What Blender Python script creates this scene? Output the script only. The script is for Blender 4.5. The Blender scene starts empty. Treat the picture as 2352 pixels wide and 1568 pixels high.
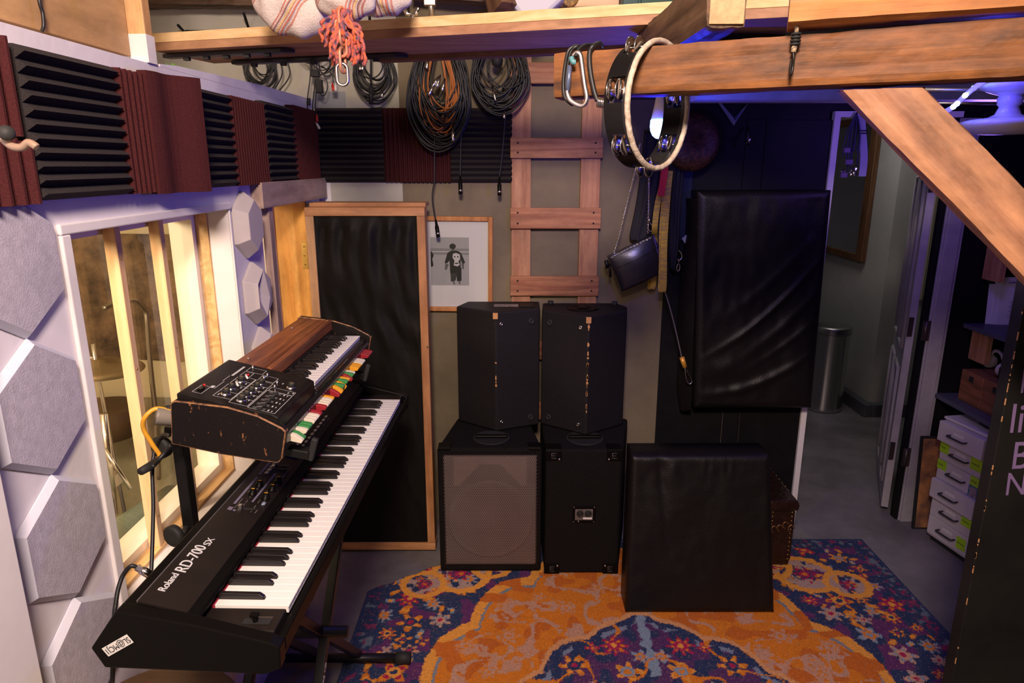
import bpy, bmesh, math, random
import numpy as np
from mathutils import Vector, Matrix, noise
random.seed(7)
PI = math.pi
SC = bpy.context.scene
COL = SC.collection

# ------------------------------------------------------------------ camera
PITCH = math.atan(0.2587)
CAM_H = 1.85
cam_data = bpy.data.cameras.new('camera')
cam = bpy.data.objects.new('camera', cam_data)
COL.objects.link(cam)
cam.location = (0, 0, CAM_H)
cam.rotation_euler = (PI/2 - PITCH, 0, 0)
cam_data.sensor_width = 36
cam_data.lens = 24
cam_data.clip_start = 0.05
SC.camera = cam

# ------------------------------------------------------------------ world, light, exposure
SC.view_settings.view_transform = 'Standard'
SC.view_settings.look = 'None'
SC.view_settings.gamma = 1
SC.view_settings.use_curve_mapping = False
SC.view_settings.exposure = 0.0
world = bpy.data.worlds.new('world')
SC.world = world
world.use_nodes = True
world.node_tree.nodes['Background'].inputs[0].default_value = (0.55, 0.5, 0.6, 1)
world.node_tree.nodes['Background'].inputs[1].default_value = 0.012

def area(name, loc, target, size, power, color, size_y=None):
    d = bpy.data.lights.new(name, 'AREA')
    d.energy = power; d.color = color; d.size = size
    if size_y: d.shape = 'RECTANGLE'; d.size_y = size_y
    o = bpy.data.objects.new(name, d); COL.objects.link(o)
    o.location = loc
    o.rotation_euler = (Vector(target) - Vector(loc)).to_track_quat('-Z', 'Y').to_euler()
    return o
def point(name, loc, power, color, r=0.05):
    d = bpy.data.lights.new(name, 'POINT')
    d.energy = power; d.color = color; d.shadow_soft_size = r
    o = bpy.data.objects.new(name, d); COL.objects.link(o); o.location = loc
    return o
area('ceiling_lamp_light', (-0.05, -0.25, 2.75), (-0.35, 2.2, 0.9), 0.35, 93, (1.0, 0.78, 0.66))
area('booth_lamp_light', (-1.65, 0.85, 1.95), (-1.2, 2.4, 1.0), 0.35, 36, (1.0, 0.75, 0.50))
area('corridor_ambient_light', (2.2, 4.6, 2.35), (2.2, 5.2, 0), 0.6, 5.0, (1.0, 0.93, 0.88))  # dim ambient fill for the corridor, its source unseen
point('bulb_light', (0.45, 2.22, 1.85), 9.5, (0.015, 0.02, 1.0), 0.03)
point('rope_light', (1.75, 2.62, 1.98), 6.0, (0.26, 0.13, 1.0), 0.08)
point('rope_light_near', (1.18, 1.80, 2.05), 1.3, (0.05, 0.04, 1.0), 0.03)
area('loft_area_light', (0.3, 2.0, 3.0), (0.2, 2.7, 2.1), 0.4, 5, (1.0, 0.88, 0.74))  # soft area light above the loft, its source unseen

# ------------------------------------------------------------------ geometry helpers
CO, SI = math.cos(PITCH), math.sin(PITCH)
def at(u, v, x=None, y=None, z=None):
    """point of the plane x=, y= or z= seen at photo pixel (u, v)"""
    X = (u - 1176) / 1568; V = (784 - v) / 1568
    d = Vector((X, CO + SI*V, -SI + CO*V))
    t = x/d.x if x is not None else (y/d.y if y is not None else (z - CAM_H)/d.z)
    return Vector((0, 0, CAM_H)) + d*t

ORG = {}
class MB:
    def __init__(s): s.v = []; s.f = []; s.m = []; s.sm = []
    def add(s, vs, fs, mat=0, smooth=False):
        n = len(s.v); s.v += [tuple(v) for v in vs]
        for f in fs: s.f.append([i+n for i in f]); s.m.append(mat); s.sm.append(smooth)
        return s
    def box(s, a, b, mat=0, M=None):
        x0, y0, z0 = [min(a[i], b[i]) for i in range(3)]; x1, y1, z1 = [max(a[i], b[i]) for i in range(3)]
        vs = [Vector(p) for p in ((x0,y0,z0),(x1,y0,z0),(x1,y1,z0),(x0,y1,z0),(x0,y0,z1),(x1,y0,z1),(x1,y1,z1),(x0,y1,z1))]
        if M: vs = [M @ v for v in vs]
        return s.add(vs, [(0,3,2,1),(4,5,6,7),(0,1,5,4),(1,2,6,5),(2,3,7,6),(3,0,4,7)], mat)
    def prism(s, poly, ext, mat=0, cap=None, smooth=False):
        """closed polygon of 3-D points pushed along ext"""
        poly = [Vector(p) for p in poly]; ext = Vector(ext); n = len(poly)
        nrm = Vector((0,0,0))
        for i in range(n): nrm += poly[i].cross(poly[(i+1) % n])
        if nrm.dot(ext) > 0: poly = poly[::-1]
        vs = poly + [p + ext for p in poly]
        s.add(vs, [tuple(range(n)), tuple(range(2*n-1, n-1, -1))], mat if cap is None else cap)
        n0 = len(s.v) - 2*n
        for i in range(n):
            j = (i+1) % n
            s.f.append([n0+j, n0+i, n0+i+n, n0+j+n]); s.m.append(mat); s.sm.append(smooth)
        return s
    def tube(s, pts, r, n=10, mat=0, closed=False, rs=None):
        pts = [Vector(p) for p in pts]; N = len(pts); vs = []; fs = []
        up = None
        for i, p in enumerate(pts):
            a = pts[i-1] if (i > 0 or closed) else p; b = pts[(i+1) % N] if (i < N-1 or closed) else p
            t = (b - a)
            if t.length < 1e-9: t = Vector((0,0,1))
            t.normalize()
            if up is None: up = Vector((0,0,1)) if abs(t.z) < 0.9 else Vector((1,0,0))
            e2 = up - t*up.dot(t)
            if e2.length < 1e-3: e2 = Vector((0.31,0.9,0.2)); e2 -= t*e2.dot(t)
            e2.normalize(); e1 = t.cross(e2); up = e2
            R = rs[i] if rs else r
            for k in range(n):
                q = 2*PI*k/n
                vs.append(p + e1*math.cos(q)*R + e2*math.sin(q)*R)
        for i in range(N if closed else N-1):
            j = (i+1) % N
            for k in range(n):
                l = (k+1) % n
                fs.append((i*n+k, i*n+l, j*n+l, j*n+k))
        if not closed:
            fs.append(tuple(range(n))[::-1]); fs.append(tuple((N-1)*n + k for k in range(n)))
        return s.add(vs, fs, mat, True)
    def cyl(s, a, b, r, n=20, mat=0, r2=None):
        return s.tube([a, b], r, n, mat, rs=[r, r if r2 is None else r2])
    def lathe(s, prof, c, n=32, axis=(0,0,1), mat=0, smooth=True):
        q = Vector(axis).to_track_quat('Z', 'Y').to_matrix(); c = Vector(c); vs = []; fs = []
        for r, h in prof:
            for k in range(n):
                a = 2*PI*k/n; vs.append(c + q @ Vector((r*math.cos(a), r*math.sin(a), h)))
        for i in range(len(prof)-1):
            for k in range(n):
                l = (k+1) % n; fs.append((i*n+k, i*n+l, (i+1)*n+l, (i+1)*n+k))
        fs.append(tuple(range(n))[::-1]); fs.append(tuple((len(prof)-1)*n+k for k in range(n)))
        return s.add(vs, fs, mat, smooth)
    def beam(s, a, b, w, h, up=(0,0,1), mat=0):
        """box along a-b, h high along up, w across"""
        a, b = Vector(a), Vector(b); t = (b-a).normalized(); sd = t.cross(Vector(up)).normalized(); u = sd.cross(t).normalized()
        vs = []
        for p in (a, b):
            for i, j in ((-1,-1),(1,-1),(1,1),(-1,1)): vs.append(p + sd*w/2*i + u*h/2*j)
        return s.add(vs, [(0,1,2,3),(7,6,5,4),(0,4,5,1),(1,5,6,2),(2,6,7,3),(3,7,4,0)], mat)
    def grid(s, fn, nu, nv, mat=0, smooth=True):
        vs = [fn(i/nu, j/nv) for j in range(nv+1) for i in range(nu+1)]; w = nu+1
        fs = [(j*w+i, j*w+i+1, (j+1)*w+i+1, (j+1)*w+i) for j in range(nv) for i in range(nu)]
        return s.add(vs, fs, mat, smooth)
    def build(s, name, mats, parent=None, bevel=0, seg=2, label=None, bevmat=None, local=False, subd=0):
        me = bpy.data.meshes.new(name)
        off = Vector((0,0,0)) if (local or parent is None) else ORG[parent.name]
        if parent is None and not local and s.v:
            xs = np.array(s.v); lo = xs.min(0); hi = xs.max(0)
            off = Vector(((lo[0]+hi[0])/2, (lo[1]+hi[1])/2, lo[2]))
        vs = [(v[0]-off.x, v[1]-off.y, v[2]-off.z) for v in s.v]
        me.from_pydata(vs, [], s.f)
        if not isinstance(mats, (list, tuple)): mats = [mats]
        for m in mats: me.materials.append(m)
        me.polygons.foreach_set('material_index', s.m)
        me.polygons.foreach_set('use_smooth', s.sm)
        me.update()
        bm = bmesh.new(); bm.from_mesh(me); bmesh.ops.recalc_face_normals(bm, faces=bm.faces); bm.to_mesh(me); bm.free()
        o = bpy.data.objects.new(name, me); COL.objects.link(o)
        if parent is None:
            o.location = off; ORG[o.name] = off
        else:
            o.parent = parent; ORG[o.name] = ORG.get(parent.name, Vector((0,0,0)))
        if bevel:
            b = o.modifiers.new('bevel', 'BEVEL'); b.width = bevel; b.segments = seg; b.limit_method = 'ANGLE'; b.angle_limit = math.radians(40)
            if bevmat is not None: b.material = bevmat
        if subd:
            b = o.modifiers.new('sub', 'SUBSURF'); b.levels = subd; b.render_levels = subd
        if label: o['label'] = label
        return o

def tag(o, label, cat, group=None, kind=None):
    o['label'] = label; o['category'] = cat
    if group: o['group'] = group
    if kind: o['kind'] = kind
    return o
def struct(o, label=None):
    o['kind'] = 'structure'
    if label: o['label'] = label
    return o
def root(name, loc, label, cat, group=None, rot=0):
    o = bpy.data.objects.new(name, None); COL.objects.link(o)
    o.location = loc; o.rotation_euler = (0, 0, rot); o.empty_display_size = 0.05
    ORG[o.name] = Vector(loc)
    return tag(o, label, cat, group)
def copy_tree(o, parent=None):
    c = o.copy(); COL.objects.link(c)
    if parent: c.parent = parent
    ORG[c.name] = ORG.get(o.name, Vector((0,0,0)))
    for ch in list(o.children): copy_tree(ch, c)
    return c
def text(name, body, size, M, mat, parent=None, extrude=0.0006, label=None, shear=0, align='LEFT', sx=1.0):
    cu = bpy.data.curves.new('lettering', 'FONT'); cu.body = body; cu.size = size; cu.extrude = extrude; cu.shear = shear
    cu.align_x = align; cu.align_y = 'CENTER'
    t = bpy.data.objects.new('tmp', cu); COL.objects.link(t)
    dg = bpy.context.evaluated_depsgraph_get()
    me = bpy.data.meshes.new_from_object(t.evaluated_get(dg)); bpy.data.objects.remove(t)
    me.name = name
    me.transform(M @ Matrix.Diagonal((sx, 1, 1, 1)))
    me.materials.clear(); me.materials.append(mat)
    o = bpy.data.objects.new(name, me); COL.objects.link(o)
    if parent: o.parent = parent
    if label: o['label'] = label
    ORG[o.name] = Vector((0,0,0))
    return o
def frame(origin, ex, ey):
    ex = Vector(ex).normalized(); ey = Vector(ey); ey = (ey - ex*ey.dot(ex)).normalized(); ez = ex.cross(ey)
    M = Matrix.Identity(4)
    for i in range(3): M[i][0] = ex[i]; M[i][1] = ey[i]; M[i][2] = ez[i]; M[i][3] = origin[i]
    return M
def spline(pts, n=8, closed=False):
    pts = [Vector(p) for p in pts]; N = len(pts); out = []
    for i in range(N if closed else N-1):
        p0 = pts[i-1] if (i > 0 or closed) else pts[i]; p1 = pts[i]; p2 = pts[(i+1) % N]
        p3 = pts[(i+2) % N] if (i+2 < N or closed) else p2
        for k in range(n):
            t = k/n
            out.append(0.5*((2*p1) + (p2-p0)*t + (2*p0-5*p1+4*p2-p3)*t*t + (3*p1-p0-3*p2+p3)*t**3))
    if not closed: out.append(pts[-1])
    return out

# ------------------------------------------------------------------ materials
MATS = {}
def mat(name, col, rough=0.6, metal=0, var=0.0, vscale=8, bump=0.0, bscale=60, spec=0.5, col2=None, stretch=None, emit=None, estr=0, sheen=0, alpha=None, coat=0, detail=4):
    if name in MATS: return MATS[name]
    m = bpy.data.materials.new(name); m.use_nodes = True; nt = m.node_tree; N = nt.nodes; L = nt.links
    b = N['Principled BSDF']
    b.inputs['Base Color'].default_value = (*col, 1); b.inputs['Roughness'].default_value = rough; b.inputs['Metallic'].default_value = metal
    b.inputs['Specular IOR Level'].default_value = spec
    if sheen: b.inputs['Sheen Weight'].default_value = sheen
    if coat: b.inputs['Coat Weight'].default_value = coat; b.inputs['Coat Roughness'].default_value = 0.15
    if emit: b.inputs['Emission Color'].default_value = (*emit, 1); b.inputs['Emission Strength'].default_value = estr
    tc = N.new('ShaderNodeTexCoord'); mp = N.new('ShaderNodeMapping'); L.new(tc.outputs['Object'], mp.inputs[0])
    if stretch: mp.inputs['Scale'].default_value = stretch
    if var or col2:
        nz = N.new('ShaderNodeTexNoise'); nz.inputs['Scale'].default_value = vscale; nz.inputs['Detail'].default_value = detail; nz.inputs['Roughness'].default_value = 0.65
        L.new(mp.outputs[0], nz.inputs['Vector'])
        cr = N.new('ShaderNodeValToRGB')
        c2 = col2 if col2 else tuple(max(0, c*(1-var)) for c in col)
        c1 = col if col2 else tuple(min(1, c*(1+var*0.6)) for c in col)
        cr.color_ramp.elements[0].position = 0.36; cr.color_ramp.elements[1].position = 0.64
        cr.color_ramp.elements[0].color = (*c2, 1); cr.color_ramp.elements[1].color = (*c1, 1)
        L.new(nz.outputs['Fac'], cr.inputs[0]); L.new(cr.outputs[0], b.inputs['Base Color'])
    if bump:
        nb = N.new('ShaderNodeTexNoise'); nb.inputs['Scale'].default_value = bscale; nb.inputs['Detail'].default_value = 3
        L.new(mp.outputs[0], nb.inputs['Vector'])
        bp = N.new('ShaderNodeBump'); bp.inputs['Strength'].default_value = min(1, bump); bp.inputs['Distance'].default_value = 0.004
        L.new(nb.outputs['Fac'], bp.inputs['Height']); L.new(bp.outputs[0], b.inputs['Normal'])
    MATS[name] = m
    return m
def wood(name, c1, c2, axis=2, patch=0.35, scale=1.0, rough=0.55, knots=True, rings=5.0, rough_bump=0.15, spec=0.35):
    """boards with grain along the given object axis"""
    if name in MATS: return MATS[name]
    m = bpy.data.materials.new(name); m.use_nodes = True; nt = m.node_tree; N = nt.nodes; L = nt.links
    b = N['Principled BSDF']; b.inputs['Roughness'].default_value = rough; b.inputs['Specular IOR Level'].default_value = spec
    tc = N.new('ShaderNodeTexCoord'); mp = N.new('ShaderNodeMapping'); L.new(tc.outputs['Object'], mp.inputs[0])
    s = [9*scale]*3; s[axis] = 0.55*scale; mp.inputs['Scale'].default_value = s
    n1 = N.new('ShaderNodeTexNoise'); n1.inputs['Scale'].default_value = 1.3; n1.inputs['Detail'].default_value = 2; n1.inputs['Distortion'].default_value = 0.4
    L.new(mp.outputs[0], n1.inputs['Vector'])
    mt = N.new('ShaderNodeMath'); mt.operation = 'MULTIPLY'; mt.inputs[1].default_value = rings; L.new(n1.outputs['Fac'], mt.inputs[0])
    fr = N.new('ShaderNodeMath'); fr.operation = 'PINGPONG'; fr.inputs[1].default_value = 0.5; L.new(mt.outputs[0], fr.inputs[0])
    n2 = N.new('ShaderNodeTexNoise'); n2.inputs['Scale'].default_value = 14; n2.inputs['Detail'].default_value = 3; L.new(mp.outputs[0], n2.inputs['Vector'])
    ad = N.new('ShaderNodeMath'); ad.operation = 'MULTIPLY_ADD'; ad.inputs[1].default_value = 0.5; L.new(n2.outputs['Fac'], ad.inputs[0]); L.new(fr.outputs[0], ad.inputs[2])
    cr = N.new('ShaderNodeValToRGB'); cr.color_ramp.elements[0].position = 0.18; cr.color_ramp.elements[1].position = 0.72
    cr.color_ramp.elements[0].color = (*c2, 1); cr.color_ramp.elements[1].color = (*c1, 1)
    L.new(ad.outputs[0], cr.inputs[0])
    last = cr.outputs[0]
    if knots:
        mk = N.new('ShaderNodeMapping'); ks = [5.0]*3; ks[axis] = 2.6; mk.inputs['Scale'].default_value = ks; L.new(tc.outputs['Object'], mk.inputs[0])
        vo = N.new('ShaderNodeTexVoronoi'); vo.inputs['Scale'].default_value = 1.0; L.new(mk.outputs[0], vo.inputs['Vector'])
        kr = N.new('ShaderNodeValToRGB'); kr.color_ramp.elements[0].position = 0.035; kr.color_ramp.elements[1].position = 0.085
        kr.color_ramp.elements[0].color = (1,1,1,1); kr.color_ramp.elements[1].color = (0,0,0,1)
        L.new(vo.outputs['Distance'], kr.inputs[0])
        mx = N.new('ShaderNodeMix'); mx.data_type = 'RGBA'; mx.inputs['B'].default_value = (c2[0]*0.35, c2[1]*0.25, c2[2]*0.2, 1)
        L.new(kr.outputs[0], mx.inputs['Factor']); L.new(last, mx.inputs['A']); last = mx.outputs['Result']
    pn_ = N.new('ShaderNodeTexNoise'); pm = N.new('ShaderNodeMapping'); ps = [14.0]*3; ps[axis] = 5.0; pm.inputs['Scale'].default_value = ps
    L.new(tc.outputs['Object'], pm.inputs[0]); L.new(pm.outputs[0], pn_.inputs['Vector']); pn_.inputs['Scale'].default_value = 1.0; pn_.inputs['Detail'].default_value = 5; pn_.inputs['Roughness'].default_value = 0.7
    pr_ = N.new('ShaderNodeMapRange'); pr_.inputs['From Min'].default_value = 0.3; pr_.inputs['From Max'].default_value = 0.7; pr_.inputs['To Min'].default_value = 1-patch; pr_.inputs['To Max'].default_value = 1+patch*0.4
    L.new(pn_.outputs['Fac'], pr_.inputs['Value'])
    mp2 = N.new('ShaderNodeMix'); mp2.data_type = 'RGBA'; mp2.blend_type = 'MULTIPLY'; mp2.inputs['Factor'].default_value = 1.0
    L.new(last, mp2.inputs['A']); L.new(pr_.outputs[0], mp2.inputs['B']); last = mp2.outputs['Result']
    L.new(last, b.inputs['Base Color'])
    bp = N.new('ShaderNodeBump'); bp.inputs['Strength'].default_value = rough_bump; bp.inputs['Distance'].default_value = 0.003
    L.new(ad.outputs[0], bp.inputs['Height']); L.new(bp.outputs[0], b.inputs['Normal'])
    MATS[name] = m
    return m

M_wall = mat('blue_tinted_white_paint', (0.74, 0.70, 0.76), 0.55, var=0.06, vscale=3, bump=0.25, bscale=25)  # white paint, the bluish light on the wall mixed into its colour
M_white = mat('white_paint', (0.80, 0.76, 0.76), 0.5, var=0.04, bump=0.1, bscale=30)
M_back = mat('olive_brown_board', (0.215, 0.17, 0.105), 0.75, col2=(0.14, 0.108, 0.068), vscale=2.2, bump=0.12, bscale=50, detail=8)
M_beige = mat('beige_wall_paint', (0.46, 0.44, 0.37), 0.7, var=0.1, vscale=3, bump=0.15)
M_bluegrey = mat('grey_primer_patch', (0.26, 0.27, 0.27), 0.7, var=0.1)
M_dimwhite = mat('dimmed_white_paint', (0.36, 0.33, 0.35), 0.55, var=0.15, vscale=6)  # white paint darkened, the weak light by the corridor door put into its colour
M_blackwall = mat('black_wall_paint', (0.007, 0.0065, 0.008), 0.55, var=0.3, bump=0.1, spec=0.2)
M_floor = mat('worn_concrete', (0.20, 0.185, 0.205), 0.55, col2=(0.115, 0.105, 0.115), vscale=3.0, bump=0.15, bscale=90, detail=9)
M_corr = mat('corridor_wall_paint', (0.42, 0.41, 0.40), 0.7, var=0.05)
M_plinth = mat('slate_plinth_paint', (0.08, 0.085, 0.10), 0.6, var=0.2)
M_pine = wood('new_pine_upright', (0.82, 0.56, 0.33), (0.72, 0.42, 0.21), 2, patch=0.15)
M_pine_y = wood('new_pine_along_wall', (0.78, 0.52, 0.26), (0.66, 0.38, 0.15), 1)
M_pine_x = wood('new_pine_across', (0.88, 0.62, 0.34), (0.74, 0.45, 0.20), 0, patch=0.15)
M_amber = wood('amber_pine', (0.80, 0.42, 0.10), (0.60, 0.25, 0.04), 2, scale=0.7)
M_cream = mat('cream_paint', (0.92, 0.85, 0.74), 0.5, var=0.03)
M_red_up = wood('redwood_upright', (0.53, 0.27, 0.14), (0.38, 0.16, 0.08), 2)
M_red_x = wood('redwood_across', (0.48, 0.215, 0.10), (0.27, 0.09, 0.045), 0, scale=1.2)
M_fir_up = wood('fir_upright', (0.48, 0.23, 0.10), (0.36, 0.15, 0.06), 2)
M_fir_x = wood('fir_across', (0.55, 0.28, 0.13), (0.42, 0.18, 0.07), 0)
M_oldbeam = wood('old_beam', (0.26, 0.095, 0.022), (0.09, 0.030, 0.011), 0, patch=0.8, scale=1.3, rough=0.6, rings=3, rough_bump=0.5, knots=False)
M_oldbeam2 = wood('old_beam_orange', (0.55, 0.235, 0.065), (0.38, 0.135, 0.035), 0, scale=1.0, rough_bump=0.4)
M_brace = wood('old_brace', (0.40, 0.19, 0.095), (0.26, 0.115, 0.06), 0, patch=0.6, scale=1.3, rings=3, rough_bump=0.4, knots=False)
M_dark_wood = wood('dark_rafter', (0.16, 0.09, 0.05), (0.06, 0.032, 0.018), 0, scale=1.5, rings=4)
M_brown_wood = wood('brown_rafter', (0.20, 0.10, 0.055), (0.12, 0.055, 0.03), 0)
M_shadowwood = wood('trim_stud', (0.50, 0.36, 0.30), (0.36, 0.25, 0.20), 1, knots=False)  # board wood greyed, shade on its room side put into the colour
M_ply = wood('tan_plywood', (0.52, 0.31, 0.14), (0.44, 0.25, 0.11), 1, scale=0.4, knots=False)
M_fabric = mat('black_stretched_cloth', (0.0075, 0.006, 0.006), 0.40, bump=0.35, bscale=220, spec=0.30)
M_cloth_matt = mat('black_matt_cloth', (0.006, 0.005, 0.0045), 0.55, bump=0.3, bscale=260, spec=0.16)
M_foam_b = mat('charcoal_foam', (0.034, 0.028, 0.029), 0.9, var=0.3, vscale=400, bump=0.5, bscale=500, spec=0.2, detail=1)
M_foam_r = mat('maroon_foam', (0.062, 0.0125, 0.014), 0.9, var=0.25, vscale=400, bump=0.4, bscale=500, spec=0.2, detail=1)
M_felt = mat('lilac_grey_felt', (0.45, 0.42, 0.50), 0.9, var=0.12, vscale=60, bump=0.25, bscale=250, spec=0.2)
M_felt_edge = mat('lit_felt_edge', (0.60, 0.60, 0.70), 0.9, var=0.05, spec=0.2)  # bevel felt lightened, bluish light on the edges put into its colour
M_facet = mat('warm_white_moulding', (0.56, 0.50, 0.49), 0.6, var=0.03)
M_blackplastic = mat('black_plastic', (0.0045, 0.0038, 0.0034), 0.35, bump=0.05, bscale=300, spec=0.09)
M_blackmetal = mat('black_powdercoat', (0.006, 0.0055, 0.0055), 0.4, spec=0.4)
M_rubber = mat('black_rubber', (0.012, 0.012, 0.012), 0.7)
M_cable = mat('black_cable', (0.010, 0.010, 0.011), 0.45, spec=0.5)
M_orange_cable = mat('orange_cable', (0.42, 0.13, 0.02), 0.5)
M_yellow_cord = mat('amber_cord', (0.75, 0.36, 0.03), 0.4)
M_chrome = mat('chrome', (0.75, 0.73, 0.72), 0.18, metal=1)
M_steel = mat('dull_steel', (0.5, 0.48, 0.46), 0.35, metal=1)
M_brass = mat('brass', (0.72, 0.50, 0.16), 0.3, metal=1)
M_ivory = mat('white_key_plastic', (0.82, 0.79, 0.76), 0.3)
M_ebony = mat('black_key_plastic', (0.012, 0.010, 0.010), 0.25)
M_redfelt = mat('red_felt', (0.35, 0.02, 0.05), 0.9)
M_print = mat('grey_printing', (0.32, 0.30, 0.32), 0.5)
M_whiteprint = mat('white_printing', (0.62, 0.62, 0.62), 0.5)
M_boxcarpet = mat('black_cabinet_carpet', (0.009, 0.0075, 0.0075), 0.85, var=0.35, vscale=120, bump=0.6, bscale=350, spec=0.12)
M_boxpaint = mat('textured_black_paint', (0.012, 0.010, 0.0115), 0.6, var=0.2, vscale=200, bump=0.6, bscale=300, spec=0.25)
M_scuff = mat('exposed_plywood', (0.55, 0.27, 0.10), 0.7)
# ================================================================== the room shell
D = 3.325          # back wall
WX = -0.916        # left wall face
def s_box(name, boxes, m, label=None, bevel=0):
    b = MB()
    for a, c in boxes: b.box(a, c)
    return struct(b.build(name, m, bevel=bevel), label)
s_box('floor', [((-2.7,-1.5,-0.08),(3.4,8.2,0))], M_floor, 'grey worn painted concrete floor')
# left wall with window and booth doorway (outer leaf)
y0w, y1w, z0w, z1w = 1.413, 2.234, 0.80, 1.712
y0d, y1d, z1d = 2.52, 3.06, 1.70
def leftwall(xa, xb, g):
    Y0, Y1, Z0, Z1 = y0w+g, y1w-g, z0w+g*0.3, z1w-g
    return [((xa,-1.5,0),(xb,Y0,2.098)), ((xa,Y0,0),(xb,Y1,Z0)), ((xa,Y0,Z1),(xb,Y1,2.098)), ((xa,Y1,0),(xb,y0d,2.098)), ((xa,y0d,z1d),(xb,y1d,2.098)), ((xa,y1d,0),(xb,D,2.098))]
s_box('wall_left', leftwall(WX, -0.983, 0), M_wall, 'white left wall tinted with bluish light, with window and doorway')
b = MB(); b.prism([(WX,1.90,2.0975),(WX,D-0.0005,2.0975),(WX,D-0.0005,2.140),(WX,2.6,2.131),(WX,2.0,2.112),(WX,1.90,2.104)], (-0.184,0,0)); struct(b.build('wall_left_top', M_wall), 'rough torn top edge of the left wall')
s_box('wall_left_inner', leftwall(-1.022, -1.10, 0.0), M_cream, 'cream inner leaf of the left wall')
s_box('wall_left_core', leftwall(-0.983, -1.022, 0.0), M_pine, 'pine framing inside the left wall')
# lip around the window
b = MB(); t_, o_ = 0.016, 0.010
b.box((WX+o_, y0w-0.03, z1w),(WX, y1w+0.01, z1w+0.022)); b.box((WX+o_, y0w-0.03, z0w-0.02),(WX, y0w, z1w-0.0005)); b.box((WX+0.006, y1w, z0w),(WX, y1w+0.010, z1w))
struct(b.build('trim_1', M_white, bevel=0.003), 'white lip around the studio window')
s_box('trim_2', [((-0.85,0.30,0),(-0.905,1.045,2.0))], M_white, 'wide white board at the near end of the left wall', 0.003)
# back wall
LB = [((-2.7,D,0),(0.44,D+0.05,3.1)), ((0.44,D,0),(0.78,D+0.05,3.1)), ((0.78,D,0),(1.50,D+0.05,3.1)), ((1.50,D,2.09),(2.066,D+0.05,3.1)), ((2.066,D,0),(3.3,D+0.05,3.1))]
s_box('wall_back', LB[:2], M_back, 'olive brown back wall')
s_box('wall_back_dark', LB[2:], M_blackwall, 'black painted end of the back wall')
# beige painted part of the back wall, with its grey patch
pt = [at(732, 225, y=D-.004), at(905, 225, y=D-.004)]
b = MB(); x1 = -0.52
b.box((WX, D-0.004, 1.60), (x1, D-0.0005, 3.1)); b.box((-2.7, D-0.004, 2.07), (WX-0.0001, D-0.0005, 3.1))
struct(b.build('trim_3', M_beige), 'beige painted corner of the back wall')
b = MB(); b.box((WX+0.002, D-0.006, 1.60), (WX+0.055, D-0.0035, 2.11)); struct(b.build('trim_4', M_white), 'white painted strip in the corner')
b = MB(); b.box((WX+0.0, D-0.007, 2.10), (WX+0.15, D-0.0035, 2.175)); b.box((WX-0.3, D-0.007, 2.10), (WX, D-0.0035, 2.14)); struct(b.build('trim_5', M_bluegrey), 'grey primer patch above the left wall')
s_box('ceiling', [((-2.7,-1.5,3.1),(3.3,D+0.05,3.2))], mat('loft_ceiling', (0.30,0.24,0.19), 0.8), 'loft ceiling')
s_box('ceiling_low', [((0.46,2.0,2.14),(3.2,D,2.17))], mat('dark_low_ceiling', (0.05,0.05,0.06), 0.6, var=0.3), 'low dark ceiling over the doorway side')
b = MB(); b.box((0.62,2.42,2.062),(3.1,2.50,2.139)); b.box((0.62,2.82,2.09),(3.1,2.90,2.139)); b.box((1.3,1.98,2.10),(3.1,2.03,2.139))
struct(b.build('ceiling_joists', mat('low_ceiling_joist', (0.40,0.40,0.48), 0.5, var=0.2)), 'joists under the low ceiling')
s_box('wall_right', [((2.75,-1.5,0),(2.85,D,3.1))], M_blackwall, 'black right wall')
s_box('wall_front', [((-2.7,-1.6,0),(3.3,-1.5,3.1))], M_beige, 'wall behind the viewer')
# doorway trim
s_box('trim_6', [((1.484,D-0.03,0),(1.512,D+0.05,2.062)), ((1.484,D-0.03,2.062),(2.075,D+0.049,2.088))], M_white, 'thin white edge of the doorway')
s_box('trim_7', [((2.082,D-0.028,0),(2.150,D,2.06)), ((2.150,D-0.018,0),(2.170,D,2.06)), ((2.076,D-0.014,0),(2.084,D-0.001,2.06))], M_dimwhite, 'white moulded casing on the right of the doorway', 0.003)
# corridor beyond
s_box('wall_corridor', [((2.72,4.93,0),(2.9,8.2,2.6))], M_corr, 'grey corridor wall with the mirror')
s_box('wall_corridor_end', [((2.9,4.93,0),(4.6,5.05,2.6)), ((-0.5,8.1,0),(4.6,8.2,2.6))], M_corr, 'far grey corridor wall')
s_box('ceiling_corridor', [((1.0,D+0.05,2.6),(4.6,8.2,2.7))], M_white)
s_box('wall_corridor_left', [((0.9,D+0.05,0),(1.0,8.2,2.6))], M_corr)
s_box('wall_corridor_right', [((4.5,D+0.05,0),(4.6,8.2,2.6))], M_corr)
s_box('baseboard_corridor', [((2.66,4.86,0),(2.72,8.09,0.10)), ((2.72,4.86,0),(4.5,4.93,0.10))], M_plinth, 'slate grey plinth of the corridor wall', 0.006)
s_box('trim_8', [((2.86,4.90,1.25),(2.95,4.925,2.5)), ((2.97,4.88,0.9),(3.02,4.925,2.5))], mat('aged_cream', (0.34,0.30,0.24), 0.7), 'cream moulding far down the corridor')
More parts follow.
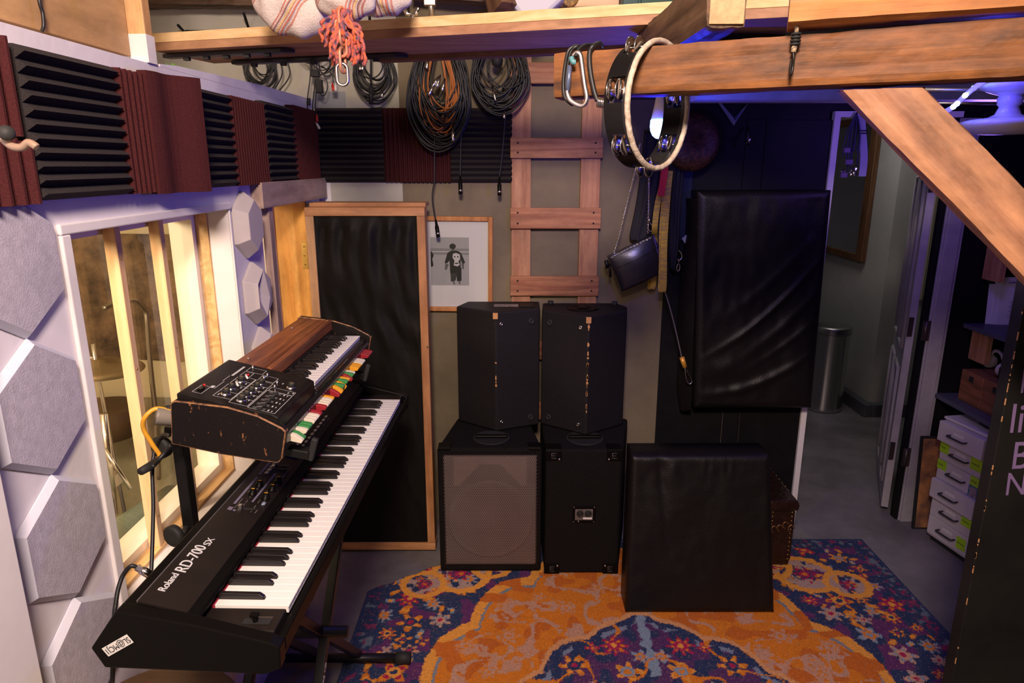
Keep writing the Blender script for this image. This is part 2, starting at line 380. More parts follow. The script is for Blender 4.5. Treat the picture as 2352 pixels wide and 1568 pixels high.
# booth behind the window
s_box('wall_booth', [((-2.7,-1.5,0),(-2.6,D,3.1)), ((-2.6,0.3,0),(-1.10,0.4,3.1))], M_cream, 'booth walls')
b = MB(); b.box((-2.6,D-0.02,0.0),(-1.10,D-0.001,2.02)); struct(b.build('wall_booth_back', mat('booth_cream', (0.72,0.62,0.40), 0.6, var=0.05)), 'cream end wall of the booth')
s_box('ceiling_booth', [((-2.7,0.4,2.02),(-1.1002,D-0.005,2.06))], M_cream)
M_blanket = mat('mottled_brown_blanket', (0.30,0.19,0.11), 0.38, col2=(0.05,0.032,0.02), vscale=7, bump=0.9, bscale=18, detail=6)
b = MB()
def fb(u, v):
    x = -2.58 + u*1.44; z = 0.90 + v*0.63
    return Vector((x, D-0.035+0.012*math.sin(x*13+math.sin(z*9)), z))
b.grid(fb, 60, 30)
tag(b.build('moving_blanket', M_blanket), 'mottled brown blanket hung along the end wall of the booth behind the window', 'blanket')
b = MB(); b.box((-2.55,2.86,0.0),(-1.25,3.28,0.72))
tag(b.build('padded_chest', mat('khaki_canvas', (0.30,0.27,0.17), 0.8, var=0.2, bump=0.3), bevel=0.03), 'khaki padded chest below the brown blanket behind the window glass', 'chest')

# window: studs and glass
wf = MB()
for a, c in (((-0.985,y0w,z0w-0.004),(-1.022,y1w,z0w+0.010)), ((-0.985,y1w-0.006,z0w+0.010),(-1.022,y1w,z1w-0.006)), ((-0.985,y0w,z1w-0.006),(-1.022,y1w,z1w))): wf.box(a, c)
win = struct(wf.build('window_1', M_pine_y), 'studio window with pine framing')
wb = MB()
for a, c in (((-1.024,y0w,z0w),(-1.098,y1w,z0w+0.035)), ((-1.024,y1w-0.03,z0w+0.035),(-1.098,y1w,z1w-0.03)), ((-1.024,y0w,z1w-0.03),(-1.098,y1w,z1w))): wb.box(a, c)
wb.build('window_frame', M_cream, win, label='cream inner frame')
gm = bpy.data.materials.new('window_glass'); gm.use_nodes = True; nt = gm.node_tree; nt.nodes.clear()
o_ = nt.nodes.new('ShaderNodeOutputMaterial'); mx = nt.nodes.new('ShaderNodeMixShader'); tr = nt.nodes.new('ShaderNodeBsdfTransparent'); gl = nt.nodes.new('ShaderNodeBsdfGlossy'); fr = nt.nodes.new('ShaderNodeFresnel')
tr.inputs[0].default_value = (0.94,0.95,0.92,1); gl.inputs['Roughness'].default_value = 0.02; fr.inputs[0].default_value = 1.35
geo = nt.nodes.new('ShaderNodeNewGeometry'); iv = nt.nodes.new('ShaderNodeMath'); iv.operation = 'SUBTRACT'; iv.inputs[0].default_value = 1; ml = nt.nodes.new('ShaderNodeMath'); ml.operation = 'MULTIPLY'
nt.links.new(geo.outputs['Backfacing'], iv.inputs[1]); nt.links.new(iv.outputs[0], ml.inputs[0]); nt.links.new(fr.outputs[0], ml.inputs[1]); nt.links.new(ml.outputs[0], mx.inputs[0]); nt.links.new(tr.outputs[0], mx.inputs[1]); nt.links.new(gl.outputs[0], mx.inputs[2]); nt.links.new(mx.outputs[0], o_.inputs[0])
b = MB(); b.box((-1.056,y0w,z0w+0.03),(-1.060,y1w-0.028,z1w-0.02)); b.build('pane', gm, win)
for (ya, yb, lab) in ((1.712,1.736,'left of the two pine studs standing in the studio window'), (1.932,1.956,'right of the two pine studs standing in the studio window')):
    b = MB(); b.box((-0.988,ya,z0w+0.010),(-1.020,yb,z1w-0.004))
    st = b.build('window_stud', [M_pine, M_shadowwood], bevel=0.0015)
    tag(st, lab, 'stud', 'studs in the studio window')
    for zz in (1.62,1.33,1.06,0.9):
        s_ = MB(); s_.cyl((-0.9885,(ya+yb)/2,zz),(-0.9868,(ya+yb)/2,zz),0.0035,12); s_.build('screw', M_brass, st)

# booth doorway: jambs, header, door leaf
b = MB(); b.box((-0.905,y1d-0.022,0),(-1.045,y1d-0.001,z1d-0.001)); j1 = struct(b.build('door_jamb', M_amber), 'amber pine jamb of the booth door')
b = MB(); b.box((-1.0455,y1d-0.034,0),(-1.12,y1d-0.001,z1d-0.001)); struct(b.build('door_jamb_inner', M_cream))
hg = root('door_hinge', (-0.90,y1d,1.42), 'brass hinge on the amber jamb of the booth door', 'hinge')
b = MB(); b.box((-0.906,y1d-0.025,1.40),(-0.934,y1d-0.022,1.52)); b.build('leaf_plate', M_brass, hg, bevel=0.001)
b = MB(); b.cyl((-0.904,y1d-0.026,1.40),(-0.904,y1d-0.026,1.52),0.005,10); b.build('knuckle', M_brass, hg)
for k in range(3):
    b = MB(); b.cyl((-0.922,y1d-0.025,1.42+k*0.04),(-0.922,y1d-0.027,1.42+k*0.04),0.004,8); b.build('screw', M_brass, hg)
b = MB(); b.box((WX+0.042,2.445,1.700),(WX,3.30,1.790)); hd = struct(b.build('trim_9', M_shadowwood, bevel=0.002), 'rough header board over the booth doorway')
b = MB(); b.box((WX+0.028,2.53,0),(WX,2.575,1.700)); struct(b.build('trim_10', wood('trim_stud_up', (0.50,0.36,0.30),(0.36,0.25,0.20),2,knots=False), bevel=0.002), 'upright board beside the booth doorway')  # same greyed wood, shade kept in its colour
b = MB(); b.box((-0.983,2.50,0),(-1.10,2.515,1.70)); struct(b.build('trim_11', M_cream))

door = MB()
X0, X1, DY = -0.898, -0.378, 3.00
door.box((X0+0.002,DY+0.02,0.04),(X1-0.002,DY+0.07,1.66))
dl = struct(door.build('door_1', M_cloth_matt), 'open booth door wrapped in black cloth with a fir frame')
b = MB(); b.box((X0,DY,0.02),(X0+0.036,DY+0.08,1.635)); b.build('stile', wood('fir_pale', (0.62,0.38,0.20),(0.50,0.28,0.14),2), dl, bevel=0.002)
b = MB(); b.box((X1-0.036,DY,0.052),(X1,DY+0.08,1.635)); b.build('stile', M_fir_up, dl, bevel=0.002)
b = MB(); b.box((X0,DY-0.004,1.635),(X1,DY+0.08,1.672)); b.box((X0+0.01,DY+0.04,1.672),(X1,DY+0.16,1.690)); b.build('rail', M_fir_x, dl, bevel=0.002)
b = MB(); b.box((X0,DY-0.004,0.015),(X1+0.002,DY+0.08,0.051)); b.build('rail', M_fir_x, dl, bevel=0.002)
def door_cloth(u, v):
    x = X0+0.034 + u*(X1-X0-0.068); z = 0.050 + v*1.588
    tz = v
    w = 0.006*math.sin(u*34+3*math.sin(v*9))*max(0, (tz-0.5)*2)**1.5
    w += 0.010*math.exp(-((u-0.45-0.4*(1-v))**2)*60)*max(0,(tz-0.35))
    w += 0.006*noise.noise(Vector((u*5, v*9, 0))) + 0.004*noise.noise(Vector((u*12+v*8, v*10, 5)))
    w += 0.008*math.sin((u*0.7+v)*26+noise.noise(Vector((u*3,v*4,1)))*4)*max(0, 1-abs(v-0.62)/0.22)*u
    e = min(u, 1-u, v, 1-v); w *= min(1, e/0.04)
    return Vector((x, DY+0.010 - w*1.35, z))
b = MB(); b.grid(door_cloth, 70, 200); b.build('cloth_cover', M_cloth_matt, dl)
b = MB(); b.cyl((-0.385,DY-0.002,1.05),(-0.385,DY-0.006,1.05),0.004,10); b.build('screw', M_steel, dl)

# corridor door leaf, hinged on the right of the doorway, open away from the room
ldir = Vector((0.43, 0.90, 0)).normalized(); pe = Vector((ldir.y, -ldir.x, 0))
h0 = Vector((2.020, 3.395, 0.04)); Lf = 0.70
b = MB(); b.prism([h0, h0+pe*0.035, h0+pe*0.035+ldir*Lf, h0+ldir*Lf], (0,0,2.0))
d2 = struct(b.build('door_2', M_dimwhite, bevel=0.002), 'white panelled corridor door standing open')
for (z0, z1) in ((0.16,0.80),(0.92,1.78)):
    for k, (o1, o2) in enumerate(((0.09,0.31),(0.39,0.61))):
        b = MB()
        for (p, q) in (((o1,z0),(o1,z1)),((o2,z0),(o2,z1)),((o1,z0),(o2,z0)),((o1,z1),(o2,z1))):
            A = h0+ldir*p[0]-pe*0.003; A.z = p[1]; B = h0+ldir*q[0]-pe*0.003; B.z = q[1]
            b.tube([A, B], 0.011, 8)
        b.build('panel_moulding', M_dimwhite, d2)
for z in (0.32, 1.0, 1.72):
    hh = root('butt_hinge', (2.03,3.40,z), {0.32:'dark lower hinge between corridor door and white casing',1.0:'dark middle hinge between corridor door and white casing',1.72:'top hinge of the corridor door, behind the slanting brace'}[z], 'hinge', 'corridor door hinges')
    b = MB(); b.box((2.046,3.302,z),(2.080,3.312,z+0.10)); b.build('leaf_plate', mat('bronzed_steel', (0.10,0.07,0.07), 0.4, metal=0.6), hh)
    b = MB(); b.box((2.020,3.384,z),(2.052,3.392,z+0.10)); b.build('leaf_plate', mat('bronzed_steel', (0.10,0.07,0.07), 0.4, metal=0.6), hh)
    b = MB(); b.cyl((2.056,3.300,z),(2.056,3.300,z+0.10),0.008,10); b.build('knuckle', MATS['bronzed_steel'], hh)
# ================================================================== acoustic foam
def foam(org, ud, vd, nd, U, V, n, amp, base, m, label, ridge='u', taper=0, lab_group='acoustic foam tiles'):
    """tile spanning U along ud and V along vd, its ridges running along u or v; org is its low corner"""
    org, ud, vd, nd = map(Vector, (org, ud, vd, nd))
    a, b_, A, B = (ud, vd, U, V) if ridge == 'u' else (vd, ud, V, U)     # ridges run along a, are stacked along b_
    poly = [org, org + b_*0]
    poly = [org + nd*0.0]
    N = n*2
    if ridge == 'u':
        for i in range(N+1): poly.append(org + b_*(B*i/N) + nd*(base + (amp if i % 2 else 0)))
    else:
        for i in range(n):
            for t, q in ((0.0,0.0),(0.14,0.0),(0.48,1.0),(0.66,1.0)): poly.append(org + b_*(B*(i+t)/n) + nd*(base+amp*q))
        poly.append(org + b_*B + nd*base)
    poly.append(org + b_*B)
    k = MB(); k.prism(poly, a*A, 0)
    o = k.build('acoustic_foam_tile', m)
    return tag(o, label, 'acoustic foam', lab_group)
fx = WX + 0.002
Zf = 1.784; HF = 0.277
tiles = [  # y0, width, material, ridge direction, ridges, label
    (0.80, 0.27, 'r', 'v', 9, None),
    (1.075, 0.30, 'b', 'u', 12, None)]
def ltile(y0, w, kind, label, z=Zf, h=HF, n=None, tilt=0):
    if kind == 'b':
        return foam((fx, y0, z), (0,1,0), (0,0,1), (1,0,0), w, h, n or 11, 0.020, 0.020, M_foam_b, label, 'u')
    return foam((fx, y0, z), (0,1,0), (0,0,1), (1,0,0), w, h, n or 14, 0.017, 0.018, M_foam_r, label, 'v')
ltile(1.02, 0.275, 'r', 'maroon foam tile at the near end of the left wall, upper of two stacked', z=Zf+0.115, h=0.168, n=8)
ltile(1.02, 0.295, 'r', 'maroon foam tile at the near end of the left wall, lower of two stacked', z=Zf-0.005, h=0.117, n=8)
ltile(1.315, 0.305, 'b', 'charcoal foam tile with horizontal ridges, largest and nearest on the left wall')
ltile(1.622, 0.115, 'r', 'narrow maroon foam piece beside the largest charcoal tile', n=5)
k = MB()   # the maroon piece whose far half lifts off the wall
pl = []
for i in range(13):
    t = i/12; yy = 1.737 + 0.165*t; off = 0.018 + 0.055*t*t + 0.006*math.sin(t*9)
    pl.append((yy, off))
poly = [Vector((fx+o, y, Zf-0.004)) for y, o in pl] + [Vector((fx+o+0.022, y, Zf-0.004)) for y, o in reversed(pl)]
k.prism(poly, (0,0,HF+0.012))
tag(k.build('acoustic_foam_tile', M_foam_r), 'maroon foam tile whose far edge peels away from the left wall', 'acoustic foam', 'acoustic foam tiles')
ltile(1.91, 0.035, 'r', 'thin maroon foam strip behind the peeling tile', n=2)
ltile(1.948, 0.305, 'b', 'charcoal foam tile with horizontal ridges right after the peeling maroon tile')
ltile(2.255, 0.305, 'r', 'maroon foam tile between the two farther charcoal tiles on the left wall')
ltile(2.562, 0.33, 'b', 'charcoal foam tile with horizontal ridges farthest along the left wall', h=0.288)
ltile(2.895, 0.345, 'r', 'maroon foam tile on the left wall in the corner under the adapter cables', h=0.300)
by = D - 0.006
ex_ = at(730, 330, y=by).x; w3 = 0.300
zb, hb = 1.772, 0.330
foam((ex_+0.008, by, zb), (1,0,0), (0,0,1), (0,-1,0), 0.301, hb, 13, 0.022, 0.016, M_foam_b, 'charcoal foam tile on the back wall beside the corner', 'u')
foam((ex_+0.310, by, zb), (1,0,0), (0,0,1), (0,-1,0), 0.311, hb, 15, 0.014, 0.016, M_foam_r, 'maroon foam tile on the back wall behind the large cable bundle', 'v')
foam((ex_+0.622, by, zb), (1,0,0), (0,0,1), (0,-1,0), 0.286, hb, 13, 0.022, 0.016, M_foam_b, 'charcoal foam tile on the back wall beside the ladder', 'u')

# ================================================================== hexagonal felt panels, left wall
HR = 0.1385
def hexfelt(cz, label):
    b = MB(); n = 6; R0, R1, th, bev = HR, HR-0.012, 0.017, 0.014
    base, mid, top = [], [], []
    for k in range(6):
        a = PI/2 + k*PI/3
        base.append((WX+0.001, 1.243+R0*math.cos(a), cz+R0*math.sin(a)))
        mid.append((WX+0.005, 1.243+R0*math.cos(a), cz+R0*math.sin(a)))
        top.append((WX+th, 1.243+R1*math.cos(a), cz+R1*math.sin(a)))
    vs = base+mid+top; fs = [tuple(range(6)), tuple(range(12,18))]
    b.add(vs, fs, 0)
    n0 = 0
    for k in range(6):
        j = (k+1) % 6
        b.add([vs[k], vs[j], vs[6+j], vs[6+k]], [(0,1,2,3)], 1); b.add([vs[6+k], vs[6+j], vs[12+j], vs[12+k]], [(0,1,2,3)], 1)
    bm_ = b.build('felt_hexagon', [M_felt, M_felt_edge])
    bmx = bmesh.new(); bmx.from_mesh(bm_.data); bmesh.ops.remove_doubles(bmx, verts=bmx.verts, dist=1e-5); bmesh.ops.recalc_face_normals(bmx, faces=bmx.faces); bmx.to_mesh(bm_.data); bmx.free()
    return tag(bm_, label, 'wall panel', 'hexagonal felt panels')
for cz, l in ((1.672,'lilac grey felt hexagon at the top of the column, tucked against the maroon foam'), (1.395,'lilac grey felt hexagon second from the top, beside the window lip'),
              (1.117,'lilac grey felt hexagon third from the top of the column'), (0.839,'lilac grey felt hexagon lowest in view, behind the stage piano end')):
    hexfelt(cz, l)
# moulded diamonds between window and doorway
def facet(cy, cz, R, sunk, label):
    b = MB(); ring0, ring1, ring2 = [], [], []
    w = 0.86
    for k in range(6):
        a = PI/2 + k*PI/3
        c_, s_ = math.cos(a)*R*w, math.sin(a)*R
        ring0.append((WX+0.001, cy+c_, cz+s_)); ring1.append((WX+0.012, cy+c_*0.99, cz+s_*0.99)); ring2.append((WX+0.048, cy+c_*0.74, cz+s_*0.74))
    vs = ring0+ring1+ring2
    fs = [tuple(range(6))]
    for k in range(6):
        j = (k+1) % 6; fs += [(k, j, 6+j, 6+k), (6+k, 6+j, 12+j, 12+k)]
    if sunk:
        vs.append((WX+0.020, cy-0.02, cz+0.01)); vs.append((WX+0.052, cy+0.03, cz-0.02))
        fs += [(12,13,18),(13,14,18),(14,15,18),(15,16,19),(16,17,19),(17,12,19),(15,19,18),(12,18,19)]
    else: fs.append(tuple(range(12,18)))
    b.add(vs, fs)
    return tag(b.build('moulded_hexagon', M_facet, bevel=0.002), label, 'wall panel', 'moulded panels between window and doorway')
facet(2.345, 1.652, 0.114, False, 'flat-topped warm white moulded hexagon, top one between window and doorway')
facet(2.372, 1.412, 0.112, True, 'warm white moulded hexagon with sunken facets, middle one between window and doorway')
facet(2.395, 1.175, 0.112, True, 'warm white moulded hexagon partly hidden by the wood-topped synthesizer')

# ================================================================== things on the back wall
# ladder
LY = D - 0.002
la = root('wooden_ladder', (0.20, D-0.03, 0), 'flat redwood ladder screwed to the back wall behind the stacked loudspeakers', 'ladder')
for x0, x1 in ((-0.003,0.089),(0.322,0.414)):
    b = MB(); b.box((x0,D-0.028,0.0),(x1,D-0.001,2.62)); b.build('side_rail', M_red_up, la, bevel=0.002)
screws = mat('dark_screw_head', (0.03,0.025,0.03), 0.4, metal=0.5)
for z0, z1 in ((0.27,0.365),(0.59,0.685),(0.91,1.005),(1.232,1.328),(1.556,1.653),(1.880,1.970),(2.205,2.295)):
    b = MB(); b.box((-0.008,D-0.050,z0),(0.421,D-0.028,z1)); r_ = b.build('rung', M_red_x, la, bevel=0.002)
    s_ = MB()
    for x in (0.027,0.386):
        for z in (z0+0.025, z1-0.022): s_.cyl((x,D-0.0495,z),(x,D-0.0515,z),0.0045,10)
    s_.build('screw_heads', screws, r_)
# framed photograph
pf = root('framed_photograph', (-0.30,D-0.02,1.148), 'wooden framed black and white beach photograph hanging behind the booth door', 'picture')
rx = Matrix.Translation((-0.30,0,1.38)) @ Matrix.Rotation(math.radians(0.6), 4, 'Y') @ Matrix.Translation((0.30,0,-1.38))
M_oak = wood('orange_oak_frame', (0.60,0.26,0.08),(0.44,0.17,0.05),2, knots=False)
def fbox(a, c): 
    return a, c
b = MB()
fx0, fx1, fz0, fz1 = -0.515, -0.094, 1.150, 1.612; fw = 0.022
for a, c in (((fx0,D-0.030,fz0),(fx0+fw,D-0.002,fz1)), ((fx1-fw,D-0.030,fz0),(fx1,D-0.002,fz1)), ((fx0+fw,D-0.030,fz0),(fx1-fw,D-0.002,fz0+fw)), ((fx0+fw,D-0.030,fz1-fw),(fx1-fw,D-0.002,fz1))): b.box(a, c, M=rx)
b.build('frame', M_oak, pf, bevel=0.004)
b = MB(); b.box((fx0+fw,D-0.014,fz0+fw),(fx1-fw,D-0.010,fz1-fw), M=rx); b.build('mount', mat('white_mount_board', (0.78,0.74,0.76), 0.7), pf)
# the print: sea, sand and a walking figure seen from behind
gp = {k: mat('print_'+k, (v,v*0.97,v), 0.5) for k, v in dict(sky=0.40, sea=0.26, foam=0.52, sand=0.42, ink=0.012, pale=0.62, mid=0.12).items()}
px0, px1, pz0, pz1 = -0.395, -0.209, 1.278, 1.512
def Pp(u, v, d): return rx @ Vector((px0 + (px1-px0)*u, D-0.0145-d, pz0 + (pz1-pz0)*v))
order = ['sky','sea','foam','sand','ink','pale','mid']
b = MB()
for (v0, v1, mi) in ((0.77,1,0),(0.715,0.77,1),(0.69,0.715,2),(0.64,0.69,1),(0,0.64,3)):
    b.add([Pp(0,v0,0),Pp(1,v0,0),Pp(1,v1,0),Pp(0,v1,0)], [(0,1,2,3)], mi)
def shape(pts, mi, d): b.add([Pp(p[0],p[1],d) for p in pts], [tuple(range(len(pts)))], mi)
circ = lambda cx, cy, rx_, ry_, n=14: [(cx+rx_*math.cos(2*PI*k/n), cy+ry_*math.sin(2*PI*k/n)) for k in range(n)]
shape([(0.38,0.46),(0.36,0.34),(0.41,0.32),(0.47,0.44)], 6, 0.0004); shape([(0.80,0.46),(0.82,0.36),(0.86,0.33),(0.87,0.46)], 6, 0.0004)
shape([(0.44,0.68),(0.50,0.71),(0.56,0.73),(0.66,0.73),(0.74,0.71),(0.80,0.67),(0.90,0.48),(0.83,0.45),(0.78,0.54),(0.78,0.34),(0.50,0.34),(0.49,0.52),(0.42,0.46),(0.36,0.47)], 4, 0.0006)
shape([(0.50,0.36),(0.80,0.38),(0.80,0.10),(0.68,0.09),(0.67,0.20),(0.64,0.10),(0.52,0.08)], 4, 0.0007)
shape([(0.55,0.09),(0.61,0.09),(0.63,0.02),(0.60,0.02)], 6, 0.0006); shape([(0.71,0.10),(0.77,0.10),(0.77,0.02),(0.74,0.02)], 6, 0.0006)
shape([(0.55,0.77),(0.62,0.77),(0.63,0.72),(0.54,0.72)], 6, 0.0008); shape(circ(0.575,0.815,0.085,0.058), 4, 0.0009)
shape([(0.58,0.66),(0.66,0.68),(0.76,0.65),(0.77,0.56),(0.72,0.50),(0.76,0.44),(0.70,0.40),(0.60,0.42),(0.62,0.52),(0.57,0.58)], 5, 0.0010)
for c_ in ((0.63,0.60),(0.71,0.60)): shape(circ(c_[0],c_[1],0.02,0.016,8), 4, 0.0012)
shape([(0.62,0.47),(0.73,0.48),(0.70,0.45),(0.64,0.45)], 4, 0.0012)
shape([(0.0,0.72),(0.05,0.68),(0.08,0.62),(0.04,0.55),(0.07,0.42),(0.03,0.38),(0.0,0.40)], 4, 0.0006)
b.build('photographic_print', [gp[k] for k in order], pf)
b = MB(); b.box((fx0+fw,D-0.0200,fz0+fw),(fx1-fw,D-0.0190,fz1-fw), M=rx); b.build('glass', gm, pf)

# cables --------------------------------------------------------------
def hanging_loop(x, z, w, h, y, wob, seed, r=0.0035, turns=1, mb=None, mi=0):
    """closed teardrop loop hanging from (x, z)"""
    rnd = random.Random(seed); pts = []
    ph = rnd.uniform(0, 6); k1 = rnd.uniform(0.5, 1.0)
    for i in range(16):
        a = 2*PI*i/16 + PI/2
        px = math.cos(a); pz = math.sin(a)
        taper = 0.45 + 0.55*min(1, (1-pz)/1.3)
        pts.append((x + w/2*px*taper + wob*math.sin(2*a+ph), y + 0.012*math.sin(a*1.0+ph)*k1, z - h/2 + h/2*pz + wob*0.6*math.cos(3*a+ph)))
    mb.tube(spline(pts, 4, True), r, 6, mi, closed=True)
def plug(mb, p, d, L=0.05, r=0.008, mi=0):
    p = Vector(p); d = Vector(d).normalized()
    mb.tube([p, p+d*L*0.28, p+d*L*0.30, p+d*L*0.9, p+d*L], r, 10, mi, rs=[r*0.45, r*0.6, r, r, r*0.9])
CY = D - 0.090
def bundle(name, label, u0, u1, vb, n, ztop, cat='cable bundle', r=0.0036, inner=0, narrow=0.0, spread=0.02):
    a = at(u0, vb, y=CY); c = at(u1, vb, y=CY); xc = (a.x+c.x)/2; W = c.x-a.x; zb_ = a.z
    rt = root(name, (xc, CY, zb_), label, cat, 'cable bundles on wall hooks')
    m_ = MB(); rnd = random.Random(hash(label) % 1000 if False else int(u0))
    for i in range(n):
        t = i/max(1, n-1); ww = W*(1.0 - 0.55*t*rnd.uniform(0.6,1)); hh = (ztop-zb_)*(1.0 - 0.45*t*rnd.uniform(0.5,1))
        hanging_loop(xc + rnd.uniform(-1,1)*spread*(0.3+t), ztop, ww, hh, CY + rnd.uniform(-0.035, 0.03), 0.004, i*7+int(u0), r*rnd.uniform(0.8,1.15), mb=m_)
    m_.build('cable_loops', M_cable, rt)
    return rt, xc, W, zb_
ZT = 2.42
bd1, xc, W, zb_ = bundle('cable_bundle', 'small coil of thin black cables on the beige wall, leftmost on the hooks', 562, 640, 210, 12, 2.40, r=0.003)
b = MB(); 
for q in (0,1): b.tube(spline([at(628,60,y=CY), at(640+q*12,120,y=CY), at(648+q*18,170,y=CY), at(628+q*14,208,y=CY)], 6), 0.003, 6)
b.build('loose_cable', M_cable, bd1)
bd3, xc, W, zb_ = bundle('cable_bundle', 'medium coil of glossy black cables hanging between the adapters and the largest bundle', 813, 912, 238, 16, 2.40, r=0.0036)
for u_, v_ in ((826,142),(832,142),(877,205)): b = MB(); plug(b, at(u_,v_,y=CY-.03), (0,0,-1), 0.035, 0.006); b.build('jack_plug', M_chrome, bd3)
b = MB(); b.tube([at(852,60,y=CY-.02), at(852,215,y=CY-.02)], 0.0045, 8); b.cyl(at(852,200,y=CY-.02), at(852,240,y=CY-.02), 0.010, 12); b.build('hanging_plug', M_rubber, bd3)
bd4, xc4, W4, zb4 = bundle('cable_bundle', 'largest bundle of black and orange cables, hanging over the maroon foam on the back wall', 940, 1085, 348, 46, 2.45, r=0.0042, spread=0.03)
b = MB()
for i in range(14):
    rnd = random.Random(i); hanging_loop(xc4+rnd.uniform(-0.02,0.03), 2.40, W4*rnd.uniform(0.3,0.6), rnd.uniform(0.30,0.44), CY-0.015, 0.005, 900+i, 0.0034, mb=b)
b.build('orange_cable_loops', M_orange_cable, bd4, label='orange cable inside the bundle')
for (u,v,d) in ((1012,172,(-0.35,0,-1)),(1022,180,(-0.25,0,-1)),(997,192,(-0.5,0,-1)),(1040,295,(0,0,-1)),(1008,175,(-0.6,0,-0.9)),(980,128,(0,0,-1))): b = MB(); plug(b, at(u,v,y=CY-.06), d, 0.055, 0.008); b.build('connector', M_chrome, bd4)
bd5, xc5, W5, zb5 = bundle('cable_bundle', 'wide bundle of black cables hanging beside the top of the ladder', 1078, 1216, 266, 30, 2.44, r=0.0036, spread=0.035)
b = MB(); b.lathe([(0.001,0),(0.022,0.01),(0.026,0.03),(0.014,0.06),(0.004,0.075)], at(1142,155,y=CY-.05), 14); b.build('rubber_bell', M_rubber, bd5)
b = MB(); plug(b, at(1131,200,y=CY-.05), (0.25,0,-1), 0.06, 0.006); b.build('connector', M_chrome, bd5)
b = MB(); plug(b, at(1158,256,y=CY-.05), (0,0,-1), 0.03, 0.006); b.build('connector', M_chrome, bd5)
# adapters and splitter leads at the corner
rt = root('adapter_leads', at(720,300,y=CY-.02), 'tangle of thin black adapter leads with red and white phono plugs in the corner', 'cables', 'cable bundles on wall hooks')
b = MB()
for i in range(9):
    rnd = random.Random(50+i); hanging_loop(at(728,60,y=CY).x+rnd.uniform(-.03,.04), 2.40, rnd.uniform(.06,.15), rnd.uniform(.10,.2), CY-.02, 0.008, 40+i, 0.0024, mb=b)
for pts in ([(716,120),(712,180),(706,230),(708,262)], [(722,130),(722,200),(718,245),(722,270)], [(728,140),(726,210),(724,250),(730,276)], [(745,130),(765,150),(764,175),(766,190)], [(738,150),(760,168),(770,180),(772,190)], [(735,160),(752,190),(748,215),(738,218),(728,195),(735,170)]):
    b.tube(spline([at(u,v,y=CY-.03) for u,v in pts], 6), 0.0026, 6)
b.build('leads', M_cable, rt)
b = MB(); b.box(at(712,160,y=CY-.045), at(736,178,y=CY-.015)); b.box(at(722,182,y=CY-.05), at(744,214,y=CY-.02)); b.cyl(at(709,225,y=CY-.03), at(709,242,y=CY-.03), 0.008, 10); b.build('adapter_blocks', M_rubber, rt, bevel=0.003)
M_redp = mat('red_plug', (0.55,0.02,0.02), 0.4); M_whp = mat('white_plug', (0.75,0.70,0.66), 0.4)
for u, v, d in ((763,190,(0.1,0,-1)),(727,262,(0,0,-1)),(719,280,(-0.3,0,-1))): b = MB(); plug(b, at(u,v,y=CY-.035), d, 0.034, 0.006); b.build('phono_plug', M_redp, rt, label='red phono plug')
for u, v, d in ((770,190,(0,0,-1)),(725,280,(0.5,0,-1))): b = MB(); plug(b, at(u,v,y=CY-.035), d, 0.034, 0.006); b.build('phono_plug', M_whp, rt, label='white phono plug')
# microphone leads that dangle below the bundles
def mic_lead(pts, label, lean=(0,0,-1)):
    r_ = root('microphone_lead', at(*pts[-1], y=CY-.01), label, 'cable', 'microphone leads hanging from the bundles')
    b = MB(); b.tube(spline([at(u,v,y=CY-.015) for u,v in pts], 6), 0.0034, 8); b.build('lead', M_cable, r_)
    e = at(*pts[-1], y=CY-.015); d = Vector(lean).normalized()
    b = MB(); b.tube([e, e+d*0.028, e+d*0.030, e+d*0.075, e+d*0.080], 0.009, 12, rs=[0.004,0.007,0.0095,0.0095,0.008]); b.build('connector', M_blackplastic, r_)
    b = MB(); b.tube([e+d*0.058, e+d*0.068], 0.0099, 12); b.build('connector_ring', M_steel, r_)
mic_lead([(997,300),(998,350),(998,410),(993,450),(998,490),(1001,505)], 'black microphone lead whose plug hangs in front of the framed photograph', (0.12,0,-1))
mic_lead([(1061,250),(1059,320),(1058,370),(1057,405)], 'black microphone lead hanging left of the ladder, its plug below the foam')
mic_lead([(1159,255),(1158,300),(1153,360),(1147,408)], 'black microphone lead hanging closest to the ladder, its plug below the foam')
# hook rail of the cables (above the shelf board)
rt = root('hook_rail', (-0.5,D-0.03,2.385), 'black strip with long pegs on the back wall above the cables', 'hook rail')
b = MB(); b.box((at(425,68,y=D-.02).x,D-0.02,2.385),(at(880,68,y=D-.02).x,D-0.002,2.434)); b.build('strip', M_blackmetal, rt)
for (u0, v0, u1, v1) in ((425,75,409,58),(571,64,560,31),(850,62,849,39),(690,70,684,48),(1012,75,1012,60),(1150,75,1150,60)):
    b = MB(); b.tube([at(u0,v0,y=D-.015), at(u1,v1,y=D-.10)], 0.006, 8); b.build('peg', M_blackmetal, rt)

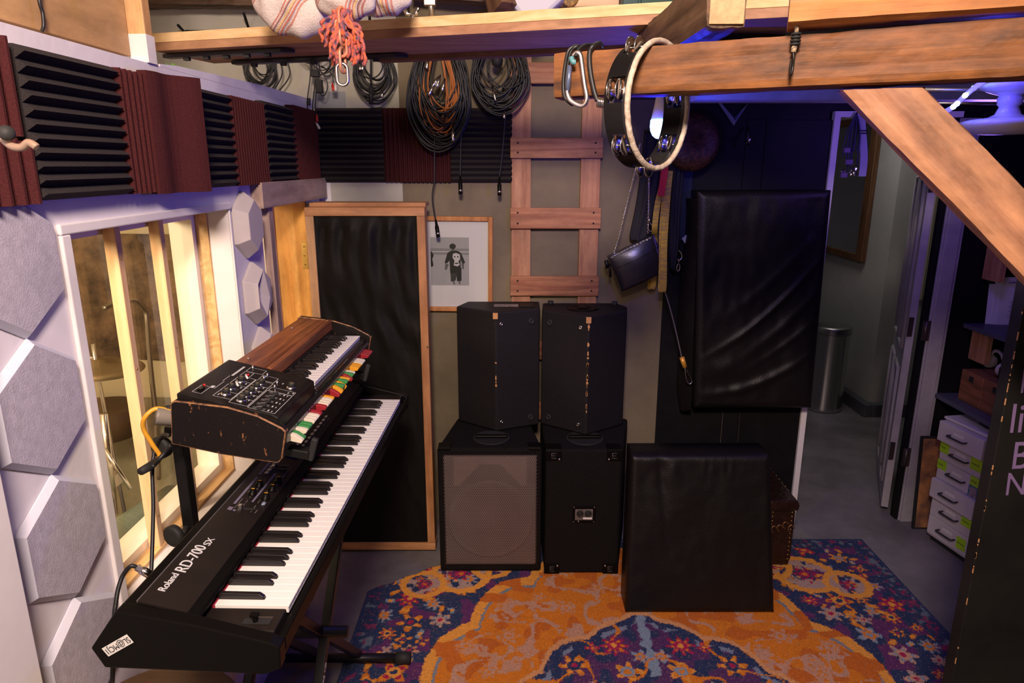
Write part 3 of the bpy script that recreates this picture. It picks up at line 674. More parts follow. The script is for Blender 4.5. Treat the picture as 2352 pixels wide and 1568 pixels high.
# ================================================================== stage piano
YAW = -math.radians(1.2)
def key_set(rt, nwhite, start, y0, xf, xb, ztop, pitch, names_first, bl, zfall=0.016):
    """white and black keys as parts; front edge at x=xf, back at x=xb"""
    b = MB(); g = 0.0006
    b.box((xb,g,ztop-zfall),(xf,pitch-g,ztop))
    b.box((xf,g,ztop-0.004),(xf+0.0015,pitch-g,ztop))
    w0 = b.build('white_key', M_ivory, rt, bevel=0.0012, local=True); w0.location = (0, y0, 0)
    for i in range(1, nwhite):
        c = w0.copy(); COL.objects.link(c); c.location = (0, y0+i*pitch, 0)
    b = MB(); x1 = xb+bl
    b.prism([(xb,-0.0058,ztop-0.002),(x1,-0.0058,ztop-0.002),(x1-0.003,-0.0050,ztop+0.005),(x1-0.012,-0.0045,ztop+0.0115),(xb,-0.0045,ztop+0.0125)], (0,0.0105,0))
    k0 = b.build('black_key', M_ebony, rt, bevel=0.0018, local=True, seg=3)
    seq = 'ABCDEFG'; s = seq.index(start); first = True
    for i in range(nwhite-1):
        if seq[(s+i) % 7] in 'ACDFG':
            o = k0 if first else k0.copy()
            if not first: COL.objects.link(o)
            o.location = (0, y0+(i+1)*pitch, 0); first = False
pn = root('stage_piano', (-0.44, 1.07, 0.935), 'long black weighted-key stage piano on the lower tier of the black stand', 'keyboard', rot=YAW)
L_ = 1.42
M_deck = mat('satin_black_deck', (0.011,0.0075,0.006), 0.42, bump=0.08, bscale=400, var=0.15, vscale=20)
cheek = [(-0.02,0),(0.012,0.012),(0.014,0.058),(-0.004,0.070),(-0.14,0.104),(-0.28,0.132),(-0.337,0.052),(-0.317,0.010)]
b = MB()
b.prism([(x,0,z) for x,z in [(-0.02,0),(0.012,0.012),(0.014,0.058),(-0.004,0.068),(-0.14,0.104),(-0.28,0.131),(-0.337,0.052),(-0.317,0.010)]], (0,0.030,0))
b.prism([(x,0.0301,z) for x,z in [(-0.02,0.002),(0.008,0.012),(0.008,0.048),(-0.002,0.050),(-0.158,0.052),(-0.160,0.100),(-0.28,0.1305),(-0.336,0.052),(-0.317,0.012)]], (0,L_-0.0601,0))
b.prism([(x,L_-0.030,z) for x,z in cheek], (0,0.030,0))
b.build('case', M_blackplastic, pn, bevel=0.003, local=True)
b = MB()   # control cheek to the left of the keys and far block
b.box((-0.158,0.031,0.05),(-0.006,0.100,0.070)); b.build('key_block', M_deck, pn, bevel=0.003, local=True)
b = MB(); b.box((-0.158,L_-0.092,0.05),(-0.006,L_-0.031,0.070)); b.build('key_block', M_deck, pn, bevel=0.003, local=True)
b = MB()
b.prism([(-0.165,0.030,0.104),(-0.165,0.030,0.109),(-0.255,0.030,0.1315),(-0.255,0.030,0.127)], (0,L_-0.06,0)); b.build('control_panel', M_deck, pn, local=True)
b = MB(); b.prism([(-0.2555,0.030,0.1285),(-0.2555,0.030,0.1322),(-0.2575,0.030,0.1328),(-0.2575,0.030,0.129)], (0,L_-0.06,0)); b.build('panel_seam', mat('dim_seam',(0.09,0.08,0.08),0.5), pn, local=True)
b = MB(); b.box((-0.158,0.102,0.064),(-0.150,L_-0.092,0.0735)); b.build('felt_strip', M_redfelt, pn, local=True)
b = MB(); b.prism([(-0.172,0.030,0.1035),(-0.172,0.030,0.110),(-0.150,0.030,0.0985),(-0.146,0.030,0.090),(-0.160,0.030,0.088)], (0,L_-0.06,0)); b.build('fallboard_edge', M_blackplastic, pn, local=True, bevel=0.002)
b = MB(); b.box((0.001,0.030,0.03),(0.014,L_-0.03,0.060)); b.build('front_slip', M_blackplastic, pn, bevel=0.003, local=True)
key_set(pn, 52, 'A', 0.104, -0.004, -0.152, 0.0725, 0.02355, 'A', 0.095)
# bender
b = MB(); b.box((-0.075,0.050,0.0702),(-0.022,0.066,0.0712)); b.build('lever_slot', M_rubber, pn, local=True)
b = MB(); b.tube([(-0.052,0.058,0.070),(-0.050,0.058,0.084)], 0.005, 10); b.box((-0.060,0.052,0.083),(-0.044,0.064,0.088)); b.build('bender_lever', M_blackplastic, pn, local=True, bevel=0.001)
b = MB(); b.box((-0.055,0.068,0.0702),(-0.022,0.073,0.0710)); b.build('lever_scale', M_steel, pn, local=True)
sl = -math.atan2(0.0225, 0.09)
def deck_pt(x, y, d=0.0006): return Vector((x, y, 0.109 + (-0.165 - x)*0.25 + d))
def deckM(x, y, d=0.0006): return frame(deck_pt(x, y, d), (0,1,0), (-1,0,0.25))
def lcol(p): return p
b0 = text('lettering', 'Roland', 0.021, deckM(-0.232, 0.069), M_whiteprint, pn, label='small maker lettering')
b1 = text('lettering', 'RD-700', 0.0335, deckM(-0.228, 0.134), M_whiteprint, pn, label='wide model lettering', sx=0.92)
b2 = text('lettering', 'SX', 0.022, deckM(-0.222, 0.236), M_whiteprint, pn, sx=1.1)
# printed strips, buttons, sliders, dials of the control panel
rnd = random.Random(3)
b = MB()
def strip(x, y0, y1, w): 
    A = deck_pt(x-w/2, y0); B = deck_pt(x+w/2, y0); C_ = deck_pt(x+w/2, y1); D_ = deck_pt(x-w/2, y1); b.add([A,B,C_,D_], [(0,1,2,3)])
strip(-0.236,0.415,0.560,0.006); strip(-0.236,0.575,0.66,0.006); strip(-0.203,0.440,0.600,0.005); strip(-0.236,0.385,0.400,0.010); strip(-0.225,0.385,0.392,0.006)
b.build('panel_stripes', mat('violet_grey_print', (0.16,0.14,0.19), 0.5), pn, local=True, label='violet grey stripes')
b = MB()
for i in range(60):
    y = rnd.uniform(0.39, 0.66); x = rnd.choice((-0.228,-0.215,-0.19,-0.18)); strip(x, y, y+rnd.uniform(0.005,0.014), 0.0018)
for i in range(90):
    y = rnd.uniform(0.75, 1.30); x = rnd.choice((-0.235,-0.220,-0.205,-0.19,-0.18)); strip(x, y, y+rnd.uniform(0.006,0.014), 0.002)
b.build('panel_captions', mat('dim_print', (0.14,0.12,0.11), 0.6), pn, local=True)
for (x, y) in ((-0.216,0.475),(-0.216,0.520),(-0.182,0.470),(-0.182,0.515),(-0.182,0.560)):
    b = MB(); c_ = deck_pt(x, y, 0); b.lathe([(0.011,0),(0.0105,0.003),(0.0085,0.004),(0.0075,0.014),(0.006,0.015)], c_, 20, axis=(0.242,0,0.97)); kk = b.build('dial', M_blackplastic, pn, local=True)
    b = MB(); b.box(c_+Vector((-0.002,-0.0005,0.0145)), c_+Vector((0.007,0.0005,0.0162))); b.build('pointer', M_yellow_cord, kk, local=True)
for (x, y) in ((-0.205,0.405),(-0.205,0.625),(-0.205,0.645)):
    b = MB(); A = deck_pt(x, y); b.box(A+Vector((-0.024,-0.0025,-0.002)), A+Vector((0.024,0.0025,0.0008))); ss = b.build('slider', M_rubber, pn, local=True)
    b = MB(); q = deck_pt(x-0.012, y); b.box(q+Vector((-0.004,-0.004,0.0)), q+Vector((0.004,0.004,0.008))); b.build('slider_cap', M_steel, ss, local=True)
b = MB(); q = deck_pt(-0.176,0.442); b.box(q+Vector((-0.004,-0.005,0)), q+Vector((0.004,0.005,0.003))); b.build('lit_button', mat('pale_blue_button',(0.25,0.32,0.42),0.4), pn, local=True)
for i in range(4):
    b = MB(); q = deck_pt(-0.222, 0.590+i*0.018); b.box(q+Vector((-0.005,-0.006,0)), q+Vector((0.005,0.006,0.003))); b.build('button', mat('grey_button',(0.22,0.20,0.19),0.4), pn, local=True)
for i in range(10):
    for x in (-0.190,-0.205):
        if i < 4 or x == -0.190:
            b = MB(); q = deck_pt(x, 0.76+i*0.030); b.box(q+Vector((-0.004,-0.006,0)), q+Vector((0.004,0.006,0.003))); b.build('button', MATS['grey_button'], pn, local=True)
b = MB(); b.prism([deck_pt(-0.180,0.70),deck_pt(-0.180,0.755),deck_pt(-0.225,0.755),deck_pt(-0.225,0.70)], (0.0002,0,0.001)); b.build('display', mat('dark_blue_display',(0.004,0.008,0.03),0.15), pn, local=True)
# sticker on the end cheek
st = frame((-0.285, -0.0008, 0.060), (math.cos(0.55),0,math.sin(0.55)), (-math.sin(0.55),0,math.cos(0.55)))
b = MB(); b.box((-0.030,-0.010,-0.0002),(0.030,0.010,0.0005), M=st); sk = b.build('sticker', mat('white_sticker',(0.70,0.68,0.64),0.5), pn, bevel=0.0002, local=True)
text('lettering', 'SL@MCJ1', 0.017, st @ Matrix.Translation((0,0,0.0008)) @ Matrix.Rotation(PI,4,'Z'), mat('black_ink',(0.02,0.02,0.02),0.5), sk, align='CENTER', extrude=0.0002, sx=0.8)

# ================================================================== wood-topped synthesizer
sy = root('synthesizer', (-0.5125, 1.43, 1.197), 'vintage analogue synthesizer with a walnut top and coloured tab switches on the upper tier', 'keyboard', rot=YAW)
LS = 0.885
M_cheek = mat('chipped_black_wood', (0.009,0.007,0.007), 0.5, bump=0.2, bscale=120, spec=0.15)
nt = M_cheek.node_tree; bs = nt.nodes['Principled BSDF']
nz = nt.nodes.new('ShaderNodeTexNoise'); nz.inputs['Scale'].default_value = 38; nz.inputs['Detail'].default_value = 9; nz.inputs['Roughness'].default_value = 0.75
mp = nt.nodes.new('ShaderNodeMapping'); mp.inputs['Scale'].default_value = (1.6,1,0.7); tcn = nt.nodes.new('ShaderNodeTexCoord'); nt.links.new(tcn.outputs['Object'], mp.inputs[0]); nt.links.new(mp.outputs[0], nz.inputs['Vector'])
cr = nt.nodes.new('ShaderNodeValToRGB'); cr.color_ramp.elements[0].position = 0.615; cr.color_ramp.elements[1].position = 0.63
cr.color_ramp.elements[0].color = (0.009,0.007,0.007,1); cr.color_ramp.elements[1].color = (0.26,0.11,0.045,1)
nt.links.new(nz.outputs['Fac'], cr.inputs[0]); nt.links.new(cr.outputs[0], bs.inputs['Base Color'])
M_worn = mat('worn_brown_edge', (0.36,0.16,0.06), 0.55, col2=(0.05,0.025,0.015), vscale=70)
cp = [(-0.258,0.042),(-0.150,0.018),(-0.040,0.000),(-0.018,-0.002),(-0.008,0.008),(0.006,0.074),(-0.002,0.083),(-0.055,0.112),(-0.120,0.132),(-0.200,0.142),(-0.238,0.146),(-0.248,0.140)]
def cheek_mb(y): 
    k = MB(); k.prism([(x,y,z) for x,z in cp], (0,0.019,0)); return k
cheek_mb(0).build('end_panel', [M_cheek, M_worn], sy, bevel=0.003, seg=2, bevmat=1, local=True, label='chipped black wooden end panel')
cheek_mb(LS-0.019).build('end_panel', [M_cheek, M_worn], sy, bevel=0.003, seg=2, bevmat=1, local=True)
b = MB(); b.prism([(x,0.019,z) for x,z in [(-0.250,0.045),(-0.03,0.004),(-0.006,0.020),(-0.010,0.060),(-0.020,0.066),(-0.115,0.072),(-0.236,0.125)]], (0,LS-0.038,0)); b.build('chassis', M_blackmetal, sy, local=True)
M_wal = wood('walnut_top', (0.30,0.10,0.035), (0.12,0.035,0.015), 1, scale=1.6, rough=0.42, rings=4)
b = MB(); b.prism([(x,0.292,z) for x,z in [(-0.240,0.125),(-0.238,0.142),(-0.150,0.135),(-0.140,0.128),(-0.140,0.085)]], (0,LS-0.311,0)); b.build('top_board', M_wal, sy, bevel=0.002, local=True)
b = MB(); b.prism([(x,0.292,z) for x,z in [(-0.142,0.10),(-0.142,0.134),(-0.134,0.138),(-0.128,0.132),(-0.128,0.10)]], (0,LS-0.311,0)); b.build('top_moulding', M_wal, sy, bevel=0.0015, local=True)
for y in (0.36, 0.72):
    b = MB(); b.lathe([(0.005,0),(0.005,0.002),(0.002,0.0025)], (-0.215,y,0.1405), 12); b.build('top_screw', M_steel, sy, local=True)
b = MB(); b.box((-0.128,0.332,0.074),(-0.122,0.852,0.100)); b.build('key_backing', M_blackmetal, sy, local=True)
key_set(sy, 22, 'F', 0.335, -0.030, -0.122, 0.083, 0.0235, 'F', 0.062, zfall=0.012)
b = MB(); b.box((-0.027,0.30,0.050),(-0.012,LS-0.02,0.073)); b.box((-0.014,0.020,0.030),(-0.004,LS-0.02,0.060)); b.build('front_rail', mat('glossy_black_rail',(0.012,0.010,0.010),0.2), sy, bevel=0.003, local=True)
# raised control panel
prof = [(-0.242,0.10),(-0.242,0.155),(-0.236,0.1585),(-0.030,0.1080),(-0.016,0.100),(-0.016,0.066),(-0.03,0.060)]
b = MB(); b.prism([(x,0.0195,z) for x,z in prof], (0,0.2705,0)); b.build('control_box', mat('scuffed_black_panel',(0.011,0.009,0.008),0.38,var=0.4,vscale=40,bump=0.08,spec=0.25), sy, bevel=0.0025, local=True)
nrm = Vector((0.0505,0,0.206)).normalized()
def pp(x, y, d=0.0006): return Vector((x, y, 0.1585 - (x+0.236)*0.0505/0.206)) + nrm*d
M_line = mat('panel_line', (0.55,0.55,0.55), 0.5)
b = MB()
def seg(p, q, w=0.0012):
    A, B = pp(*p), pp(*q); t = (B-A).normalized(); s_ = nrm.cross(t)*w/2; b.add([A-s_, B-s_, B+s_, A+s_], [(0,1,2,3)])
def rect(x0, y0, x1, y1, w=0.0012): seg((x0,y0),(x1,y0),w); seg((x1,y0),(x1,y1),w); seg((x1,y1),(x0,y1),w); seg((x0,y1),(x0,y0),w)
rect(-0.172,0.045,-0.132,0.195); rect(-0.130,0.030,-0.089,0.195); rect(-0.086,0.025,-0.026,0.145); rect(-0.172,0.198,-0.150,0.232); rect(-0.172,0.236,-0.132,0.268); rect(-0.128,0.200,-0.090,0.235)
rect(-0.084,0.148,-0.026,0.172); rect(-0.216,0.040,-0.196,0.088)
for y in (0.085,0.135,0.165): seg((-0.172,y),(-0.132,y))
for y in (0.068,0.097,0.128,0.160): seg((-0.130,y),(-0.089,y))
for i in range(5):
    y = 0.030+0.026*i
    for k in range(3): seg((-0.078,y+0.004*k),(-0.050,y+0.004*k),0.0006)
    seg((-0.043,y),(-0.043,y+0.010),0.003); seg((-0.035,y),(-0.035,y+0.007),0.002)
seg((-0.186,0.185),(-0.186,0.262),0.0055); seg((-0.190,0.140),(-0.190,0.182),0.0012); seg((-0.186,0.085),(-0.186,0.140),0.0012); seg((-0.193,0.085),(-0.193,0.100),0.008)
for (x,y) in ((-0.165,0.055),(-0.140,0.120),(-0.140,0.150),(-0.098,0.060),(-0.098,0.090),(-0.098,0.120),(-0.098,0.150),(-0.040,0.155),(-0.036,0.190),(-0.070,0.205),(-0.030,0.160),(-0.120,0.225)): seg((x,y),(x,y+0.009),0.0026)
b.build('panel_printing', M_line, sy, local=True)
for k,(x,y) in enumerate(((-0.155,0.160),(-0.155,0.104),(-0.153,0.068),(-0.111,0.172),(-0.111,0.145),(-0.111,0.111),(-0.111,0.081),(-0.111,0.053),(-0.045,0.195))):
    s_ = 1.15 if k in (0, 2, 7, 8) else 1.0
    b = MB(); b.lathe([(0.0105*s_,0),(0.0105*s_,0.0015),(0.008*s_,0.004),(0.0078*s_,0.0045)], pp(x,y,0), 24, axis=nrm); kb = b.build('knob', M_chrome, sy, local=True)
    b = MB(); b.lathe([(0.0076*s_,0.003),(0.0070*s_,0.014),(0.0064*s_,0.0145)], pp(x,y,0), 20, axis=nrm, mat=0); b.build('knob_cap', M_rubber, kb, local=True)
    b = MB(); b.lathe([(0.0045*s_,0.0144),(0.0040*s_,0.0148)], pp(x,y,0), 16, axis=nrm); b.build('knob_top', mat('dull_gold_top',(0.20,0.16,0.08),0.4,metal=0.5), kb, local=True)
for x, y in ((-0.155,0.240),(-0.108,0.212),(-0.108,0.188),(-0.072,0.178),(-0.068,0.150)):
    b = MB(); A = pp(x,y,0); b.tube([A, A+Vector((0,0,0.018))], 0.0022, 8, rs=[0.0016,0.0026]); b.build('toggle', M_chrome, sy, local=True)
for x, y in ((-0.152,0.186),(-0.152,0.128)):
    b = MB(); A = pp(x,y,0.001); b.tube([A+Vector((0.006,-0.006,0.002)), A+Vector((-0.004,0.008,0.008))], 0.0024, 8); b.build('rocker', M_ivory, sy, local=True)
for x, y in ((-0.060,0.130),(-0.060,0.105),(-0.060,0.078),(-0.060,0.052),(-0.060,0.028)):
    b = MB(); A = pp(x,y,0); b.box(A+Vector((-0.006,-0.004,0)), A+Vector((0.006,0.004,0.008))); c_ = b.build('slider_cap', M_rubber, sy, bevel=0.001, local=True)
    b = MB(); A = pp(x,y,0); b.box(A+Vector((-0.0065,-0.0012,0.0078)), A+Vector((0.0065,0.0012,0.0092))); b.build('slider_mark', M_chrome, c_, local=True)
M_led = mat('red_indicator', (0.6,0.01,0.01), 0.3)
for x, y in ((-0.158,0.213),(-0.211,0.090)):
    b = MB(); b.lathe([(0.0035,0),(0.003,0.003),(0.001,0.004)], pp(x,y,0), 12, axis=nrm); b.build('indicator', M_led, sy, local=True)
b = MB(); A = pp(-0.206,0.062); b.box(A+Vector((-0.005,-0.010,-0.001)), A+Vector((0.005,0.010,0.004))); b.build('power_switch', M_blackplastic, sy, bevel=0.001, local=True)
# coloured tabs
tc_ = {'g': mat('green_tab',(0.04,0.23,0.06),0.45), 'w': mat('white_tab',(0.70,0.62,0.50),0.45), 'r': mat('red_tab',(0.30,0.012,0.02),0.45), 'y': mat('yellow_tab',(0.75,0.33,0.015),0.45)}
tabs = [(0.030,'w'),(0.044,'g'),(0.062,'w'),(0.080,'g'),(0.094,'g'),(0.118,'w'),(0.132,'w'),(0.146,'w'),(0.166,'r'),(0.206,'r'),(0.224,'w'),(0.238,'w'),(0.252,'w'),(0.268,'y'),(0.322,'r'),(0.350,'y'),(0.366,'g'),(0.384,'y'),(0.402,'g'),(0.418,'y'),(0.448,'r'),(0.462,'g'),(0.476,'w'),(0.520,'y'),(0.534,'y'),(0.548,'y'),(0.566,'w'),(0.580,'w'),(0.594,'w'),(0.650,'r'),(0.664,'r'),(0.678,'r'),(0.692,'r')]
for i,(y,c_) in enumerate(tabs):
    dn = -0.010 if i in (0,1,14,15,17,20) else 0
    b = MB(); yy = y*1.12+0.02
    b.prism([(-0.010,yy,0.030),(-0.010,yy,0.048),(0.006,yy,0.046+dn*0.3),(0.020,yy,0.043+dn),(0.023,yy,0.039+dn),(0.019,yy,0.033+dn)], (0,0.0140,0))
    b.build('tab_switch', tc_[c_], sy, bevel=0.0012, local=True)
b = MB()
for i in range(40):
    y = 0.05+i*0.0205; b.add([(-0.0038,y,0.052),(-0.0038,y+0.010,0.052),(-0.0038,y+0.010,0.056),(-0.0038,y,0.056)], [(0,1,2,3)])
b.build('tab_captions', mat('lilac_captions',(0.25,0.23,0.35),0.5), sy, local=True)

# ================================================================== keyboard stand
sd = root('keyboard_stand', (-0.62,1.75,0), 'black two-tier folding keyboard stand with crossed legs under the stage piano', 'stand')
def bar(a, b_, w=0.030, name='leg', h=None):
    k = MB(); k.beam(a, b_, w, h or w, up=(1,0,0)); return k.build(name, M_blackmetal, sd, bevel=0.003)
for x in (-0.585, -0.74):
    bar((x,2.22,0.045),(x,1.36,0.90),0.028,'leg')
for x in (-0.57, -0.775):
    bar((x,2.26,0.90),(x,1.34,0.045),0.028,'leg')
for y in (2.21,1.34):
    b = MB(); b.cyl((-0.90,y,0.037),(-0.40,y,0.037),0.017,14); ft = b.build('foot', M_blackmetal, sd)
    b = MB(); b.cyl((-0.44,y,0.037),(-0.385,y,0.037),0.0225,14); b.build('foot_cap', M_rubber, ft)
for y in (1.36,2.24):
    b = MB(); b.box((-0.80,y-0.018,0.895),(-0.45,y+0.018,0.932)); b.build('support_arm', M_blackmetal, sd, bevel=0.004)
b = MB(); b.cyl((-0.80,1.79,0.475),(-0.50,1.79,0.475),0.018,14); b.build('pivot', M_blackmetal, sd)
# upper tier
for y in (1.535,2.165):
    b = MB(); b.box((-0.815,y-0.016,0.86),(-0.787,y+0.016,1.215)); b.build('riser', M_blackmetal, sd, bevel=0.003)
    b = MB(); b.beam((-0.83,y,1.236),(-0.49,y,1.172),0.030,0.022,up=(0,0,1)); ar = b.build('upper_arm', M_blackmetal, sd, bevel=0.003)
    b = MB(); b.beam((-0.492,y,1.155),(-0.474,y,1.212),0.016,0.014,up=(0,1,0)); b.build('arm_end', M_rubber, ar, bevel=0.004)
    for z in (1.215, 0.985):
        b = MB(); c_ = Vector((-0.801, y-0.022, z)); b.cyl(c_+Vector((0,0,0)), c_+Vector((0,-0.030,0)), 0.007, 10)
        b.lathe([(0.020,0.030),(0.026,0.032),(0.027,0.046),(0.022,0.050),(0.006,0.047)], c_, 20, axis=(-0.35,-0.94,0)); b.build('knob', M_rubber, sd)
# maker lettering on the near leg
Lg = (Vector((-0.57,1.34,0.045))-Vector((-0.57,2.26,0.90))).normalized()
text('lettering', 'On Stage Stands', 0.022, frame(Vector((-0.5555,1.735,0.412))-Vector(ORG[sd.name]), Lg, (0,-Lg.z,Lg.y)), M_whiteprint, sd, extrude=0.0004)
# stool
sto = root('wooden_stool', (-0.74,1.16,0), 'round tan wooden stool tucked under the near end of the stage piano', 'stool')
M_tan = wood('tan_seat', (0.50,0.33,0.17),(0.40,0.25,0.12),0,knots=False)
b = MB(); b.lathe([(0.0,0.715),(0.150,0.716),(0.165,0.725),(0.168,0.740),(0.160,0.752),(0.0,0.756)], (-0.735,1.16,0), 48); b.build('seat', M_tan, sto)
for k in range(4):
    a = PI/4+k*PI/2; b = MB(); b.tube([(-0.735+0.10*math.cos(a),1.16+0.10*math.sin(a),0.72),(-0.735+0.165*math.cos(a),1.16+0.165*math.sin(a),0.0)], 0.014, 12); b.build('leg', M_tan, sto)
b = MB(); b.tube([(-0.735+0.145*math.cos(a),1.16+0.145*math.sin(a),0.25) for a in [2*PI*i/32 for i in range(32)]], 0.009, 8, closed=True); b.build('foot_ring', M_steel, sto)
# cords behind the keyboards
c1 = root('orange_power_cord', (-0.80,1.45,1.22), 'amber power cord looping from the rear of the synthesizer to a black plug', 'cord')
b = MB(); b.tube(spline([(-0.765,1.46,1.305), at(360,938,x=-.80), at(333,958,x=-.82), at(330,985,x=-.83), at(350,1020,x=-.82), at(368,1050,x=-.81), at(352,1068,x=-.81)], 8), 0.0052, 8); b.build('flex', M_yellow_cord, c1)
b = MB(); b.tube([at(395,940,x=-.775), at(380,938,x=-.785)], 0.010, 10, rs=[0.011,0.007]); b.tube([at(362,1056,x=-.81), at(345,1070,x=-.81), at(324,1082,x=-.81)], 0.010, 10, rs=[0.007,0.010,0.009]); b.build('plug', M_rubber, c1)
c2 = root('black_signal_cable', (-0.82,1.45,0.9), 'black cable hanging from the synthesizer rear down behind the stage piano', 'cable')
b = MB(); b.tube(spline([at(388,1000,x=-.775), at(372,1000,x=-.80), at(356,1030,x=-.82), at(350,1080,x=-.82), at(352,1160,x=-.81), at(350,1250,x=-.80), at(347,1320,x=-.79)], 8), 0.0042, 8)
b.tube(spline([at(392,1022,x=-.775), at(378,1040,x=-.79), at(362,1058,x=-.80), at(350,1072,x=-.80)], 6), 0.005, 8); b.build('flex', M_cable, c2)
c3 = root('jack_lead', (-0.80,1.2,0.95), 'black lead with a chrome jack plugged into the rear near corner of the stage piano', 'cable')
b = MB(); A = at(346,1320,x=-.775); Bq = at(314,1302,x=-.80); b.tube([A, A.lerp(Bq,0.7), A.lerp(Bq,0.72), Bq], 0.009, 14, rs=[0.009,0.009,0.0075,0.0075]); b.build('jack', M_chrome, c3)
b = MB(); b.tube(spline([Bq, at(300,1300,x=-.81), at(283,1320,x=-.825), at(272,1350,x=-.83), at(266,1385,x=-.83), at(262,1425,x=-.83), at(258,1568,x=-.83)], 8), 0.0045, 8); b.build('flex', M_cable, c3)
sc_ = root('ribbed_hose_end', (-0.80,1.42,1.28), 'ribbed grey sleeve sticking out behind the synthesizer', 'sleeve')
b = MB(); A = at(395,958,x=-.775); Bq = at(358,955,x=-.80)
b.tube([A.lerp(Bq,i/24) for i in range(25)], 0.02, 18, rs=[0.019 if i%2 else 0.0205 for i in range(25)]); b.build('sleeve', mat('grey_ribbed_plastic',(0.22,0.19,0.16),0.5), sc_)
# ================================================================== loudspeakers
def rub_corner(b, p, sx, sy, sz, s=0.055, t=0.006): 
    b.box(p, (p[0]+sx*s, p[1]+sy*t, p[2]+sz*s*0.8)); b.box(p, (p[0]+sx*t, p[1]+sy*s, p[2]+sz*s*0.8)); b.box(p, (p[0]+sx*s, p[1]+sy*s, p[2]+sz*t))
RZ = 0.0127
# left: grille forward
s1 = root('bass_loudspeaker', (-0.10,3.0,RZ), 'large black loudspeaker with a honeycomb metal grille, standing on the rug', 'loudspeaker', 'large loudspeakers on the rug')
YF = 2.815; XL, XR = -0.336, 0.136; Zt = 0.632
b = MB(); fp = [(XL,YF),(XR,YF),(XR-0.055,3.20),(XL+0.065,3.20)]
b.prism([(x,y,RZ) for x,y in fp], (0,0,Zt-RZ)); b.build('cabinet', M_boxcarpet, s1, bevel=0.014, seg=3)
gx0, gx1, gz0, gz1 = XL+0.030, XR-0.026, RZ+0.045, Zt-0.030
b = MB(); ir = 0.012
def ringbox(b, x0, x1, z0, z1, y, w, d):
    b.box((x0,y-d,z0),(x0+w,y,z1)); b.box((x1-w,y-d,z0),(x1,y,z1)); b.box((x0+w,y-d,z0),(x1-w,y,z0+w)); b.box((x0+w,y-d,z1-w),(x1-w,y,z1))
ringbox(b, gx0-0.006, gx1+0.006, gz0-0.006, gz1+0.006, YF-0.001, 0.008, 0.004); b.build('grille_rim', M_blackmetal, s1)
# baffle with cone and horn behind the grille
cx, cz, cr_ = (gx0+gx1)/2, gz0+0.225, 0.195
b = MB(); b.box((gx0,YF-0.0022,gz0),(gx1,YF-0.001,gz1)); b.build('baffle', mat('dusty_baffle',(0.085,0.062,0.055),0.85,var=0.25,vscale=6), s1)
b = MB(); b.lathe([(cr_,0.0),(cr_,0.0016),(cr_-0.012,0.0034),(cr_-0.026,0.0016),(cr_-0.030,0.0012),(0.065,0.0010),(0.060,0.0022),(0.03,0.0034),(0.001,0.0038)], (cx,YF-0.0022,cz), 64, axis=(0,-1,0)); b.build('cone', mat('brown_grey_cone',(0.075,0.055,0.05),0.7,var=0.2,vscale=10), s1)
b = MB(); zb2, zt2 = gz1-0.135, gz1-0.010
b.add([(gx0+0.055,YF-0.0030,zb2),(gx1-0.055,YF-0.0030,zb2),(gx1-0.10,YF-0.0030,zt2-0.03),(cx+0.06,YF-0.0030,zt2-0.035),(cx+0.035,YF-0.003,zt2-0.015),(cx-0.035,YF-0.003,zt2-0.015),(cx-0.06,YF-0.0030,zt2-0.035),(gx0+0.10,YF-0.003,zt2-0.03)], [(0,1,2,3,4,5,6,7)])
hn = MB(); hw = (gx1-gx0)/2-0.045
hn.prism([(cx-hw,YF-0.0022,gz1-0.150),(cx-hw,YF-0.0022,gz1-0.012),(cx+hw,YF-0.0022,gz1-0.012),(cx+hw,YF-0.0022,gz1-0.150),(cx+0.14,YF-0.0022,gz1-0.150),(cx+0.045,YF-0.0022,gz1-0.045),(cx-0.045,YF-0.0022,gz1-0.045),(cx-0.14,YF-0.0022,gz1-0.150)], (0,-0.0012,0))
hn.build('horn', mat('tan_horn',(0.17,0.125,0.10),0.7,var=0.15,vscale=12), s1)
# honeycomb grille as real bars
pitch = 0.0098; rows = int((gz1-gz0)/(pitch*0.866)); cols = int((gx1-gx0)/pitch)
vs, fs = [], []; rI, rO = pitch*0.40, pitch*0.5774
yG = YF-0.0062
for j in range(rows):
    zc = gz0 + (j+0.5)*pitch*0.866
    for i in range(cols):
        xc = gx0 + (i+0.5 + (0.5 if j % 2 else 0))*pitch
        if xc > gx1-pitch*0.3: continue
        n0 = len(vs)
        for k in range(6):
            a = PI/6+k*PI/3; vs.append((xc+rO*math.cos(a),yG,zc+rO*math.sin(a)))
        for k in range(6):
            a = PI/6+k*PI/3; vs.append((xc+rI*math.cos(a),yG,zc+rI*math.sin(a)))
        for k in range(6):
            l = (k+1) % 6; fs.append((n0+k,n0+l,n0+6+l,n0+6+k))
b = MB(); b.add(vs, fs); g_ = b.build('grille', mat('bare_grille_steel',(0.30,0.25,0.235),0.45,metal=0.7), s1)
sm = g_.modifiers.new('thick','SOLIDIFY'); sm.thickness = 0.0012
def cab_hardware(rt, xl, xr, yf, dx_l, dx_r):
    b = MB()
    for x, sx in ((xl,1),(xr,-1)):
        b.box((x-sx*0.004,yf-0.004,Zt-0.045),(x+sx*0.055,yf+0.002,Zt+0.003)); b.box((x-sx*0.004,yf-0.004,Zt-0.002),(x+sx*0.050,yf+0.055,Zt+0.004))
    b.build('corner_protectors', M_blackplastic, rt, bevel=0.004)
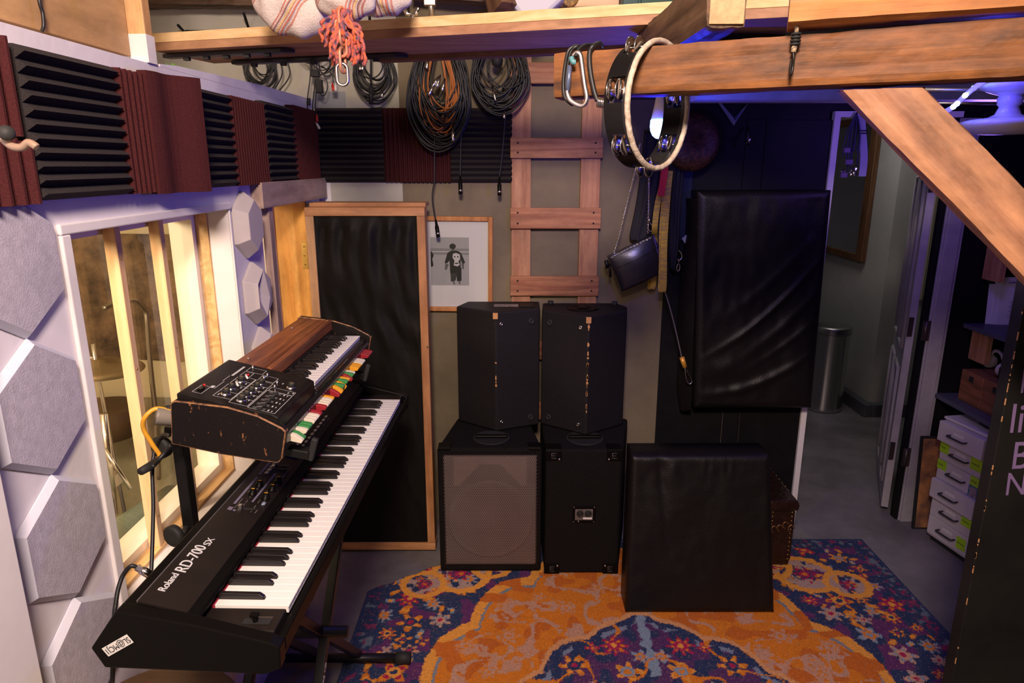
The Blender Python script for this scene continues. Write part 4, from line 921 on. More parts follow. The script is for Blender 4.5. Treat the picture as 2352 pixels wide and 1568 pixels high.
def bar_handle(rt, x, y):
    b = MB(); b.lathe([(0.085,0),(0.085,0.003),(0.075,0.004),(0.070,0.001)], (x,y,Zt+0.0005), 36); b.build('handle_cup', M_rubber, rt)
    b = MB(); b.box((x-0.075,y-0.012,Zt+0.002),(x+0.075,y+0.010,Zt+0.016)); b.build('handle', M_blackplastic, rt, bevel=0.005)
bar_handle(s1, -0.095, 2.935)
b = MB()
for x, sx in ((XL+0.006,1),(XR-0.006,-1)):
    b.box((x,YF+0.004,Zt-0.001),(x+sx*0.060,YF+0.060,Zt+0.004)); b.box((x,YF-0.002,Zt-0.012),(x+sx*0.055,YF+0.03,Zt+0.002)); b.build('corner_protector', M_blackplastic, s1, bevel=0.003); b = MB()
# right: turned, its back facing the room
s2 = root('bass_loudspeaker', (0.34,3.0,RZ), 'large black loudspeaker without grille, metal connector plate in its flat face', 'loudspeaker', 'large loudspeakers on the rug')
A0, A1 = 0.150, 0.490; YB = 2.80
b = MB(); b.prism([(x,y,RZ) for x,y in [(A0,YB),(A1,YB),(0.575,3.19),(0.142,3.22)]], (0,0,Zt-RZ)); b.build('cabinet', M_boxcarpet, s2, bevel=0.014, seg=3)
for x, sx, nm in ((A0,1,'l'),(A1,-1,'r')):
    for z, sz in ((Zt,-1),(RZ,1)):
        b = MB(); b.box((x-sx*0.002,YB-0.005,z+sz*0.002),(x+sx*0.070,YB+0.002,z+sz*0.052)); 
        if sz < 0: b.box((x-sx*0.002,YB-0.004,Zt-0.003),(x+sx*0.070,YB+0.065,Zt+0.004))
        cp_ = b.build('corner_protector', M_blackplastic, s2, bevel=0.003)
        c2_ = MB(); cxp = x+sx*0.036; zz = z+sz*0.027
        c2_.tube([(cxp-0.012,YB-0.0055,zz+0.012),(cxp+0.012,YB-0.0055,zz+0.012)],0.0022,6); c2_.tube([(cxp-0.010,YB-0.0055,zz+0.012),(cxp-0.010,YB-0.0055,zz-0.012)],0.0022,6); c2_.tube([(cxp-0.010,YB-0.0055,zz),(cxp+0.008,YB-0.0055,zz)],0.0022,6); c2_.tube([(cxp-0.010,YB-0.0055,zz-0.012),(cxp+0.012,YB-0.0055,zz-0.012)],0.0022,6)
        c2_.build('moulded_mark', mat('raised_black_mark',(0.05,0.045,0.045),0.3), cp_)
        c3_ = MB(); c3_.cyl((x+sx*0.060,YB-0.005,z+sz*0.044),(x+sx*0.060,YB-0.0075,z+sz*0.044),0.005,12); c3_.build('screw', M_steel, cp_)
bar_handle(s2, 0.335, 2.93)
pz = at(1341,1180,y=YB).z; pxm = at(1341,1180,y=YB).x
b = MB(); b.box((pxm-0.052,YB-0.005,pz-0.042),(pxm+0.052,YB+0.001,pz+0.042)); pl_ = b.build('connector_plate', M_blackplastic, s2, bevel=0.006)
b = MB(); b.box((pxm-0.040,YB-0.0065,pz-0.027),(pxm+0.040,YB-0.005,pz+0.027)); b.build('connector_dish', mat('worn_metal_dish',(0.20,0.17,0.15),0.45,metal=0.4,var=0.3,vscale=40), pl_)
for dx in (-0.018,0.018):
    b = MB(); b.lathe([(0.016,0),(0.016,0.005),(0.011,0.006),(0.010,0.002),(0.006,0.002),(0.006,0.006),(0.001,0.006)], (pxm+dx,YB-0.0065,pz+0.006), 20, axis=(0,-1,0)); b.build('speaker_socket', M_rubber, pl_)
b = MB(); b.box((pxm-0.004,YB-0.0078,pz-0.022),(pxm+0.036,YB-0.0066,pz-0.014)); b.build('white_label', M_ivory, pl_)
b = MB()
for dx in (-0.046,0.046):
    for dz in (-0.036,0.036): b.cyl((pxm+dx,YB-0.005,pz+dz),(pxm+dx,YB-0.0068,pz+dz),0.0028,8)
b.cyl((pxm-0.024,YB-0.005,pz-0.034),(pxm-0.024,YB-0.0075,pz-0.034),0.0042,8); b.build('plate_screws', M_steel, pl_)

# the upper pair, backs (two facets) facing the room
def stage_speaker(label, fp, zt, ridge_i, wear):
    xs = [p[0] for p in fp]; ys = [p[1] for p in fp]
    r_ = root('stage_loudspeaker', (sum(xs)/len(xs), sum(ys)/len(ys), Zt+0.004), label, 'loudspeaker', 'smaller loudspeakers stacked on the large pair')
    zb = Zt+0.005
    b = MB(); b.prism([(x,y,zb) for x,y in fp], (0,0,zt-zb)); cb = b.build('cabinet', M_boxpaint, r_, bevel=0.008, seg=3)
    rx_, ry_ = fp[ridge_i]
    b = MB(); rn = random.Random(int(rx_*1000)+5)
    if wear:
        b.box((rx_-0.012,ry_-0.004,zt-0.030),(rx_+0.010,ry_+0.010,zt-0.003))
        for k in range(wear):
            z = zt-0.03-rn.random()**1.3*0.42*(1 if wear > 10 else 1.2); h = rn.uniform(0.006,0.026); w = rn.uniform(0.002,0.0055)
            pts = [(rx_+w*math.cos(a)*rn.uniform(.7,1.2), ry_+0.0015, z+h/2*math.sin(a)*rn.uniform(.8,1.1)) for a in [2*PI*i/9 for i in range(9)]]
            b.prism(pts, (0,-0.003,0))
    b.build('chipped_edge', M_scuff, cb, label='bare plywood showing along the chipped edge')
    # rubber feet and bolts on the two facets
    n = len(fp); pl_, pr_ = fp[ridge_i-1], fp[(ridge_i+1) % n]
    for (q, t, rr, m_, nm) in ((pr_,0.80,0.016,M_rubber,'rubber_foot'),(pr_ if not wear > 10 else pl_,0.12,0.009,M_chrome,'bolt')) if not wear > 10 else ((pl_,0.82,0.016,M_rubber,'rubber_foot'),(pl_,0.16,0.010,M_chrome,'bolt')):
        for z in (zt-0.055, zb+0.045):
            p = Vector((rx_+(q[0]-rx_)*t, ry_+(q[1]-ry_)*t, z)); nn = Vector((q[1]-ry_, -(q[0]-rx_), 0)).normalized()
            if nn.y > 0: nn = -nn
            b = MB(); b.lathe([(rr,-0.001),(rr*0.95,0.005),(rr*0.6,0.007),(rr*0.45,0.004),(rr*0.2,0.004)], p, 20, axis=nn); b.build(nm, m_, r_)
    return r_, zt
r1, zt1 = stage_speaker('smaller black loudspeaker standing on the grilled one, label plate on its top', [(-0.074,3.003),(0.130,3.090),(0.132,3.262),(-0.215,3.262),(-0.262,3.140)], 1.208, 0, 5)
b = MB(); b.box((-0.085,3.135,zt1),(0.030,3.185,zt1+0.002)); b.build('label_plate', mat('grubby_label',(0.25,0.20,0.18),0.5,var=0.5,vscale=90), r1)
b = MB(); b.box((0.035,3.12,zt1),(0.105,3.19,zt1+0.006)); b.build('handle_plate', M_blackplastic, r1, bevel=0.003)
r2, zt2_ = stage_speaker('smaller black loudspeaker with a badly chipped edge, right of its twin', [(0.341,2.952),(0.532,3.085),(0.545,3.17),(0.51,3.262),(0.150,3.262),(0.139,3.10)], 1.200, 0, 26)
b = MB(); b.lathe([(0.075,0),(0.075,0.003),(0.055,0.004),(0.050,0.001),(0.03,0.001),(0.028,0.006),(0.002,0.007)], (0.33,3.13,zt2_), 32); b.build('pole_socket_cover', M_blackplastic, r2)
for x, y in ((0.185,3.22),(0.49,3.20)):
    b = MB(); b.cyl((x,y,zt2_),(x,y,zt2_+0.018),0.014,16); b.build('rubber_foot', M_rubber, r2)

# ================================================================== cloth-covered panels
def cloth_panel(name, label, corners_f, thick, seed, folds, cat='acoustic panel', nu=70, nv=70, m=None, round_=0.03):
    """corners_f: bl, br, tr, tl of the front; thick: vector to the back"""
    bl, br, tr, tl = map(Vector, corners_f); th = Vector(thick); n = (br-bl).cross(tl-bl).normalized()
    if n.dot(th) > 0: n = -n
    k = MB()
    def fn(u, v):
        p = bl.lerp(br,u).lerp(tl.lerp(tr,u),v)
        e = min(u*(br-bl).length, (1-u)*(br-bl).length, v*(tl-bl).length, (1-v)*(tl-bl).length)
        r = max(0, 1-e/round_); d = folds(u,v)*min(1,e/0.05) - round_*0.5*r*r
        return p + n*d
    k.grid(fn, nu, nv)
    W_ = nu+1
    rim = [j for j in range(W_)] + [W_*j+nu for j in range(1,nv+1)] + [W_*nv+i for i in range(nu-1,-1,-1)] + [W_*j for j in range(nv-1,0,-1)]
    vs = [Vector(k.v[i]) for i in rim]; c_ = len(vs); base = len(k.v)
    k.v += [tuple(p+th) for p in vs]
    for i in range(c_):
        j = (i+1) % c_; k.f.append([rim[i],rim[j],base+j,base+i]); k.m.append(0); k.sm.append(True)
    k.f.append([base+i for i in range(c_)]); k.m.append(0); k.sm.append(False)
    return tag(k.build(name, m or M_fabric), label, cat, None)
def folds_low(u, v):
    w = 0.006*noise.noise(Vector((u*4,v*4,3))) + 0.002*noise.noise(Vector((u*14,v*14,3)))
    w -= 0.010*math.exp(-((u-0.20-0.12*(1-v))/0.03)**2)*max(0,v-0.25)
    w += 0.008*math.exp(-((u-0.30)/0.05)**2-((v-0.9)/0.08)**2)
    for c_ in (0.52,0.58,0.66,0.72): w += 0.004*math.exp(-((u-c_)/0.010)**2-((v-0.93)/0.05)**2)
    return w
cloth_panel('cloth_covered_panel', 'thick black cloth-wrapped panel standing on the rug in front of the loudspeakers', [(0.482,2.510,RZ),(1.112,2.510,RZ),(1.078,2.640,0.675),(0.500,2.625,0.680)], (0.0,0.13,0.0), 1, folds_low, round_=0.02)
def folds_up(u, v):
    w = 0.010*noise.noise(Vector((u*3,v*4,8))) + 0.003*noise.noise(Vector((u*12,v*12,2)))
    for (c_, k_, wd, am, u0, uw) in ((0.42,0.50,0.020,0.013,0.55,0.35),(0.30,0.45,0.030,0.008,0.7,0.3),(0.12,0.22,0.024,0.014,0.5,0.4),(0.56,0.5,0.03,0.006,0.6,0.3),(0.22,0.35,0.02,0.006,0.75,0.25)):
        d = v-(c_+k_*(u-0.5)+0.25*(u-0.5)**2); w += am*math.exp(-(d/wd)**2)*math.exp(-((u-u0)/uw)**2)
    w += 0.012*math.exp(-((u-0.22)/0.12)**2-((v-0.20)/0.05)**2)
    return w
pu = cloth_panel('cloth_covered_panel', 'tall black leathery cloth-wrapped panel hanging on the black wall left of the doorway', [(0.900,3.165,0.690),(1.475,3.165,0.690),(1.452,3.165,1.738),(0.842,3.165,1.735)], (0,0.138,0), 2, folds_up, nu=90, nv=140, round_=0.035)
b = MB()   # slack cloth bulging along its left edge and below
def slack(u, v):
    z = 0.68+v*1.02; off = 0.05*math.sin(PI*min(1,v*1.2))*0.5+0.035
    a = u*PI*0.9; return Vector((0.885-0.035*(v)-off*math.sin(a)*(1+0.3*noise.noise(Vector((v*5,0,0)))), 3.18+0.14*u, z-0.03*math.sin(a)*(1-v)))
b.grid(slack, 14, 60); b.build('slack_edge', M_fabric, pu)
# tall black lining boards of the dark wall (with pale cracks between them)
b = MB()
for x0, x1 in ((0.745,1.085),(1.088,1.175),(1.178,1.484)): b.box((x0,D-0.016,0),(x1,D-0.001,2.05 if x0>0.8 else 2.13))
struct(b.build('trim_12', M_blackwall, bevel=0.001), 'black painted boards behind the hanging panel')
b = MB(); b.box((1.0855,D-0.010,0.2),(1.0875,D-0.002,0.8)); b.box((1.1755,D-0.010,0.35),(1.1772,D-0.002,0.8)); struct(b.build('trim_13', M_shadowwood), 'pale cracks between the black boards')
# trunk
tk = root('ornate_trunk', (1.14,3.05,RZ), 'dark brown embossed trunk with studs behind the cloth-covered panel', 'trunk')
M_trunk = mat('dark_embossed_leather', (0.020,0.008,0.005), 0.3, bump=0.9, bscale=60, var=0.4, vscale=30)
b = MB(); b.box((0.96,2.865,0.04),(1.318,3.26,0.30)); b.build('body', M_trunk, tk, bevel=0.012)
b = MB(); b.prism([(0.955,2.858,0.30),(1.324,2.858,0.30),(1.330,2.858,0.325),(1.318,2.858,0.352),(0.955,2.858,0.352)], (0,0.41,0)); b.build('lid', M_trunk, tk, bevel=0.008)
b = MB(); b.box((0.965,2.87,RZ),(1.312,3.25,0.05)); b.build('plinth', M_trunk, tk, bevel=0.006)
b = MB(); rn = random.Random(4)
for i in range(14):
    z = 0.05+i*0.022
    for x in (1.300,1.19,1.21): b.lathe([(0.004,0),(0.003,0.002),(0.001,0.003)], (x,2.8648,z), 8, axis=(0,-1,0))
for i in range(10): b.lathe([(0.004,0),(0.003,0.002),(0.001,0.003)], (1.3295,2.88+i*0.04,0.335), 8, axis=(1,0,0))
b.build('studs', M_brass, tk)
b = MB()
for i in range(6):
    c_ = Vector((1.17+i*0.026,2.863,0.215+0.012*math.sin(i*2))); b.tube([c_+Vector((0.013*math.cos(a),0,0.016*math.sin(a))) for a in [2*PI*k/14*0.8 for k in range(14)]], 0.0035, 6)
b.build('scroll_ornament', mat('bronze_scroll',(0.20,0.10,0.05),0.35,metal=0.6), tk)

# ================================================================== rug
def make_rug():
    x0, x1, y0, y1 = -0.644, 1.775, 1.30, 3.105
    st = 0.0036; nx = int((x1-x0)/st); ny = int((y1-y0)/st)
    X, Y = np.meshgrid(np.linspace(x0,x1,nx+1), np.linspace(y0,y1,ny+1))
    rs = np.random.RandomState(5)
    def vnoise(sc, seed):
        r = np.random.RandomState(seed).rand(220,220)
        u = (X-x0)/sc+3; v = (Y-y0)/sc+3
        i = np.floor(u).astype(int) % 219; j = np.floor(v).astype(int) % 219; fu = u-np.floor(u); fv = v-np.floor(v)
        fu = fu*fu*(3-2*fu); fv = fv*fv*(3-2*fv)
        return (r[j,i]*(1-fu)+r[j,i+1]*fu)*(1-fv)+(r[j+1,i]*(1-fu)+r[j+1,i+1]*fu)*fv
    wob = 0.010
    Xw = X + (vnoise(0.02,1)-0.5)*wob; Yw = Y + (vnoise(0.02,2)-0.5)*wob
    navy = np.array((0.026,0.040,0.098)); purple = np.array((0.105,0.030,0.110)); orange = np.array((0.60,0.185,0.018)); lorange = np.array((0.70,0.30,0.05))
    blue = np.array((0.20,0.27,0.34)); crim = np.array((0.36,0.016,0.075)); beige = np.array((0.48,0.27,0.18)); rust = np.array((0.42,0.09,0.02))
    cx, cy = 0.535, 1.57
    C_ = np.zeros(X.shape+(3,)); C_[:] = navy
    dx, dy = Xw-cx, Yw-cy
    # purple patches in the navy ground
    m = vnoise(0.05,3) > 0.62; C_[m] = purple
    # orange field with a scalloped edge
    th = np.arctan2(dy/1.45, dx/0.97); r = np.hypot(dx/0.97, dy/1.45)
    sc = 0.955+0.055*np.abs(np.sin(th*9))
    field = r < sc
    C_[field] = orange; C_[(r < sc) & (r > sc-0.045)] = lorange; C_[(np.abs(r-(sc-0.052)) < 0.006)] = blue*0.8
    m = field & (vnoise(0.06,4) > 0.60); C_[m] = rust*0.6+orange*0.4
    # pale sprigs on the orange field
    sp = field & (r < sc-0.08) & (np.abs(vnoise(0.11,5)-0.5) < 0.05) & (vnoise(0.016,6) > 0.35); C_[sp] = beige
    sp = field & (r < sc-0.08) & (vnoise(0.09,15) > 0.68) & (vnoise(0.02,16) > 0.45); C_[sp] = beige*0.9+orange*0.1
    # medallion
    th2 = np.arctan2(dy/0.93, dx/0.66); r2 = np.hypot(dx/0.66, dy/0.93)
    ogee = 0.10*np.exp(-((np.abs(th2)-PI/2)/0.10)**2)
    sc2 = 0.90+0.05*np.abs(np.sin(th2*8))+ogee
    med = r2 < sc2
    C_[(r2 < sc2+0.03) & (~med)] = beige*0.5+lorange*0.5
    C_[med] = purple*0.75+navy*0.25; C_[med & (r2 > sc2-0.035)] = navy; C_[med & (np.abs(r2-(sc2-0.045)) < 0.014)] = blue*0.8+purple*0.2
    m = med & (vnoise(0.045,7) > 0.60); C_[m] = navy
    m = med & (np.abs(dx) < 0.004+0.026*vnoise(0.03,8)) & (r2 > 0.62); C_[m] = blue
    m = med & (np.abs(vnoise(0.10,9)-0.5) < 0.03); C_[m] = orange
    # flowers
    def flower(fx_, fy_, R, cols, n, rot=0, sq=1.0):
        ii = (np.abs(X[0]-fx_) < R*1.3).nonzero()[0]; jj = (np.abs(Y[:,0]-fy_) < R*1.3).nonzero()[0]
        if len(ii) == 0 or len(jj) == 0: return
        s = np.s_[jj[0]:jj[-1]+1, ii[0]:ii[-1]+1]
        u = (Xw[s]-fx_); v = (Yw[s]-fy_)*sq; rr = np.hypot(u,v)/R; t = np.arctan2(v,u)+rot
        pet = 0.72+0.28*np.cos(t*n)
        sub = C_[s]
        for fr_, c_ in zip((1.0,0.72,0.45,0.22), cols):
            sub[rr < pet*fr_ if fr_ > 0.5 else rr < fr_] = c_
        C_[s] = sub
    pal = [(orange,lorange,navy,crim),(blue,beige,orange,blue),(crim,orange,crim,lorange),(beige,blue,beige,crim),(orange,crim,lorange,navy),(lorange,orange,blue,orange),(beige,orange,navy,crim)]
    pts = []
    tries = 0
    while len(pts) < 190 and tries < 6000:
        tries += 1
        px_, py_ = rs.uniform(x0+0.10,x1-0.10), rs.uniform(y0,y1-0.10); R = rs.uniform(0.026,0.062)
        q = math.hypot((px_-cx)/0.97,(py_-cy)/1.45)
        if q < 1.06: continue
        if any((px_-a)**2+(py_-b_)**2 < (R+c_)**2*0.92 for a,b_,c_ in pts): continue
        pts.append((px_,py_,R)); flower(px_,py_,R,pal[rs.randint(len(pal))],rs.choice([4,5,6,8]),rs.uniform(0,6))
    for px_, py_, R in pts[::2]:   # leaves
        for k in range(3):
            a = rs.uniform(0,2*PI); lx, ly = px_+math.cos(a)*R*1.5, py_+math.sin(a)*R*1.5
            if math.hypot((lx-cx)/0.97,(ly-cy)/1.45) > 1.04: flower(lx,ly,R*0.45,(orange if k else blue,)*2+(lorange,lorange),2,a)
    for sgn in (-1,1):   # medallion flowers, mirrored
        for (u,v,R,p,n) in ((0.13,0.74,0.060,2,8),(0.30,0.63,0.060,0,6),(0.10,0.60,0.055,5,5),(0.22,0.50,0.05,3,6),(0.40,0.50,0.06,0,5),(0.04,0.68,0.04,1,5),(0.22,0.73,0.03,2,4),(0.33,0.40,0.05,2,6)):
            flower(cx+sgn*u,cy+v,R,pal[p],n)
        for (u,v,R,p) in ((0.30,0.98,0.05,5),(0.55,0.80,0.055,3),(0.62,0.60,0.045,5),(0.72,0.74,0.05,3),(0.15,1.12,0.05,3),(0.42,1.05,0.04,3)):
            flower(cx+sgn*u,cy+v,R*0.9,(beige*0.8+orange*0.2,orange,beige,orange),6)
    # scroll cartouches at the two far corners
    for sx_, fx_ in ((1,1.36),(-1,-0.24)):
        for (ox,oy,R) in ((0,2.80,0.13),(0.16*sx_,2.72,0.09),(-0.14*sx_,2.86,0.085)):
            rr = np.hypot(Xw-(fx_+ox), Yw-oy); m = (np.abs(rr-R) < 0.016); C_[m] = lorange; m = (rr < R-0.016) & (rr > R*0.45); C_[m & (vnoise(0.03,11) > 0.4)] = beige*0.7+blue*0.3
            flower(fx_+ox, oy, R*0.42, (crim,navy,crim,orange), 6)
    # border bands
    e = np.minimum(np.minimum(X-x0, x1-X), y1-Y)
    m = e < 0.085; bcol = np.where(vnoise(0.02,12)[...,None] > 0.72, blue*0.55, navy); C_[m] = bcol[m]
    m = m & (vnoise(0.018,13) > 0.72); C_[m] = crim*0.5+navy*0.5
    C_[e < 0.012] = navy*1.2
    # yarn speckle: swap with neighbours
    k = rs.randint(-1,2,X.shape); l = rs.randint(-1,2,X.shape)
    J = np.clip(np.arange(X.shape[0])[:,None]+k,0,X.shape[0]-1); I = np.clip(np.arange(X.shape[1])[None,:]+l,0,X.shape[1]-1)
    S = C_[J,I]; m = rs.rand(*X.shape) < 0.55; C_[m] = S[m]
    C_ *= (0.80+0.40*rs.rand(*X.shape))[...,None]
    m = (rs.rand(*X.shape) < 0.05); C_[m] = C_[m]*0.5+beige*0.35
    Z = 0.010+0.002*rs.rand(*X.shape)
    # folded-under far left corner
    keep = (Y - 2.668) < (X + 0.644)*0.69 + 0.006*np.sin(X*60)
    idx = np.arange((nx+1)*(ny+1)).reshape(ny+1,nx+1)
    quad = np.stack([idx[:-1,:-1],idx[:-1,1:],idx[1:,1:],idx[1:,:-1]],-1).reshape(-1,4)
    kq = keep[:-1,:-1].reshape(-1); quad = quad[kq]
    me = bpy.data.meshes.new('patterned_rug')
    co = np.stack([X,Y,Z],-1).reshape(-1,3).astype(np.float32)
    used = np.unique(quad); mp_ = -np.ones(len(co),int); mp_[used] = np.arange(len(used)); co = co[used]; quad = mp_[quad]; colr = C_.reshape(-1,3)[used]
    o3 = np.array((0.565,2.2,0.0))
    me.vertices.add(len(co)); me.vertices.foreach_set('co', (co-o3).astype(np.float32).ravel())
    me.loops.add(quad.size); me.loops.foreach_set('vertex_index', quad.ravel().astype(np.int32))
    me.polygons.add(len(quad)); me.polygons.foreach_set('loop_start', np.arange(0,quad.size,4,dtype=np.int32)); me.polygons.foreach_set('loop_total', np.full(len(quad),4,dtype=np.int32))
    me.update(calc_edges=True)
    ca = me.color_attributes.new('pile','FLOAT_COLOR','POINT'); ca.data.foreach_set('color', np.concatenate([colr,np.ones((len(colr),1))],1).astype(np.float32).ravel())
    m = bpy.data.materials.new('woven_pile'); m.use_nodes = True; nt = m.node_tree; bs = nt.nodes['Principled BSDF']; bs.inputs['Roughness'].default_value = 0.95; bs.inputs['Specular IOR Level'].default_value = 0.1
    at_ = nt.nodes.new('ShaderNodeAttribute'); at_.attribute_name = 'pile'; nt.links.new(at_.outputs['Color'], bs.inputs['Base Color'])
    me.materials.append(m)
    o = bpy.data.objects.new('patterned_rug', me); COL.objects.link(o); o.location = o3
    sm = o.modifiers.new('thick','SOLIDIFY'); sm.thickness = 0.009; sm.offset = -1
    return tag(o, 'worn orange, navy and purple floral rug under the loudspeakers', 'rug')
make_rug()
# ================================================================== things hung beside the black wall
HY = D - 0.05
def ribbon(pts, w, t, m, name, parent, wdir=(1,0,0), label=None):
    k = MB(); P_ = spline(pts, 6); wd = Vector(wdir); vs = []; n = len(P_)
    for i, p in enumerate(P_):
        tn = (P_[min(n-1,i+1)]-P_[max(0,i-1)]).normalized(); sd = (wd - tn*wd.dot(tn)).normalized(); nn = tn.cross(sd)
        for a, c_ in ((-1,-1),(1,-1),(1,1),(-1,1)): vs.append(p+sd*w/2*a+nn*t/2*c_)
    fs = [(0,1,2,3), tuple(4*(n-1)+q for q in (3,2,1,0))]
    for i in range(n-1):
        for q in range(4): r_ = (q+1) % 4; fs.append((4*i+q,4*i+r_,4*i+4+r_,4*i+4+q))
    k.add(vs, fs); return k.build(name, m, parent, label=label)
# black trousers / garments
def garment(name, label, left, right, m, y, depth=0.05, seed=1):
    n = len(left); k = MB()
    L_ = spline([at(u,v,y=y) for u,v in left], 6); R_ = spline([at(u,v,y=y) for u,v in right], 6); N_ = min(len(L_),len(R_))
    vs = []; q = 28
    for i in range(N_):
        for j in range(q):
            a = 2*PI*j/q; t = (1-math.cos(a))/2
            p = L_[i].lerp(R_[i], t); d = depth/2*math.sin(a)*(0.8+0.35*math.sin(t*17+seed+i*0.05)+0.3*noise.noise(Vector((t*4,i*0.15,seed))))
            vs.append(p + Vector((0,d,0)))
    fs = [(i*q+j, i*q+(j+1)%q, (i+1)*q+(j+1)%q, (i+1)*q+j) for i in range(N_-1) for j in range(q)]
    fs.append(tuple(range(q))[::-1]); fs.append(tuple((N_-1)*q+j for j in range(q)))
    k.add(vs, fs, 0, True)
    return tag(k.build(name, m), label, 'clothing', 'garments hung beside the ladder')
M_navy = mat('navy_cotton', (0.010,0.016,0.045), 0.8, bump=0.3, bscale=200)
M_jkt = mat('black_twill', (0.010,0.009,0.011), 0.75, bump=0.3, bscale=200)
garment('hanging_trousers', 'black garment hanging left of the yellow webbing, its hem beside the handbag', [(1480,300),(1470,400),(1460,470),(1446,540),(1450,552)], [(1540,300),(1522,400),(1512,470),(1497,535),(1490,552)], M_jkt, HY-0.0, 0.05, 1)
garment('hanging_shirt', 'dark navy garment behind the yellow webbing', [(1515,300),(1505,400),(1500,470),(1500,540),(1512,560)], [(1600,300),(1592,400),(1590,460),(1588,530),(1560,556)], M_navy, HY+0.02, 0.03, 2)
garment('hanging_jacket_sleeve', 'narrow black sleeve hanging right of the yellow webbing', [(1540,320),(1538,400),(1535,480),(1532,560),(1538,615)], [(1582,320),(1570,400),(1562,480),(1558,560),(1548,622)], M_jkt, HY-0.045, 0.05, 3)
k = MB(); A = [at(u,v,y=HY-.03) for u,v in ((1566,548),(1590,528),(1592,555),(1582,565),(1574,560))]; k.prism(A, (0,0.008,0)); tag(k.build('grey_rag', mat('grey_cloth',(0.30,0.32,0.36),0.9), bevel=0.002), 'small pale grey cloth corner between the sleeve and the hanging panel', 'cloth')
# yellow webbing sling with a red sleeve
ws = root('webbing_sling', at(1515,672,y=HY-.1), 'yellow webbing sling with a red sleeve, two long loops hanging beside the handbag', 'strap')
M_web = mat('worn_yellow_webbing', (0.72,0.47,0.03), 0.8, col2=(0.30,0.22,0.08), vscale=30, stretch=(0.6,0.6,5), bump=0.6, bscale=80)
WYs = HY-0.165
ribbon([at(1538,392,y=WYs), at(1534,430,y=WYs), at(1530,480,y=WYs), at(1525,560,y=WYs), at(1524,640,y=WYs), at(1522,668,y=WYs+.01), at(1519,660,y=WYs+.025), at(1521,600,y=WYs+.03), at(1522,520,y=WYs+.025), at(1530,440,y=WYs+.02), at(1534,400,y=WYs+.015)], 0.030, 0.004, M_web, 'front_loop', ws)
ribbon([at(1530,400,y=WYs+.035), at(1512,460,y=WYs+.035), at(1504,520,y=WYs+.035), at(1504,550,y=WYs+.12), at(1504,600,y=WYs+.14), at(1500,655,y=WYs+.14), at(1494,662,y=WYs+.15), at(1494,650,y=WYs+.16), at(1500,560,y=WYs+.15)], 0.026, 0.004, M_web, 'rear_loop', ws)
ribbon([at(1528,375,y=WYs-.015), at(1524,410,y=WYs-.015), at(1518,450,y=WYs-.015)], 0.030, 0.008, mat('red_sleeve',(0.60,0.015,0.012),0.6), 'red_sleeve', ws)
# handbag
hb = root('leather_handbag', at(1460,660,y=HY-.07), 'small black leather handbag hanging askew on a silver chain', 'handbag')
M_leather = mat('glossy_black_leather', (0.018,0.015,0.019), 0.28, spec=0.6, bump=0.08, bscale=150)
c_ = [at(u,v,y=HY-.09) for u,v in ((1428,668),(1534,616),(1500,538),(1396,590))]
bl, br, tr, tl = c_
k = MB()
def bagf(u, v):
    p = bl.lerp(br,u).lerp(tl.lerp(tr,u),v); e = min(u,1-u,v,1-v); bul = 0.035*(math.sin(PI*u)**0.6)*(math.sin(PI*min(1,v*0.8+0.15))**0.6)
    return p + Vector((0,-0.012-bul,0))
k.grid(bagf, 24, 16)
W_ = 25; rim = [j for j in range(W_)]+[W_*j+24 for j in range(1,17)]+[W_*16+i for i in range(23,-1,-1)]+[W_*j for j in range(15,0,-1)]
vs = [Vector(k.v[i]) for i in rim]; base = len(k.v); k.v += [tuple(p+Vector((0,0.05,0))) for p in vs]
for i in range(len(rim)): j = (i+1) % len(rim); k.f.append([rim[i],rim[j],base+j,base+i]); k.m.append(0); k.sm.append(False)
k.f.append([base+i for i in range(len(rim))]); k.m.append(0); k.sm.append(False)
k.build('bag_body', M_leather, hb)
k = MB(); u_ = (br-bl).normalized(); v_ = (tl-bl).normalized()
def bp_(u, v, d): return bl.lerp(br,u).lerp(tl.lerp(tr,u),v)+Vector((0,-d,0))
k.grid(lambda u, v: bagf(u*1.0, 0.66+0.34*v)+Vector((0,-0.004,0)), 24, 8); k.build('flap', M_leather, hb)
k = MB(); k.tube([bagf(0.01+0.98*i/20,0.66)+Vector((0,-0.0045,0)) for i in range(21)], 0.0016, 6); k.tube([bp_(0.02,0.03,0.018),bp_(0.98,0.03,0.018),bp_(0.98,0.66,0.02)], 0.002, 6); k.build('stitched_seam', M_leather, hb)
def chain(pts, name, parent, r=0.0045, m=None):
    P_ = spline(pts, 20); L = [0]
    for i in range(1,len(P_)): L.append(L[-1]+(P_[i]-P_[i-1]).length)
    k = MB(); s_ = 0; i = 0; alt = 0
    while s_ < L[-1]:
        while i < len(P_)-2 and L[i+1] < s_: i += 1
        p = P_[i].lerp(P_[i+1], (s_-L[i])/max(1e-6,L[i+1]-L[i])); t = (P_[i+1]-P_[i]).normalized()
        sd = t.cross(Vector((0,1,0)) if alt else Vector((1,0,0.3))).normalized()
        k.tube([p+t*r*1.2*math.cos(q)+sd*r*0.7*math.sin(q) for q in [2*PI*j/8 for j in range(8)]], r*0.30, 5, closed=True)
        s_ += r*1.75; alt = 1-alt
    return k.build(name, m or M_chrome, parent)
chain([at(1470,330,y=HY-.08), at(1458,395,y=HY-.08), at(1440,470,y=HY-.07), at(1423,540,y=HY-.07), at(1410,582,y=HY-.07)], 'chain_strap', hb)
chain([bp_(0.05,0.98,0.032), bp_(0.5,0.99,0.034), bp_(0.95,0.98,0.032)], 'chain_trim', hb)
chain([at(1491,400,y=HY-.08), at(1490,480,y=HY-.08), at(1488,538,y=HY-.07)], 'chain_strap', hb)
